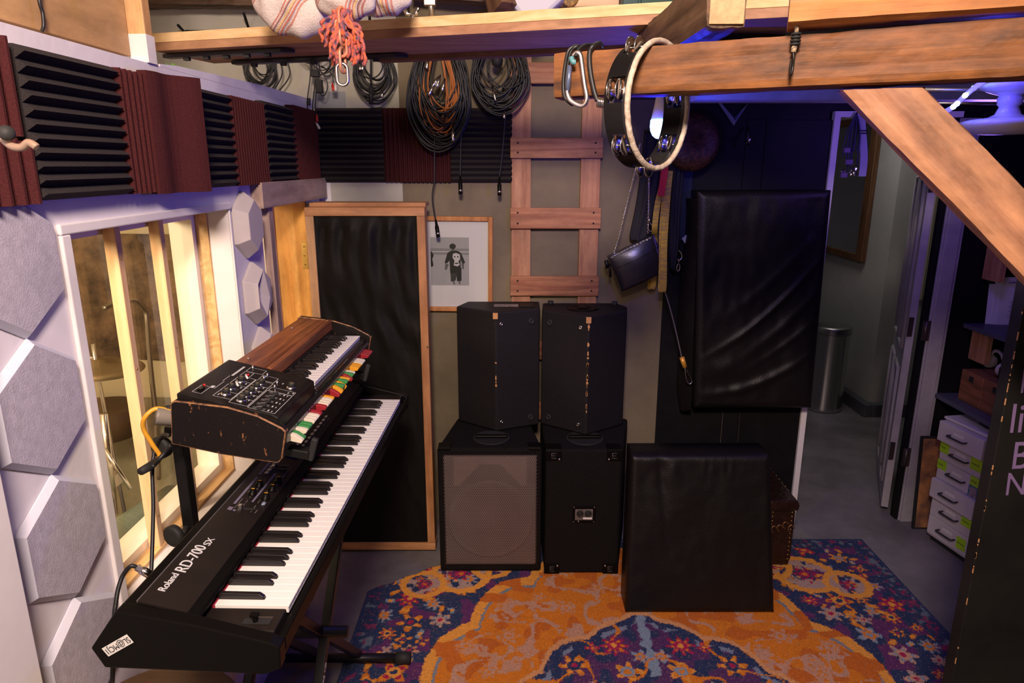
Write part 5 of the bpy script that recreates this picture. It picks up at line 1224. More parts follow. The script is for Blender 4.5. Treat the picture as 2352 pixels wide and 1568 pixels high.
k = MB(); k.cyl(at(1392,598,y=HY-.07), at(1396,615,y=HY-.07), 0.010, 12); k.cyl(at(1400,606,y=HY-.07), at(1402,636,y=HY-.06), 0.006, 10); k.build('zip_pull', M_blackmetal, hb)
# hooks on the board
def loop_pts(p, w, h, n=20, ax=(1,0,0)): return [Vector(p)+Vector(ax)*w/2*math.cos(2*PI*i/n)+Vector((0,0,1))*h/2*math.sin(2*PI*i/n) for i in range(n)]
sh = root('steel_s_hook', at(1558,640-20,y=HY-.06), 'bright steel S-hook with a small oval link on the black board', 'hook')
k = MB(); k.tube(spline([at(u,v,y=HY-.04) for u,v in ((1558,574),(1565,582),(1566,592),(1560,597),(1556,594))], 8), 0.004, 10); k.build('hook', M_chrome, sh)
k = MB(); k.tube([at(1559,594,y=HY-.04), at(1559,606,y=HY-.04)], 0.003, 8); k.tube(loop_pts(at(1558,614,y=HY-.04),0.016,0.034), 0.0028, 8, closed=True); k.build('oval_link', M_chrome, sh)
sn = root('snap_hook', at(1493,530,y=HY-.1), 'small steel snap hook between the dark garment and the yellow webbing', 'hook')
k = MB(); k.tube([at(1491,500,y=HY-.1), at(1492,512,y=HY-.1)], 0.005, 8); k.tube(spline([at(u,v,y=HY-.1) for u,v in ((1492,510),(1499,520),(1500,528),(1494,531),(1489,526),(1490,514))], 6), 0.003, 8); k.build('hook', M_chrome, sn)
wr = root('steel_cable_loop', at(1580,880,y=HY-.1), 'thin steel cable with an amber ferrule and end loop dangling over the black board', 'cable')
k = MB(); k.tube(spline([at(u,v,y=HY-.125) for u,v in ((1524,660),(1534,690),(1545,730),(1556,775),(1566,822))], 8), 0.0032, 8); k.build('cable', mat('cable_steel',(0.30,0.26,0.28),0.4,metal=0.7), wr)
k = MB(); k.cyl(at(1566,820,y=HY-.125), at(1573,843,y=HY-.125), 0.0115, 16); k.build('ferrule', mat('amber_ferrule',(0.75,0.36,0.05),0.3,metal=0.3), wr)
k = MB(); k.tube(spline([at(u,v,y=HY-.125) for u,v in ((1573,843),(1583,860),(1589,874),(1586,881),(1580,880),(1576,868),(1573,843))], 8), 0.0035, 8); k.build('end_loop', M_chrome, wr)
# round basket behind the bulb
k = MB(); bc = at(1588,325,y=3.18); M_bask = mat('dark_wicker', (0.10,0.035,0.012), 0.5, col2=(0.02,0.008,0.004), vscale=50, bump=0.9, bscale=70)
k.lathe([(0.0,0.05),(0.06,0.052),(0.10,0.045),(0.125,0.02),(0.130,0.0),(0.128,-0.02),(0.09,-0.045),(0.0,-0.06)], bc, 40, axis=(0.15,-1,0.12)); bk = k.build('wicker_drum', M_bask); tag(bk, 'round dark wicker shape hanging on the wall behind the blue bulb', 'basket')
k = MB()
for i in range(7):
    rr = 0.02+i*0.017; q = Vector((0.15,-1,0.12)).to_track_quat('Z','Y').to_matrix(); hgt = 0.055 if i < 4 else 0.048-0.011*(i-4)
    k.tube([bc+q@Vector((rr*math.cos(a),rr*math.sin(a),hgt)) for a in [2*PI*j/30 for j in range(30)]], 0.004, 6, closed=True)
k.build('wicker_rings', M_bask, bk) if False else None
# blue-lit triangle sign
k = MB(); T = [at(u,v,y=D-.02) for u,v in ((1648,229),(1722,229),(1686,280))]; cT = (T[0]+T[1]+T[2])/3
k.tube(T, 0.018, 4, closed=True); tag(k.build('triangle_sign', mat('grey_blue_enamel',(0.25,0.27,0.35),0.5), bevel=0.001), 'hollow downward-pointing triangle on the dark wall above the hanging panel', 'sign')
k = MB(); p = at(1714,318,y=D-.03); k.tube([p+Vector((0,0,0.05)), p+Vector((0,-0.03,0.0)), p+Vector((0,-0.03,-0.03)), p+Vector((0,-0.05,0.0))], 0.006, 8); tag(k.build('wall_hook', M_chrome), 'small bright wall hook on the dark wall right of the triangle', 'hook')

# ================================================================== blue bulb
bb = root('blue_light_bulb', (0.452,2.24,1.86), 'glowing blue light bulb in a white ceiling socket, seen through the tambourine', 'lamp')
bc = at(1516,290,y=2.24)
k = MB(); zt = 2.075
k.lathe([(0.030,0.205),(0.030,0.198),(0.018,0.190),(0.017,0.150),(0.021,0.150),(0.021,0.145)], (bc.x,2.24,bc.z-0.05+0.03), 28); k.build('socket', M_white, bb)
k = MB(); k.lathe([(0.016,0.125),(0.020,0.095),(0.029,0.050)], (bc.x,2.24,bc.z-0.03), 28); k.build('bulb_neck', M_white, bb)
k = MB(); prof = [(0.001,-0.008),(0.012,-0.006),(0.022,0.002),(0.029,0.016),(0.031,0.030),(0.030,0.049)]; k.lathe(prof, (bc.x,2.24,bc.z-0.03), 32)
k.build('globe', mat('glowing_blue_globe', (0.2,0.3,1.0), 0.4, emit=(0.16,0.38,1.0), estr=22), bb)

# ================================================================== beams and braces near the viewer
bd = Vector((0.75,-0.31,0)).normalized(); bn = Vector((-bd.y*-1, -bd.x, 0)); bn = Vector((bd.y, -bd.x, 0)).normalized()   # bn faces the viewer
b0_ = Vector((0.087,1.512,0))
ZB, ZTp = 1.985, 2.074
def rough_beam(name, label, a, b_, w, h, m, up=(0,0,1), seed=0, nseg=60, rough=0.004, taper=None, rot_tex=True, cat='beam'):
    """beam with waney edges; mesh stored along local x so its grain follows it"""
    a, b_ = Vector(a), Vector(b_); t = (b_-a).normalized(); sd = t.cross(Vector(up)).normalized(); u = sd.cross(t).normalized(); L_ = (b_-a).length
    k = MB(); prof = []; ns = 6
    for s_, e_ in (((-1,-1),(1,-1)),((1,-1),(1,1)),((1,1),(-1,1)),((-1,1),(-1,-1))):
        for q in range(ns): f_ = q/ns; prof.append((s_[0]+(e_[0]-s_[0])*f_, s_[1]+(e_[1]-s_[1])*f_))
    n = len(prof); vs = []
    for i in range(nseg+1):
        x = L_*i/nseg; tw = 1 if not taper else taper(i/nseg)
        for (p, q) in prof:
            cr_ = 1-0.05*(abs(p*q)**6)
            d = rough*noise.noise(Vector((x*5+seed, p*2, q*2)))+rough*0.5*noise.noise(Vector((x*22+seed, p*3, q*3)))
            vs.append((x, p*(w/2*cr_+d), q*(h/2*tw*cr_+d)))
    fs = [(i*n+j, i*n+(j+1)%n, (i+1)*n+(j+1)%n, (i+1)*n+j) for i in range(nseg) for j in range(n)]
    fs.append(tuple(range(n))[::-1]); fs.append(tuple(nseg*n+j for j in range(n)))
    k.add(vs, fs, 0)
    o = k.build(name, m, local=True); M = Matrix.Identity(4)
    for i in range(3): M[i][0] = t[i]; M[i][1] = sd[i]; M[i][2] = u[i]; M[i][3] = a[i]
    o.matrix_world = M
    return tag(o, label, cat)
bw = 0.085
cb_ = b0_ - bn*bw/2
B1 = rough_beam('timber_beam', 'weathered orange-brown main beam that carries the tambourine, running to the upper right corner', Vector((cb_.x,cb_.y,(ZB+ZTp)/2)), Vector((cb_.x,cb_.y,(ZB+ZTp)/2+0.012))+bd*1.25, bw, ZTp-ZB, M_oldbeam, seed=1, rough=0.003, taper=lambda t: 1+0.10*t)
B2 = rough_beam('timber_beam', 'orange timber lying on top of the main beam', Vector((0.50,1.345,2.193)), Vector((1.5,0.99,2.201)), 0.10, 0.211, M_oldbeam2, seed=5, rough=0.002)  # upper part made taller to keep the main light off the pendant
# loft joist whose sawn end shows
A = at(1500,95,y=1.9); Bq = at(1650,20,y=1.42)
rough_beam('sawn_joist', 'dark joist with a pale sawn end resting across the main beam', Vector((0.385,2.05,2.155)), Vector((0.398,1.38,2.150)), 0.074, 0.105, M_dark_wood, seed=9, rough=0.003)
k = MB(); e0 = Vector((0.3982,1.3765,2.150)); 
k.box((-0.032,-0.002,-0.047),(0.032,0.002,0.047), M=Matrix.Translation(e0)@Matrix.Rotation(-0.02,4,'Z')); tag(k.build('sawn_end', mat('pale_end_grain',(0.55,0.33,0.17),0.7,var=0.3,vscale=30), bevel=0.001), 'pale sawn end grain of the dark joist', 'timber end')
# slanting brace
def on_beam(u, v, off=0.0):
    d_ = at(u, v, y=1.0)-Vector((0,0,CAM_H)); P0 = Vector((b0_.x,b0_.y,0))+bn*off; n_ = bn
    t = (P0-Vector((0,0,CAM_H))).dot(n_)/d_.dot(n_); return Vector((0,0,CAM_H))+d_*t
m0 = (on_beam(1915,190)+on_beam(2115,186))/2; m1 = (on_beam(2352,410)+on_beam(2352,655))/2
dr = (m1-m0).normalized(); m0 = m0-dr*0.12; m1 = m1+dr*0.5
hb_ = dr.cross(bn).normalized(); q0, q1 = on_beam(2000,290), on_beam(2060,210)
wid = abs((on_beam(1915,190)-on_beam(2115,186)).dot(hb_))
k0 = m0 - bn*0.045; k1 = m1 - bn*0.045
BR = rough_beam('timber_brace', 'worn timber brace slanting down to the right from under the main beam', k0-dr*0.10, k1, 0.085, wid, M_brace, up=tuple(hb_), seed=14, rough=0.003)
for v_ in BR.data.vertices:
    zz = (BR.matrix_world @ v_.co).z
    if zz > ZB-0.004: v_.co.x += (zz-(ZB-0.004))/(-dr.z)
# main beam's hangers ---------------------------------------------------
def bpt(s, off=0.0, z=ZTp): p = b0_ + bd*s + bn*off; return Vector((p.x,p.y,z))
# tambourine
sT = 0.2116; tc3 = bpt(sT, -bw/2+0.0, 1.966); tn = Vector((0.76,-0.65,0)).normalized()
tb = root('tambourine', (tc3.x,tc3.y,1.838), 'black tambourine with a worn cream rim hooked over the end of the main beam', 'tambourine')
Q = tn.to_track_quat('Z','Y').to_matrix()
def tp(r, a, h): return tc3 + Q @ Vector((r*math.cos(a), r*math.sin(a), h))
k = MB(); Rr = 0.1225
ns = 140
for (h0_, h1_) in ((-0.052,-0.042),(-0.042,-0.010),(-0.010,0.0)):
    vs = []; fs = []
    for i in range(ns):
        a = 2*PI*i/ns
        for r, h in ((Rr-0.004,h0_),(Rr,h0_),(Rr,h1_),(Rr-0.004,h1_)): vs.append(tp(r,a,h))
    for i in range(ns):
        j = (i+1) % ns; slot = h0_ == -0.042 and abs(((i+0.5)/ns*7-0.28+0.5) % 1-0.5) < 0.215
        if slot: continue
        for q in range(4): fs.append((4*i+q, 4*j+q, 4*j+(q+1)%4, 4*i+(q+1)%4))
    k.add(vs, fs, 0, False); k.build('shell', mat('gloss_black_shell',(0.015,0.014,0.015),0.28), tb)
k = MB(); k.tube([tp(Rr+0.0005+0.0008*noise.noise(Vector((i*0.4,0,0))),2*PI*i/ns,0.002+0.001*noise.noise(Vector((i*0.5,3,0)))) for i in range(ns)], 0.0058, 10, closed=True, rs=None); k.build('rim', mat('worn_cream_rim',(0.60,0.52,0.42),0.6,col2=(0.40,0.31,0.23),vscale=60,bump=0.5,bscale=120), tb)
for i in range(7):
    a = 2*PI*(i+0.28)/7
    c3 = tp(Rr-0.001,a,-0.026); ax = (tp(1,a,0)-tp(0,a,0)).normalized(); tg = ax.cross(tn).normalized()
    for sgn in (-0.010,0.010):
        k = MB(); cc = c3+tn*sgn
        k.lathe([(0.002,-0.0030),(0.010,-0.0030),(0.0205,-0.0010),(0.0210,0.0),(0.0205,0.0010),(0.010,0.0030),(0.002,0.0030)], cc, 28, axis=tn); jg = k.build('jingle', M_chrome, tb)
    k = MB(); k.cyl(c3-tn*0.020, c3+tn*0.020, 0.0015, 8); k.build('jingle_pin', M_steel, tb)
# carabiner on a black cord
cbn = root('carabiner', on_beam(1340,244,0.02), 'silver carabiner on black cord at the end of the main beam', 'carabiner')
f_ = lambda u, v, o=0.016: on_beam(u, v, o)
k = MB(); P_ = spline([f_(1316,128),(f_(1324,121)),f_(1333,126),f_(1337,150),f_(1341,180),f_(1344,200),f_(1348,222),f_(1344,238),f_(1332,242),f_(1312,232),f_(1304,218),f_(1303,208)], 6); k.tube(P_, 0.0048, 12); k.build('frame', mat('brushed_aluminium',(0.72,0.70,0.72),0.3,metal=1), cbn)
k = MB(); k.tube([f_(1304,212),f_(1309,150)], 0.0045, 12); k.build('gate', mat('blue_grey_gate',(0.16,0.20,0.34),0.3,metal=0.5), cbn)
k = MB()
for o_, du in ((0.010,0),(0.006,6)):
    k.tube(spline([f_(1318+du,112,-0.03), f_(1322+du,106,0.0), f_(1306+du,116,o_), f_(1298+du,150,o_), f_(1294+du,190,o_), f_(1297+du,222,o_), f_(1312+du,238,0.004), f_(1320+du,238,-0.03)], 6), 0.0040, 8)
k.tube(spline([f_(1322,130,.02),f_(1330,112,.012),f_(1344,104,0),f_(1358,104,-.03)],6), 0.004, 8)
k.build('cord', M_cable, cbn)
k = MB(); k.tube(spline([f_(1312,132,.022),f_(1316,142,.024),f_(1322,143,.022)],6), 0.0055, 8); k.build('teal_tape', mat('teal_tape',(0.08,0.25,0.28),0.5), cbn)
bg = root('bungee_with_spring', on_beam(1378,240,0.02), 'black bungee cord with a coiled steel spring end, left of the tambourine', 'cord')
k = MB(); k.tube(spline([f_(1382,106,-.04),f_(1376,100,-.01),f_(1362,106,.006),f_(1355,118,.008),f_(1354,140,.008),f_(1357,170,.008),f_(1364,205,.008),f_(1372,232,.008)],8), 0.0052, 10); k.build('elastic', M_cable, bg)
k = MB(); A = f_(1371,234,.01); Bq = f_(1394,238,.0); ax = (Bq-A); hx = []
e1 = Vector((0,0,1)); e2 = ax.normalized().cross(e1)
for i in range(6*14): t = i/(6*14); hx.append(A+ax*t+e1*0.009*math.cos(t*6*2*PI)+e2*0.009*math.sin(t*6*2*PI))
k.tube(hx, 0.0018, 6); k.build('spring', M_chrome, bg)
# cord with hook in front of the beam
ch = root('bungee_with_hook', on_beam(1820,172,0.02), 'speckled tan cord with a black hook hanging in front of the main beam', 'cord')
k = MB(); k.tube(spline([on_beam(1842,-60,.03),on_beam(1838,0,.03),on_beam(1832,40,.025),on_beam(1829,80,.02)],8), 0.0036, 10); k.build('cord', mat('speckled_cord',(0.50,0.36,0.20),0.8,col2=(0.06,0.05,0.05),vscale=160,detail=1), ch)
k = MB(); A = on_beam(1829,78,.02); Bq = on_beam(1826,104,.02)
for i in range(4): k.tube([A.lerp(Bq,i/3.3)+Vector((0.0072*math.cos(a),0.0072*math.sin(a),0)) for a in [2*PI*j/16 for j in range(16)]], 0.0022, 6, closed=True)
k.cyl(A, Bq, 0.006, 10); k.build('whipping', M_rubber, ch)
k = MB(); k.tube([on_beam(1826,104,.02),on_beam(1822,120,.02)], 0.005, 10); k.build('cord_end', MATS['speckled_cord'], ch)
k = MB(); k.tube(spline([on_beam(1822,118,.02),on_beam(1823,135,.022),on_beam(1821,155,.03),on_beam(1817,172,.03),on_beam(1815,158,.025),on_beam(1817,140,.02)],6), 0.0022, 8); k.build('hook', M_blackmetal, ch)

# ================================================================== loft shelf above the left
P0 = at(357,78,z=2.242); 
shelf_front = [at(357,117,z=2.200), at(1540,54,z=2.200)]
fd = (shelf_front[1]-shelf_front[0]).normalized(); bk_ = Vector((-fd.y,fd.x,0))
def shp(s, d, z): p = shelf_front[0]+fd*s+bk_*d; return Vector((p.x,p.y,z))
LSf = (shelf_front[1]-shelf_front[0]).length
k = MB()
def slab(s0, s1, d0, d1, z0, z1): k.prism([shp(s0,d0,z0),shp(s1,d0,z0),shp(s1,d1,z0),shp(s0,d1,z0)], (0,0,z1-z0))
M_shelf = mat('shelf_underside', (0.5,0.3,0.2), 0.6)
slab(-0.02,LSf+0.3,0.008,0.30,2.2021,2.224); slab(-0.02,LSf+0.3,-0.002,0.012,2.200,2.2235)
tag(k.build('loft_shelf_board', wood('pine_shelf_under',(0.50,0.27,0.15),(0.38,0.18,0.10),0), bevel=0.001), 'long pine board with moulded front edge spanning above the cables', 'shelf board')
k = MB(); slab(-0.02,LSf+0.3,0.0,0.30,2.2245,2.252); tag(k.build('loft_shelf_board', M_pine_x, bevel=0.001), 'upper plank lying on the long moulded pine board', 'shelf board')
k = MB(); k.prism([shp(0.62,0.303,2.185),shp(LSf+0.3,0.303,2.185),shp(LSf+0.3,0.345,2.185),shp(0.62,0.345,2.185)], (0,0,0.06)); tag(k.build('shelf_batten', wood('brown_batten',(0.22,0.10,0.06),(0.14,0.06,0.035),0), bevel=0.002), 'brown batten behind the long pine board', 'batten')
M_track = mat('dark_violet_track', (0.02,0.016,0.03), 0.3)
for (s0, s1, d0, lab) in ((-0.02,0.42,0.05,'dark metal strip with clips under the front of the pine board'),(0.10,0.72,0.235,'dark metal strip with clips under the rear of the pine board')):
    k = MB(); k.prism([shp(s0,d0,2.199),shp(s1,d0,2.199),shp(s1+0.03,d0+0.02,2.199),shp(s1+0.03,d0+0.035,2.199),shp(s0,d0+0.035,2.199)], (0,0,-0.012)); tr_ = tag(k.build('clip_strip', M_track, bevel=0.002), lab, 'strip')
    for i in range(5):
        k = MB(); p = shp(s0+0.08+i*(s1-s0-0.1)/4.5, d0+0.017, 2.184); off = tr_.location
        k.box(p-off+Vector((-0.009,-0.009,-0.006)), p-off+Vector((0.009,0.009,0.003))); k.build('clip', M_rubber, tr_, local=True)
# upright post at the left end
def postpt(u, v, y): return at(u, v, y=y)
k = MB(); pa = at(262,0,y=1.50); pb = at(352,0,y=1.66)
k.box((-0.992,1.835,2.100),(-0.912,1.873,2.75)); 
M_post = wood('pine_post', (0.74,0.44,0.20),(0.58,0.30,0.12),2)
po = struct(k.build('trim_14', M_post, bevel=0.003), 'pine post standing on the left wall')
k = MB(); k.box((-0.994,1.833,2.0985),(-0.910,1.875,2.165)); struct(k.build('trim_15', M_white), 'white painted foot of the pine post')
# plywood and cardboard above the near left wall
k = MB(); k.box((-0.975,0.4,2.112),(-0.95,1.825,2.6)); tag(k.build('plywood_sheet', M_ply, bevel=0.001), 'tan plywood sheet standing on the near left wall', 'plywood')
k = MB(); k.tube(spline([at(88,-60,x=-.935),at(90,0,x=-.935),at(98,30,x=-.935),at(100,60,x=-.935),at(96,72,x=-.94)],6), 0.0035, 8); tag(k.build('dangling_cord', M_cable), 'thin dark cord hanging in front of the plywood sheet', 'cord')
# moss on the wall top
k = MB(); rn = random.Random(8)
for i in range(160):
    y = rn.uniform(1.99,2.26); p = Vector((WX-0.005-rn.random()*0.03,y,2.112)); h = rn.uniform(0.004,0.012); k.add([p,p+Vector((0.002,0.003,0)),p+Vector((rn.uniform(-.004,.004),rn.uniform(-.004,.004),h))],[(0,1,2)])
tag(k.build('green_moss', mat('moss_green',(0.12,0.30,0.03),0.8)), 'bright green fluff on the top of the left wall', 'moss', kind='stuff')
# guitar hanger near the viewer, left edge
gh = root('guitar_hanger', (-0.86,1.02,1.84), 'tan yoke hook with black rubber ends in front of the maroon foam', 'hook')
gy = 0.98
k = MB(); k.tube(spline([at(-12,295,y=gy),at(2,305,y=gy),at(10,322,y=gy-.01),at(28,336,y=gy-.02),at(50,338,y=gy-.02),at(64,328,y=gy-.02),at(76,332,y=gy-.02),at(84,338,y=gy-.02)],6), 0.0052, 12); k.build('yoke', mat('tan_lacquer',(0.25,0.17,0.12),0.35), gh)
k = MB(); k.build('rubber_end', M_rubber, gh)
k = MB(); k.lathe([(0.001,0.0),(0.009,0.002),(0.0105,0.007),(0.008,0.011),(0.001,0.013)], at(14,308,y=gy-.02), 20, axis=(0.6,-0.7,0.2)); k.build('rubber_end', M_rubber, gh)
# loft background
rough_beam('loft_rafter', 'dark rough rafter in the loft, top left behind the blanket', (-2.2,3.22,2.575), (-0.45,3.22,2.56), 0.10, 0.12, M_dark_wood, seed=21, rough=0.008)
rough_beam('loft_rafter', 'smooth brown rafter in the loft above the cable bundles', (-0.42,3.20,2.60), (0.25,3.18,2.55), 0.10, 0.13, M_brown_wood, seed=25)
rough_beam('loft_rafter', 'short brown rafter slanting down in the loft left of the pale duct', (-0.14,3.0,2.80), (-0.035,2.85,2.42), 0.07, 0.10, M_brown_wood, seed=27)
k = MB(); k.beam(at(1212,-30,y=2.9), at(1262,34,y=2.9), 0.19, 0.11, up=(0,1,0)); tag(k.build('pale_duct', mat('pale_duct_paint',(0.62,0.60,0.64),0.5), bevel=0.015), 'pale grey duct slanting through the loft', 'duct')
k = MB()
for i in range(4): k.box((at(1300,30,y=2.9).x,2.93,2.40+i*0.052),(at(1424,30,y=2.9).x,2.95,2.447+i*0.052))
tag(k.build('pine_cladding', M_pine_x, bevel=0.003), 'strip of pine cladding in the loft right of the pale duct', 'cladding')
k = MB(); k.box((at(1426,20,y=2.7).x,2.66,2.30),(at(1545,20,y=2.7).x,2.72,2.62)); k.box((at(1460,20,y=2.7).x,2.652,2.30),(at(1468,20,y=2.7).x,2.66,2.62)); tag(k.build('green_case', mat('dark_green_case',(0.015,0.06,0.05),0.45), bevel=0.004), 'dark green case standing in the loft behind the joist', 'case')
k = MB(); k.tube(spline([at(1296,4,y=2.7),at(1305,8,y=2.7),at(1316,4,y=2.7),at(1322,-8,y=2.7)],5), 0.016, 10); tag(k.build('striped_snake_cord', mat('yellow_black_cord',(0.55,0.30,0.04),0.6,col2=(0.03,0.02,0.02),vscale=40)), 'yellow and black mottled cord end in the loft above the duct', 'cord')
# drum clamps standing on the shelf
for (u, v, lab, s_) in ((945,36,'chrome wing-nut clamp lying on the pine board left of the tall chrome rod',1.0),):
    cl = root('chrome_clamp', at(u,v+10,y=2.25), lab, 'clamp'); p = at(u,v,y=2.25)
    k = MB(); k.tube([p+Vector((0,0,-0.035)),p+Vector((0,0,0.0))], 0.008, 12); k.tube([p+Vector((-0.05,0,-0.034)),p+Vector((0.025,0,-0.030))], 0.011, 12); k.build('stem', M_chrome, cl)
    k = MB(); 
    for sx in (-1,1): k.tube([p, p+Vector((sx*0.014,0,0.004)), p+Vector((sx*0.020,0,0.022))], 0.006, 10, rs=[0.006,0.006,0.008])
    k.build('wing_nut', M_chrome, cl)
rd = root('chrome_rod', at(986,45,y=2.30), 'tall chrome rod with a square clamp standing on the pine board', 'rod')
k = MB(); k.tube([at(992,46,y=2.3),at(988,-20,y=2.3)], 0.009, 12); k.build('rod', M_steel, rd)
k = MB(); p = at(988,6,y=2.3); k.box(p+Vector((-0.018,-0.015,-0.010)), p+Vector((0.018,0.015,0.014))); k.build('clamp_block', M_chrome, rd, bevel=0.002)

# ================================================================== striped blanket, orange fringe, chain
M_blk = bpy.data.materials.new('striped_wool'); M_blk.use_nodes = True; nt = M_blk.node_tree; bs = nt.nodes['Principled BSDF']; bs.inputs['Roughness'].default_value = 0.95
tcn = nt.nodes.new('ShaderNodeAttribute'); tcn.attribute_name = 'across'
mm = nt.nodes.new('ShaderNodeMath'); mm.operation = 'FRACT'; m0_ = nt.nodes.new('ShaderNodeMath'); m0_.operation = 'MULTIPLY'; m0_.inputs[1].default_value = 2.1; nt.links.new(tcn.outputs['Fac'], m0_.inputs[0]); nt.links.new(m0_.outputs[0], mm.inputs[0])
cr = nt.nodes.new('ShaderNodeValToRGB'); cr.color_ramp.interpolation = 'CONSTANT'; els = cr.color_ramp.elements
cols = [(0.0,(0.66,0.58,0.55)),(0.30,(0.50,0.20,0.16)),(0.33,(0.62,0.50,0.48)),(0.36,(0.50,0.22,0.17)),(0.385,(0.10,0.09,0.14)),(0.40,(0.60,0.46,0.42)),(0.44,(0.70,0.50,0.22)),(0.47,(0.50,0.24,0.20)),(0.50,(0.60,0.48,0.46)),(0.53,(0.55,0.16,0.10)),(0.56,(0.30,0.27,0.36)),(0.58,(0.60,0.50,0.48)),(0.61,(0.52,0.24,0.20)),(0.65,(0.66,0.58,0.55))]
els[0].position = 0; els[0].color = (*cols[0][1],1); els[1].position = cols[1][0]; els[1].color = (*cols[1][1],1)
for p_, c_ in cols[2:]: e_ = els.new(p_); e_.color = (*c_,1)
nt.links.new(mm.outputs[0], cr.inputs[0])
nz = nt.nodes.new('ShaderNodeTexNoise'); nz.inputs['Scale'].default_value = 260; tco = nt.nodes.new('ShaderNodeTexCoord'); nt.links.new(tco.outputs['Object'], nz.inputs['Vector'])
mx = nt.nodes.new('ShaderNodeMix'); mx.data_type = 'RGBA'; mx.blend_type = 'MULTIPLY'; mx.inputs['Factor'].default_value = 0.8; nt.links.new(cr.outputs[0], mx.inputs['A'])
rr_ = nt.nodes.new('ShaderNodeMapRange'); rr_.inputs['To Min'].default_value = 0.55; rr_.inputs['To Max'].default_value = 1.35; nt.links.new(nz.outputs['Fac'], rr_.inputs['Value']); nt.links.new(rr_.outputs[0], mx.inputs['B']); nt.links.new(mx.outputs['Result'], bs.inputs['Base Color'])
bp = nt.nodes.new('ShaderNodeBump'); bp.inputs['Strength'].default_value = 0.5; bp.inputs['Distance'].default_value = 0.003; nt.links.new(nz.outputs['Fac'], bp.inputs['Height']); nt.links.new(bp.outputs[0], bs.inputs['Normal'])
def lobe(c, rx_, ry_, rz_, tilt, sa, seed, name, parent, s0=0.0, s1=1.0):
    """a bulging blanket fold; the stripe coordinate runs across it"""
    nu, nv = 64, 40; k = MB(); ac = []
    R_ = Matrix.Rotation(tilt, 3, 'Y')
    for j in range(nv+1):
        for i in range(nu+1):
            a = 2*PI*i/nu; b_ = PI*j/nv
            n_ = Vector((math.sin(b_)*math.cos(a), math.sin(b_)*math.sin(a), math.cos(b_)))
            f_ = 1+0.10*noise.noise(n_*1.7+Vector((seed,0,0)))+0.035*math.sin(n_.x*9+n_.z*6+seed)
            k.v.append(tuple(Vector(c)+R_@Vector((n_.x*rx_*f_, n_.y*ry_*f_, n_.z*rz_*f_))))
            ac.append(s0+(s1-s0)*min(0.999,max(0,0.5+0.5*(n_.x*math.cos(sa)+n_.z*math.sin(sa)+0.12*math.sin(n_.z*3+seed)))))
    w = nu+1
    for j in range(nv):
        for i in range(nu): k.f.append([j*w+i,j*w+i+1,(j+1)*w+i+1,(j+1)*w+i]); k.m.append(0); k.sm.append(True)
    o = k.build(name, M_blk, parent); at_ = o.data.attributes.new('across','FLOAT','POINT'); at_.data.foreach_set('value', ac); return o
bl_ = root('striped_blanket', (-0.42,1.92,2.2), 'white woollen blanket with pink, red and yellow stripes, bundled above the pine board', 'blanket')
c1 = at(672,-8,y=1.93); lobe(c1, 0.105, 0.07, 0.098, 0.5, -0.5, 1, 'fold', bl_)
c1 = at(705,20,y=1.99); lobe(c1, 0.06, 0.05, 0.05, 0.3, 0.2, 4, 'fold', bl_, 0.6, 1.0)
c1 = at(795,-28,y=1.88); lobe(c1, 0.085, 0.06, 0.075, -0.2, 2.6, 7, 'fold', bl_, 0.1, 0.8)
c1 = at(880,-28,y=1.92); lobe(c1, 0.080, 0.05, 0.070, -0.1, 0.3, 11, 'fold', bl_, 0.0, 0.55)
c1 = at(840,-42,y=1.94); lobe(c1, 0.10, 0.05, 0.080, -0.1, 0.3, 12, 'fold', bl_, 0.0, 0.3)
fr_ = root('orange_fringe', at(790,150,y=1.86), 'orange and navy knotted yarn fringe hanging below the blanket over the pine board', 'fringe')
k = MB(); rn = random.Random(12)
ends = [(742,96),(748,108),(755,92),(760,118),(766,128),(770,140),(775,146),(765,150),(772,112),(812,128),(808,140),(818,146),(826,140),(835,148),(832,136),(822,120),(828,112),(800,132),(788,96),(815,100),(750,80),(838,150),(829,90),(745,70),(758,135),(812,150)]
for i,(u,v) in enumerate(ends):
    y = 1.86+rn.uniform(-.02,.02); u0 = 775+rn.uniform(-12,30)
    P_ = spline([at(u0,22,y=y), at(u0*0.6+u*0.4+rn.uniform(-8,8),v*0.35+14,y=y-.01), at(u+rn.uniform(-5,5),v*0.7,y=y-.015), at(u,v,y=y)], 7)
    k.tube([p+Vector((0.0022*math.sin(j*1.1),0,0)) for j,p in enumerate(P_)], 0.0046, 7, mat=0, rs=[0.0045*(1+0.25*math.sin(j*1.8)) for j in range(len(P_))])
k.build('yarn_strands', mat('orange_navy_yarn', (0.85,0.16,0.05), 0.85, col2=(0.10,0.07,0.14), vscale=95, stretch=(1,1,0.5), detail=2, bump=0.5, bscale=200), fr_, )
cn = root('link_chain', at(786,190,y=1.84), 'rusty orange chain ending in a steel oval link, hanging through the yarn fringe', 'chain')
M_och = mat('orange_painted_link', (0.75,0.12,0.03), 0.45, col2=(0.55,0.25,0.16), vscale=60); M_rust = mat('rusty_link', (0.50,0.30,0.22), 0.45, metal=0.4, col2=(0.60,0.20,0.10), vscale=70)
def link(c, w, h, ax, m, r=0.0042):
    k = MB(); P_ = []
    for i in range(28):
        a = 2*PI*i/28; x = (w/2)*math.cos(a); z = (w/2)*math.sin(a)+(h/2-w/2)*(1 if math.sin(a) > 0 else -1); P_.append(Vector(c)+Vector(ax)*x+Vector((0,0,z)))
    k.tube(P_, r, 12, closed=True); return k.build('link', m, cn)
yy = 1.84
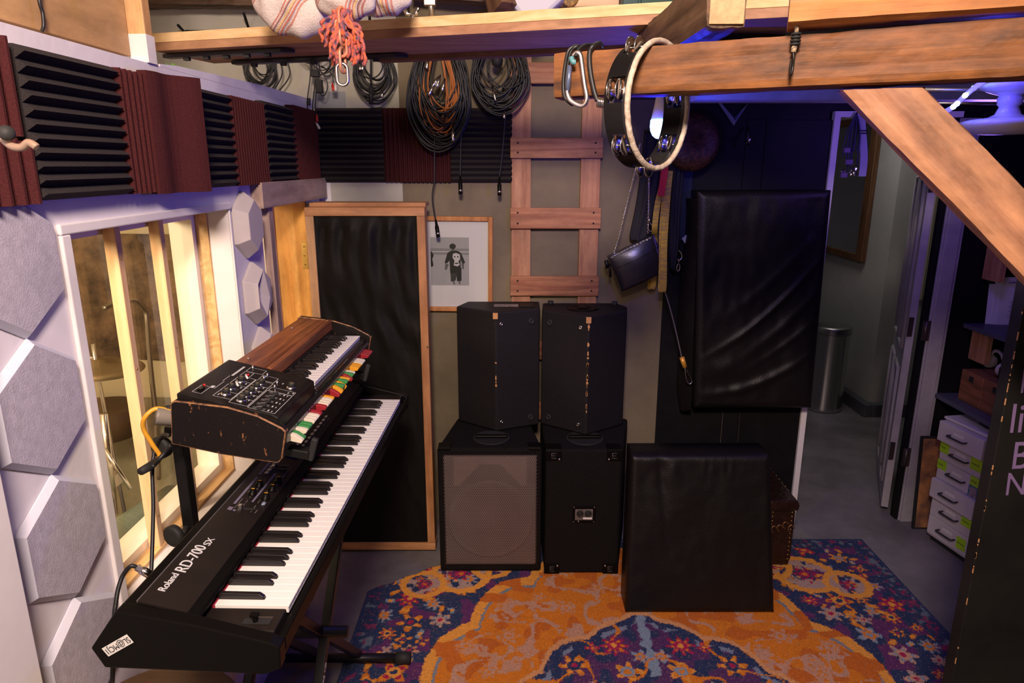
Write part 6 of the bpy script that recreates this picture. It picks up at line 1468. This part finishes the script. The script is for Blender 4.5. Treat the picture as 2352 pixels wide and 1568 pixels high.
for (u, v, h_, ax, m_) in ((787,40,0.046,(0.5,0.86,0),M_och),(783,66,0.046,(0.9,0.4,0),M_och),(787,84,0.040,(0.3,0.95,0),M_rust),(784,104,0.052,(1,0,0),M_och),(787,138,0.058,(0.25,0.95,0),M_rust),(786,171,0.052,(1,0.1,0),M_steel)):
    link(at(u,v,y=yy), 0.027, h_, ax, m_)

# ================================================================== right: blue-lit fittings
cp_ = root('ceramic_pendant', at(2300,300,y=1.9), 'white ceramic spool-shaped pendant glowing blue under the low ceiling', 'lamp')
c0 = at(2310,290,y=1.9); k = MB()
k.lathe([(0.0,-0.022),(0.06,-0.020),(0.098,-0.008),(0.108,0.004),(0.106,0.012),(0.085,0.018),(0.045,0.022),(0.030,0.030),(0.022,0.050),(0.028,0.055),(0.030,0.070),(0.026,0.078),(0.045,0.084),(0.070,0.094),(0.078,0.101),(0.070,0.108),(0.030,0.108),(0.0,0.108)], c0, 48); k.build('spool', mat('glazed_ceramic',(0.62,0.60,0.66),0.2), cp_)
k = MB(); k.box(c0+Vector((-0.055,-0.03,0.108)), c0+Vector((0.055,0.03,0.19))); k.build('mounting_box', mat('violet_grey_box',(0.35,0.33,0.40),0.5), cp_, bevel=0.004)
lr = root('led_rope', at(2220,215,y=1.85), 'translucent rope light with glowing beads under the low ceiling', 'rope light')
LP_ = spline([at(2160,262,y=1.95), at(2190,245,y=1.92), at(2212,224,y=1.90), at(2240,200,y=1.87), at(2275,176,y=1.83)], 8)
k = MB(); k.tube(LP_, 0.0065, 10); k.build('sleeve', mat('milky_sleeve',(0.30,0.26,0.75),0.4,emit=(0.25,0.2,1.0),estr=0.9), lr)
for (u, v) in ((2190,245),(2198,238),(2217,219),(2237,202),(2258,184)):
    k = MB(); k.lathe([(0.001,-0.008),(0.0055,-0.005),(0.0072,0),(0.0055,0.005),(0.001,0.008)], at(u,v,y=1.88), 14, axis=(0.7,0,0.7)); k.build('glowing_bead', mat('bead_glow',(0.5,0.7,1),0.3,emit=(0.35,0.6,1.0),estr=6), lr)
k = MB(); k.tube([at(2100,206,y=1.98), at(2400,206,y=1.98)], 0.006, 8); k.tube([at(2120,236,y=2.3), at(2400,239,y=2.3)], 0.004, 8); tag(k.build('ceiling_conduit', M_steel), 'thin pipes under the low ceiling behind the rope light', 'pipe')
# clothes and glitter hanging on the mirror side of the doorway
hs = root('hanging_strap', at(1978,405,y=3.25), 'long blue-lit strap hanging at the top of the doorway', 'strap')
ribbon([at(1978,258,y=3.30),at(1980,300,y=3.29),at(1984,360,y=3.28),at(1980,405,y=3.28)], 0.034, 0.006, mat('pale_strap',(0.45,0.45,0.55),0.7), 'webbing', hs)
k = MB(); k.tube([at(1970,300,y=3.27),at(1992,300,y=3.27)], 0.003, 6); k.tube([at(1970,306,y=3.27),at(1992,306,y=3.27)], 0.003, 6); k.build('strap_bands', M_rubber, hs)
hc = root('hanging_trinkets', at(1950,410,y=3.25), 'tangle of dark cords and shiny trinkets hanging left of the blue strap in the doorway', 'trinkets')
k = MB(); rn = random.Random(31)
for i in range(12):
    u = rn.uniform(1935,1968); k.tube(spline([at(1968,258,y=3.28), at(u+8,310,y=3.28+rn.uniform(-.02,.02)), at(u,rn.uniform(340,395),y=3.27)],5), 0.003, 6)
k.build('cords', mat('dark_blue_cord',(0.04,0.04,0.10),0.6), hc)
k = MB()
for i in range(9): k.lathe([(0.001,-0.008),(0.009,0),(0.001,0.008)], at(rn.uniform(1935,1965),rn.uniform(385,405),y=3.26), 8, axis=(rn.random(),1,rn.random()), smooth=False)
k.build('crystals', M_chrome, hc)
k = MB(); 
for (u,v,w_) in ((1945,345,0.03),(1950,372,0.035),(1938,402,0.03)): p = at(u,v,y=3.26); k.box(p+Vector((-w_/2,-0.008,-0.012)), p+Vector((w_/2,0.008,0.012)))
k.build('charms', mat('purple_charm',(0.16,0.10,0.20),0.5), hc, bevel=0.003)

# ================================================================== corridor things
mr = root('wall_mirror', (2.70,5.6,0.9), 'brown wood framed mirror on the corridor wall', 'mirror')
mx_ = 2.715; q = [at(1895,500,x=2.69), at(1974,590,x=2.69)]
my0, my1 = at(1985,590,x=2.70).y, 6.6; mz0 = at(1974,600,x=2.70).z; mz1 = 2.20
k = MB(); fwm = 0.055
for a, c_ in (((2.675,my0,mz0),(mx_,my0+fwm*1.6,mz1)), ((2.675,my1-fwm,mz0),(mx_,my1,mz1)), ((2.675,my0+fwm*1.6,mz0),(mx_,my1-fwm,mz0+fwm)), ((2.675,my0+fwm*1.6,mz1-fwm),(mx_,my1-fwm,mz1))): k.box(a, c_)
k.build('frame', wood('dark_mirror_frame',(0.16,0.07,0.03),(0.08,0.035,0.015),2,knots=False), mr, bevel=0.006)
k = MB(); k.box((2.690,my0+fwm,mz0+fwm),(2.694,my1-fwm,mz1-fwm)); k.build('mirror_glass', mat('silvered_glass',(0.88,0.88,0.86),0.04,metal=1), mr)
tcx = at(1908,930,z=0.0); tr0 = root('pedal_bin', (2.44,5.05,0), 'round brushed steel pedal bin in the corridor', 'bin')
M_ss = mat('brushed_bin_steel', (0.62,0.60,0.58), 0.18, metal=1)
k = MB(); k.lathe([(0.136,0.0),(0.138,0.02),(0.136,0.03),(0.136,0.60),(0.139,0.605),(0.139,0.62)], (2.44,5.07,0.002), 56); k.build('body', M_ss, tr0)
k = MB(); k.lathe([(0.141,0.61),(0.143,0.62),(0.143,0.655),(0.138,0.665),(0.10,0.672),(0.0,0.675)], (2.44,5.07,0.002), 56); k.build('lid', mat('satin_lid_steel',(0.42,0.41,0.41),0.35,metal=1), tr0)
# ================================================================== drawers and shelves on the right
dc = root('drawer_unit', (2.26,3.0,0), 'white six-drawer metal unit with lime sticky notes beside the doorway', 'drawers', rot=0)
M_enamel = mat('white_enamel', (0.62,0.58,0.60), 0.4, var=0.04)
ang = math.atan2(2.163-2.117, 3.135-2.862)
# local frame: u from far (left in the photo) to near (right), v up, w outward to -x
o3 = Vector((2.117,3.135,0)); ud = Vector((2.163-2.117, 2.862-3.135, 0)).normalized(); wd = Vector((ud.y, -ud.x, 0)); 
if wd.x > 0: wd = -wd
def dq(u, v, w): return o3+ud*u+Vector((0,0,v))+wd*w
Wd = 0.277
def dbox(b, u0, u1, v0, v1, w0, w1, mi=0):
    P_ = [dq(u0,v0,w0),dq(u1,v0,w0),dq(u1,v0,w1),dq(u0,v0,w1)]; b.prism(P_, (0,0,v1-v0), mi)
k = MB(); dbox(k,0,Wd,0.03,0.652,-0.40,-0.004); k.build('carcass', M_enamel, dc, bevel=0.003)
k = MB(); dbox(k,-0.003,Wd+0.003,0.652,0.664,-0.405,0.004); k.build('top', M_enamel, dc, bevel=0.002)
k = MB(); dbox(k,0.01,Wd-0.01,0.0,0.03,-0.38,-0.02); k.build('plinth', M_rubber, dc)
M_hd = mat('dark_nickel', (0.10,0.09,0.10), 0.35, metal=0.8); M_lime = mat('lime_note', (0.42,0.75,0.02), 0.7); M_ink = mat('note_ink', (0.03,0.05,0.02), 0.7)
hgt = 0.0985; outs = (0.0,0.0,0.022,0.0,0.0,0.030)
notes = {4: [(0.0,0.060,0.036,0.092,'Straps'),(0.185,0.270,0.030,0.088,'Tuners &')],3: [(0.0,0.062,0.05,0.098,'Cables'),(0.20,0.262,0.055,0.10,'Strings')],1: [(0.19,0.262,0.045,0.092,'Adapters')],0: [(0.185,0.245,0.02,0.080,'Batteries')]}
for i in range(6):
    z0 = 0.045+i*0.1008; w_ = outs[i]
    k = MB(); dbox(k,0.008,Wd-0.008,z0,z0+hgt,-0.003,0.006+w_); dr_ = k.build('drawer', M_enamel, dc, bevel=0.002)
    k = MB(); h0_ = dq(0.085,z0+0.050,0.006+w_); h1_ = dq(0.180,z0+0.050,0.006+w_)
    k.tube(spline([h0_, h0_+wd*0.020, h0_.lerp(h1_,0.15)+wd*0.024, h0_.lerp(h1_,0.85)+wd*0.024, h1_+wd*0.020, h1_],5), 0.0045, 8); k.build('handle', M_hd, dr_)
    k = MB(); dbox(k,0.100,0.160,z0+0.058,z0+0.072,0.0061+w_,0.0068+w_); k.build('label_holder', M_ivory, dr_)
    for (u0, u1, v0, v1, tx) in notes.get(i, []):
        k = MB(); dbox(k,u0+0.006,u1,z0+v0,z0+v1,0.0068+w_,0.0076+w_); nt_ = tag(k.build('sticky_note', M_lime), {(4,0.0):'lime sticky note at the left end of the second drawer from the top',(4,0.185):'wide lime sticky note at the right end of the second drawer from the top',(3,0.0):'lime sticky note at the left end of the third drawer from the top',(3,0.20):'small lime sticky note above the blue card on the third drawer from the top',(1,0.19):'lime sticky note at the right of the fifth drawer from the top',(0,0.185):'lime sticky note at the right of the lowest drawer'}[(i,u0)], 'note', 'lime sticky notes')
        tl_ = text('handwriting', tx, 0.017, frame(dq(u0+0.010,z0+(v0+v1)/2,0.0080+w_), ud, (0,0,1)), M_ink, None, extrude=0.0001, shear=0.3, sx=0.7)
        tl_.parent = nt_; tl_.location = -nt_.location
k = MB(); dbox(k,0.205,0.258,0.045+3*0.1008-0.005,0.045+3*0.1008+0.055,0.0070,0.0078); cd = tag(k.build('blue_card', mat('blue_card_border',(0.02,0.16,0.30),0.5)), 'small picture card with blue border stuck on the third drawer from the top', 'card')
k = MB(); off = cd.location; P_ = [dq(0.211,0.045+3*0.1008,0.0082),dq(0.252,0.045+3*0.1008,0.0082),dq(0.252,0.045+3*0.1008+0.049,0.0082),dq(0.211,0.045+3*0.1008+0.049,0.0082)]; k.add([p-off for p in P_],[(0,1,2,3)]); k.build('card_picture', mat('card_picture',(0.35,0.28,0.30),0.6,var=0.7,vscale=120), cd, local=True)
# writing on its near side
sx_ = Vector((-wd.x,-wd.y,0)); nf = ud
text('lettering', 'RAN', 0.035, frame(dq(Wd-0.0000,0.40,-0.15)+ud*0.004-Vector(ORG[dc.name]), sx_, (0,0,1)), MATS['black_ink'], dc, shear=0.2)
k = MB(); k.prism([dq(Wd+0.0,0.30,-0.13)+ud*0.0035,dq(Wd,0.30,-0.17)+ud*0.0035,dq(Wd,0.36,-0.17)+ud*0.0035,dq(Wd,0.36,-0.13)+ud*0.0035], ud*0.0006); k.build('side_decal', MATS['black_ink'], dc)
# low poster leaning beside the drawers
pw = root('leaning_poster', (2.2,3.27,0), 'black framed orange-brown collage poster leaning between the casing and the drawers', 'picture')
k = MB(); k.prism([(2.102,3.222,0.0),(2.50,3.222,0.0),(2.50,3.268,0.50),(2.102,3.268,0.50)], (0,0.012,0)); k.build('frame', M_rubber, pw)
k = MB(); k.prism([(2.113,3.2222,0.01),(2.49,3.2222,0.01),(2.49,3.2664,0.49),(2.113,3.2664,0.49)], (0,-0.0006,0)); k.build('collage', mat('collage_print',(0.50,0.22,0.07),0.6,col2=(0.14,0.07,0.05),vscale=9), pw)
# shelves
M_shb = mat('slate_blue_shelf', (0.07,0.07,0.11), 0.5)
sh2 = MB(); sh2.box((2.16,2.86,0.700),(2.70,3.315,0.722)); tag(sh2.build('wall_shelf', M_shb, bevel=0.002), 'dark shelf just above the drawer unit, holding the wooden box', 'shelf')
z1s = 1.065; sh1 = MB(); sh1.box((2.25,2.86,z1s),(2.70,3.315,z1s+0.022)); tag(sh1.build('wall_shelf', M_shb, bevel=0.002), 'dark shelf at mid height holding the leaning papers', 'shelf')
sh3 = MB(); sh3.box((2.30,2.86,1.47),(2.70,3.315,1.49)); tag(sh3.build('wall_shelf', M_shb, bevel=0.002), 'highest dark shelf just under the slanting brace', 'shelf')
for zz, lab in ((z1s,'redwood bracket under the mid-height shelf'),(1.47,'redwood bracket under the highest shelf')):
    k = MB(); k.box((2.30,3.20,zz-0.16),(2.33,3.315,zz-0.001)); tag(k.build('shelf_bracket', M_red_up, bevel=0.002), lab, 'bracket')
k = MB(); k.box((2.22,2.88,0.723),(2.52,3.22,0.880)); wbx = root('wooden_box', (2.37,3.05,0.723), 'two brown wooden file boxes side by side on the shelf above the drawers', 'box')
bpy.data.objects.remove(bpy.data.objects['wooden_box'])
M_wbox = wood('brown_box_wood',(0.26,0.10,0.05),(0.15,0.06,0.03),1)
for (y0_, y1_, lab) in ((3.065,3.225,'brown wooden file box farther from the viewer on the shelf above the drawers'),(2.895,3.060,'brown wooden file box nearer the viewer on the shelf above the drawers')):
    r_ = root('wooden_box', (2.37,(y0_+y1_)/2,0.722), lab, 'box', 'wooden file boxes on the shelf')
    k = MB(); k.box((2.22,y0_,0.7225),(2.52,y1_,0.878)); k.build('box_body', M_wbox, r_, bevel=0.004)
    k = MB(); k.box((2.214,(y0_+y1_)/2-0.012,0.835),(2.22,(y0_+y1_)/2+0.012,0.860)); k.build('label_pull', M_rubber, r_)
# papers
pp_ = root('leaning_papers', (2.40,3.29,z1s+0.022), 'stack of printed white sheets leaning on the mid-height shelf', 'papers')
for i in range(3):
    k = MB(); x0_ = 2.340+i*0.022; zt_ = 1.285+i*0.018; k.prism([(x0_,3.292-i*0.008,z1s+0.023),(x0_+0.24,3.292-i*0.008,z1s+0.023),(x0_+0.24,3.31-i*0.008,zt_),(x0_,3.31-i*0.008,zt_)], (0,0.001,0)); sh_ = k.build('sheet', mat('white_paper',(0.72,0.70,0.76),0.7), pp_)
fP = frame(Vector((2.455,3.283,1.245))-Vector(ORG[pp_.name]), (1,0,0), (0,0.08,1))
text('lettering', 'PLEASE', 0.034, fP, MATS['black_ink'], pp_, extrude=0.0002, sx=0.9)
k = MB()
for i in range(7): k.box((2.43+0.01*(i%2),3.2745,1.20-i*0.012),(2.50+0.02*(i%3),3.2755,1.203-i*0.012))
k.box((2.41,3.2765,1.292),(2.60,3.2772,1.300)); k.build('printed_lines', mat('grey_text',(0.25,0.24,0.28),0.6), pp_)
k = MB(); k.box((2.50,3.2775,1.252),(2.62,3.2785,1.272)); k.build('orange_stripe', mat('orange_stripe',(0.55,0.14,0.04),0.5), pp_)
ct = root('baseball_cap', (2.50,3.08,z1s+0.023), 'black cap resting in front of the leaning papers', 'cap')
k = MB(); k.lathe([(0.085,0.0),(0.092,0.02),(0.088,0.07),(0.06,0.105),(0.0,0.12)], (2.54,3.10,z1s+0.028), 28); k.build('crown', M_jkt, ct)
k = MB(); k.prism([(2.54+0.085*math.cos(a)*(1.0 if abs(a)<9 else 1)-0.07*(1 if math.cos(a)<0 else 0),3.10+0.08*math.sin(a),z1s+0.026) for a in [2*PI*i/24 for i in range(24)]], (0,0,0.006)); k.build('peak', M_jkt, ct, bevel=0.002)
hp = root('white_headphones', (2.33,3.08,0.88), 'pale headphones lying on the farther wooden box', 'headphones')
k = MB(); c_h = Vector((2.33,3.15,0.93)); k.tube([c_h+Vector((0.02*math.cos(a),0.075*math.cos(a),0.055*math.sin(a))) for a in [PI*i/16 for i in range(17)]], 0.008, 10); k.build('headband', mat('warm_grey_plastic',(0.45,0.40,0.38),0.5), hp)
for s_ in (-1,1):
    k = MB(); k.lathe([(0.001,-0.012),(0.030,-0.010),(0.034,0),(0.030,0.010),(0.001,0.012)], c_h+Vector((0.02*s_,0.075*s_,-0.014)), 20, axis=(0.3,1,0)); k.build('ear_cup', MATS['warm_grey_plastic'], hp)
k = MB(); k.box((2.26,2.90,0.8785),(2.42,3.04,0.945)); tag(k.build('black_gadget', M_blackplastic, bevel=0.008), 'small black box-shaped device on the nearer wooden box', 'device')
k = MB(); k.box((2.20,2.89,0.6645),(2.42,3.02,0.690)); tag(k.build('folded_bag', M_rubber, bevel=0.006), 'flat black case squeezed between drawer unit and shelf', 'case')
# black board close on the right with lavender writing
kb_ = root('black_plywood_board', (1.40,1.5,0), 'tall black painted plywood board standing close on the right, lavender letters on it', 'board')
bx0 = at(2294,1000,y=1.5).x
k = MB(); k.box((bx0,1.5,0.0135),(bx0+0.75,1.536,1.86)); k.build('sheet', mat('scratched_black_board',(0.015,0.0135,0.012),0.6,col2=(0.008,0.0075,0.007),vscale=4,bump=0.2,bscale=30,spec=0.2), kb_, bevel=0.002)
k = MB(); rn = random.Random(77)
for i in range(40):
    z = rn.uniform(0.2,1.7); h = rn.uniform(0.003,0.02); k.box((bx0-0.0005,1.4994,z),(bx0+rn.uniform(0.0006,0.0016),1.5015,z+h))
k.build('worn_edge', M_scuff, kb_)
M_lav = mat('lavender_paint', (0.20,0.13,0.28), 0.6)
for (tx, u, v, s_) in (('|', 2344,860,0.085),('li',2318,965,0.105),('B',2322,1050,0.100),('Ny',2308,1115,0.085)):
    p = at(u,v,y=1.4985); text('lettering', tx, s_, frame(p-Vector(ORG[kb_.name]), (1,0,0.05), (0,0,1)), M_lav, kb_, extrude=0.0004, sx=0.8)
# black wheel / foot near it on the rug
k = MB(); p = at(2085,1510,z=0.05); k.lathe([(0.03,-0.015),(0.038,-0.012),(0.04,0),(0.038,0.012),(0.03,0.015)], (p.x,p.y,0.052), 24, axis=(1,0.3,0)); 
# ================================================================== booth interior, seen through the glass
cs = root('curved_chrome_stand', at(350,1000,y=2.75), 'thin curved chrome pole in the booth behind the window', 'stand')
k = MB(); yb = 2.75; k.tube(spline([at(238,708,y=yb-.25),at(262,698,y=yb-.2),at(290,690,y=yb-.1),at(318,694,y=yb-.05),at(333,712,y=yb),at(338,740,y=yb),at(342,800,y=yb),at(350,880,y=yb),at(358,960,y=yb),at(365,1100,y=yb)],6), 0.010, 12); k.build('pole', mat('booth_metal',(0.45,0.40,0.33),0.3,metal=0.9), cs)
cy_ = root('cymbal', at(245,845,y=2.45), 'brass cymbal on a thin stand in the booth at the left of the window', 'cymbal')
c_ = at(222,845,y=2.35); k = MB(); k.lathe([(0.155,0),(0.10,0.012),(0.035,0.020),(0.03,0.030),(0.0,0.034)], c_, 48, axis=(0.1,0.0,1)); k.build('cymbal_plate', mat('tarnished_bronze',(0.30,0.22,0.12),0.5,metal=0.7), cy_)
k = MB(); k.tube([c_+Vector((0,0,0.09)), c_, c_+Vector((0.03,0,-0.9)) ], 0.007, 10); k.tube([c_+Vector((-0.04,0,0.045)),c_+Vector((0.0,0,0.035))], 0.006, 8); k.build('stand_pole', M_chrome, cy_)
cr_ = root('cymbal_boom', at(280,1100,y=2.0), 'slanted chrome rod low in the booth behind the left of the window', 'rod')
k = MB(); k.tube([at(240,1030,y=1.9),at(300,1122,y=1.9)], 0.006, 10); k.build('rod', M_chrome, cr_)
k = MB(); k.tube([at(238,950,y=2.0),at(262,1180,y=2.0)], 0.012, 10); k.box(at(232,1010,y=2.02)-Vector((0.02,0.02,0.02)), at(232,1010,y=2.02)+Vector((0.02,0.02,0.02))); k.box(at(258,1100,y=2.02)-Vector((0.02,0.02,0.02)), at(258,1100,y=2.02)+Vector((0.02,0.02,0.02))); k.build('stand_tube', M_chrome, cr_)
dk = root('drum', at(275,940,y=2.7), 'dark low drum in the booth behind the left stud', 'drum')
c_ = at(235,935,y=2.7); k = MB(); k.lathe([(0.13,-0.12),(0.14,-0.115),(0.14,0.0),(0.13,0.004),(0.0,0.004)], c_, 40); k.build('shell', mat('brown_drum_shell',(0.10,0.06,0.03),0.35), dk)
gr = root('rolled_foam_bolster', at(340,1180,x=-1.16), 'grey-green rolled bolster lying in the booth along the window sill', 'roll')
A = at(268,1225,x=-1.20); Bq = at(395,1140,x=-1.20); k = MB(); k.tube([A+(A-Bq)*0.3, A.lerp(Bq,0.5), Bq], 0.042, 28); k.build('roll', mat('grey_green_vinyl',(0.16,0.20,0.15),0.4,var=0.2,stretch=(1,8,1)), gr)
k = MB()
for i,(dz,dx) in enumerate(((0.025,0.01),(0.0,0.02),(-0.02,0.0))): k.cyl(Bq+Vector((0.02+dx,-0.003,dz)), Bq+Vector((0.028+dx,0.006,dz)), 0.006, 10)
k.build('rivets', M_steel, gr)
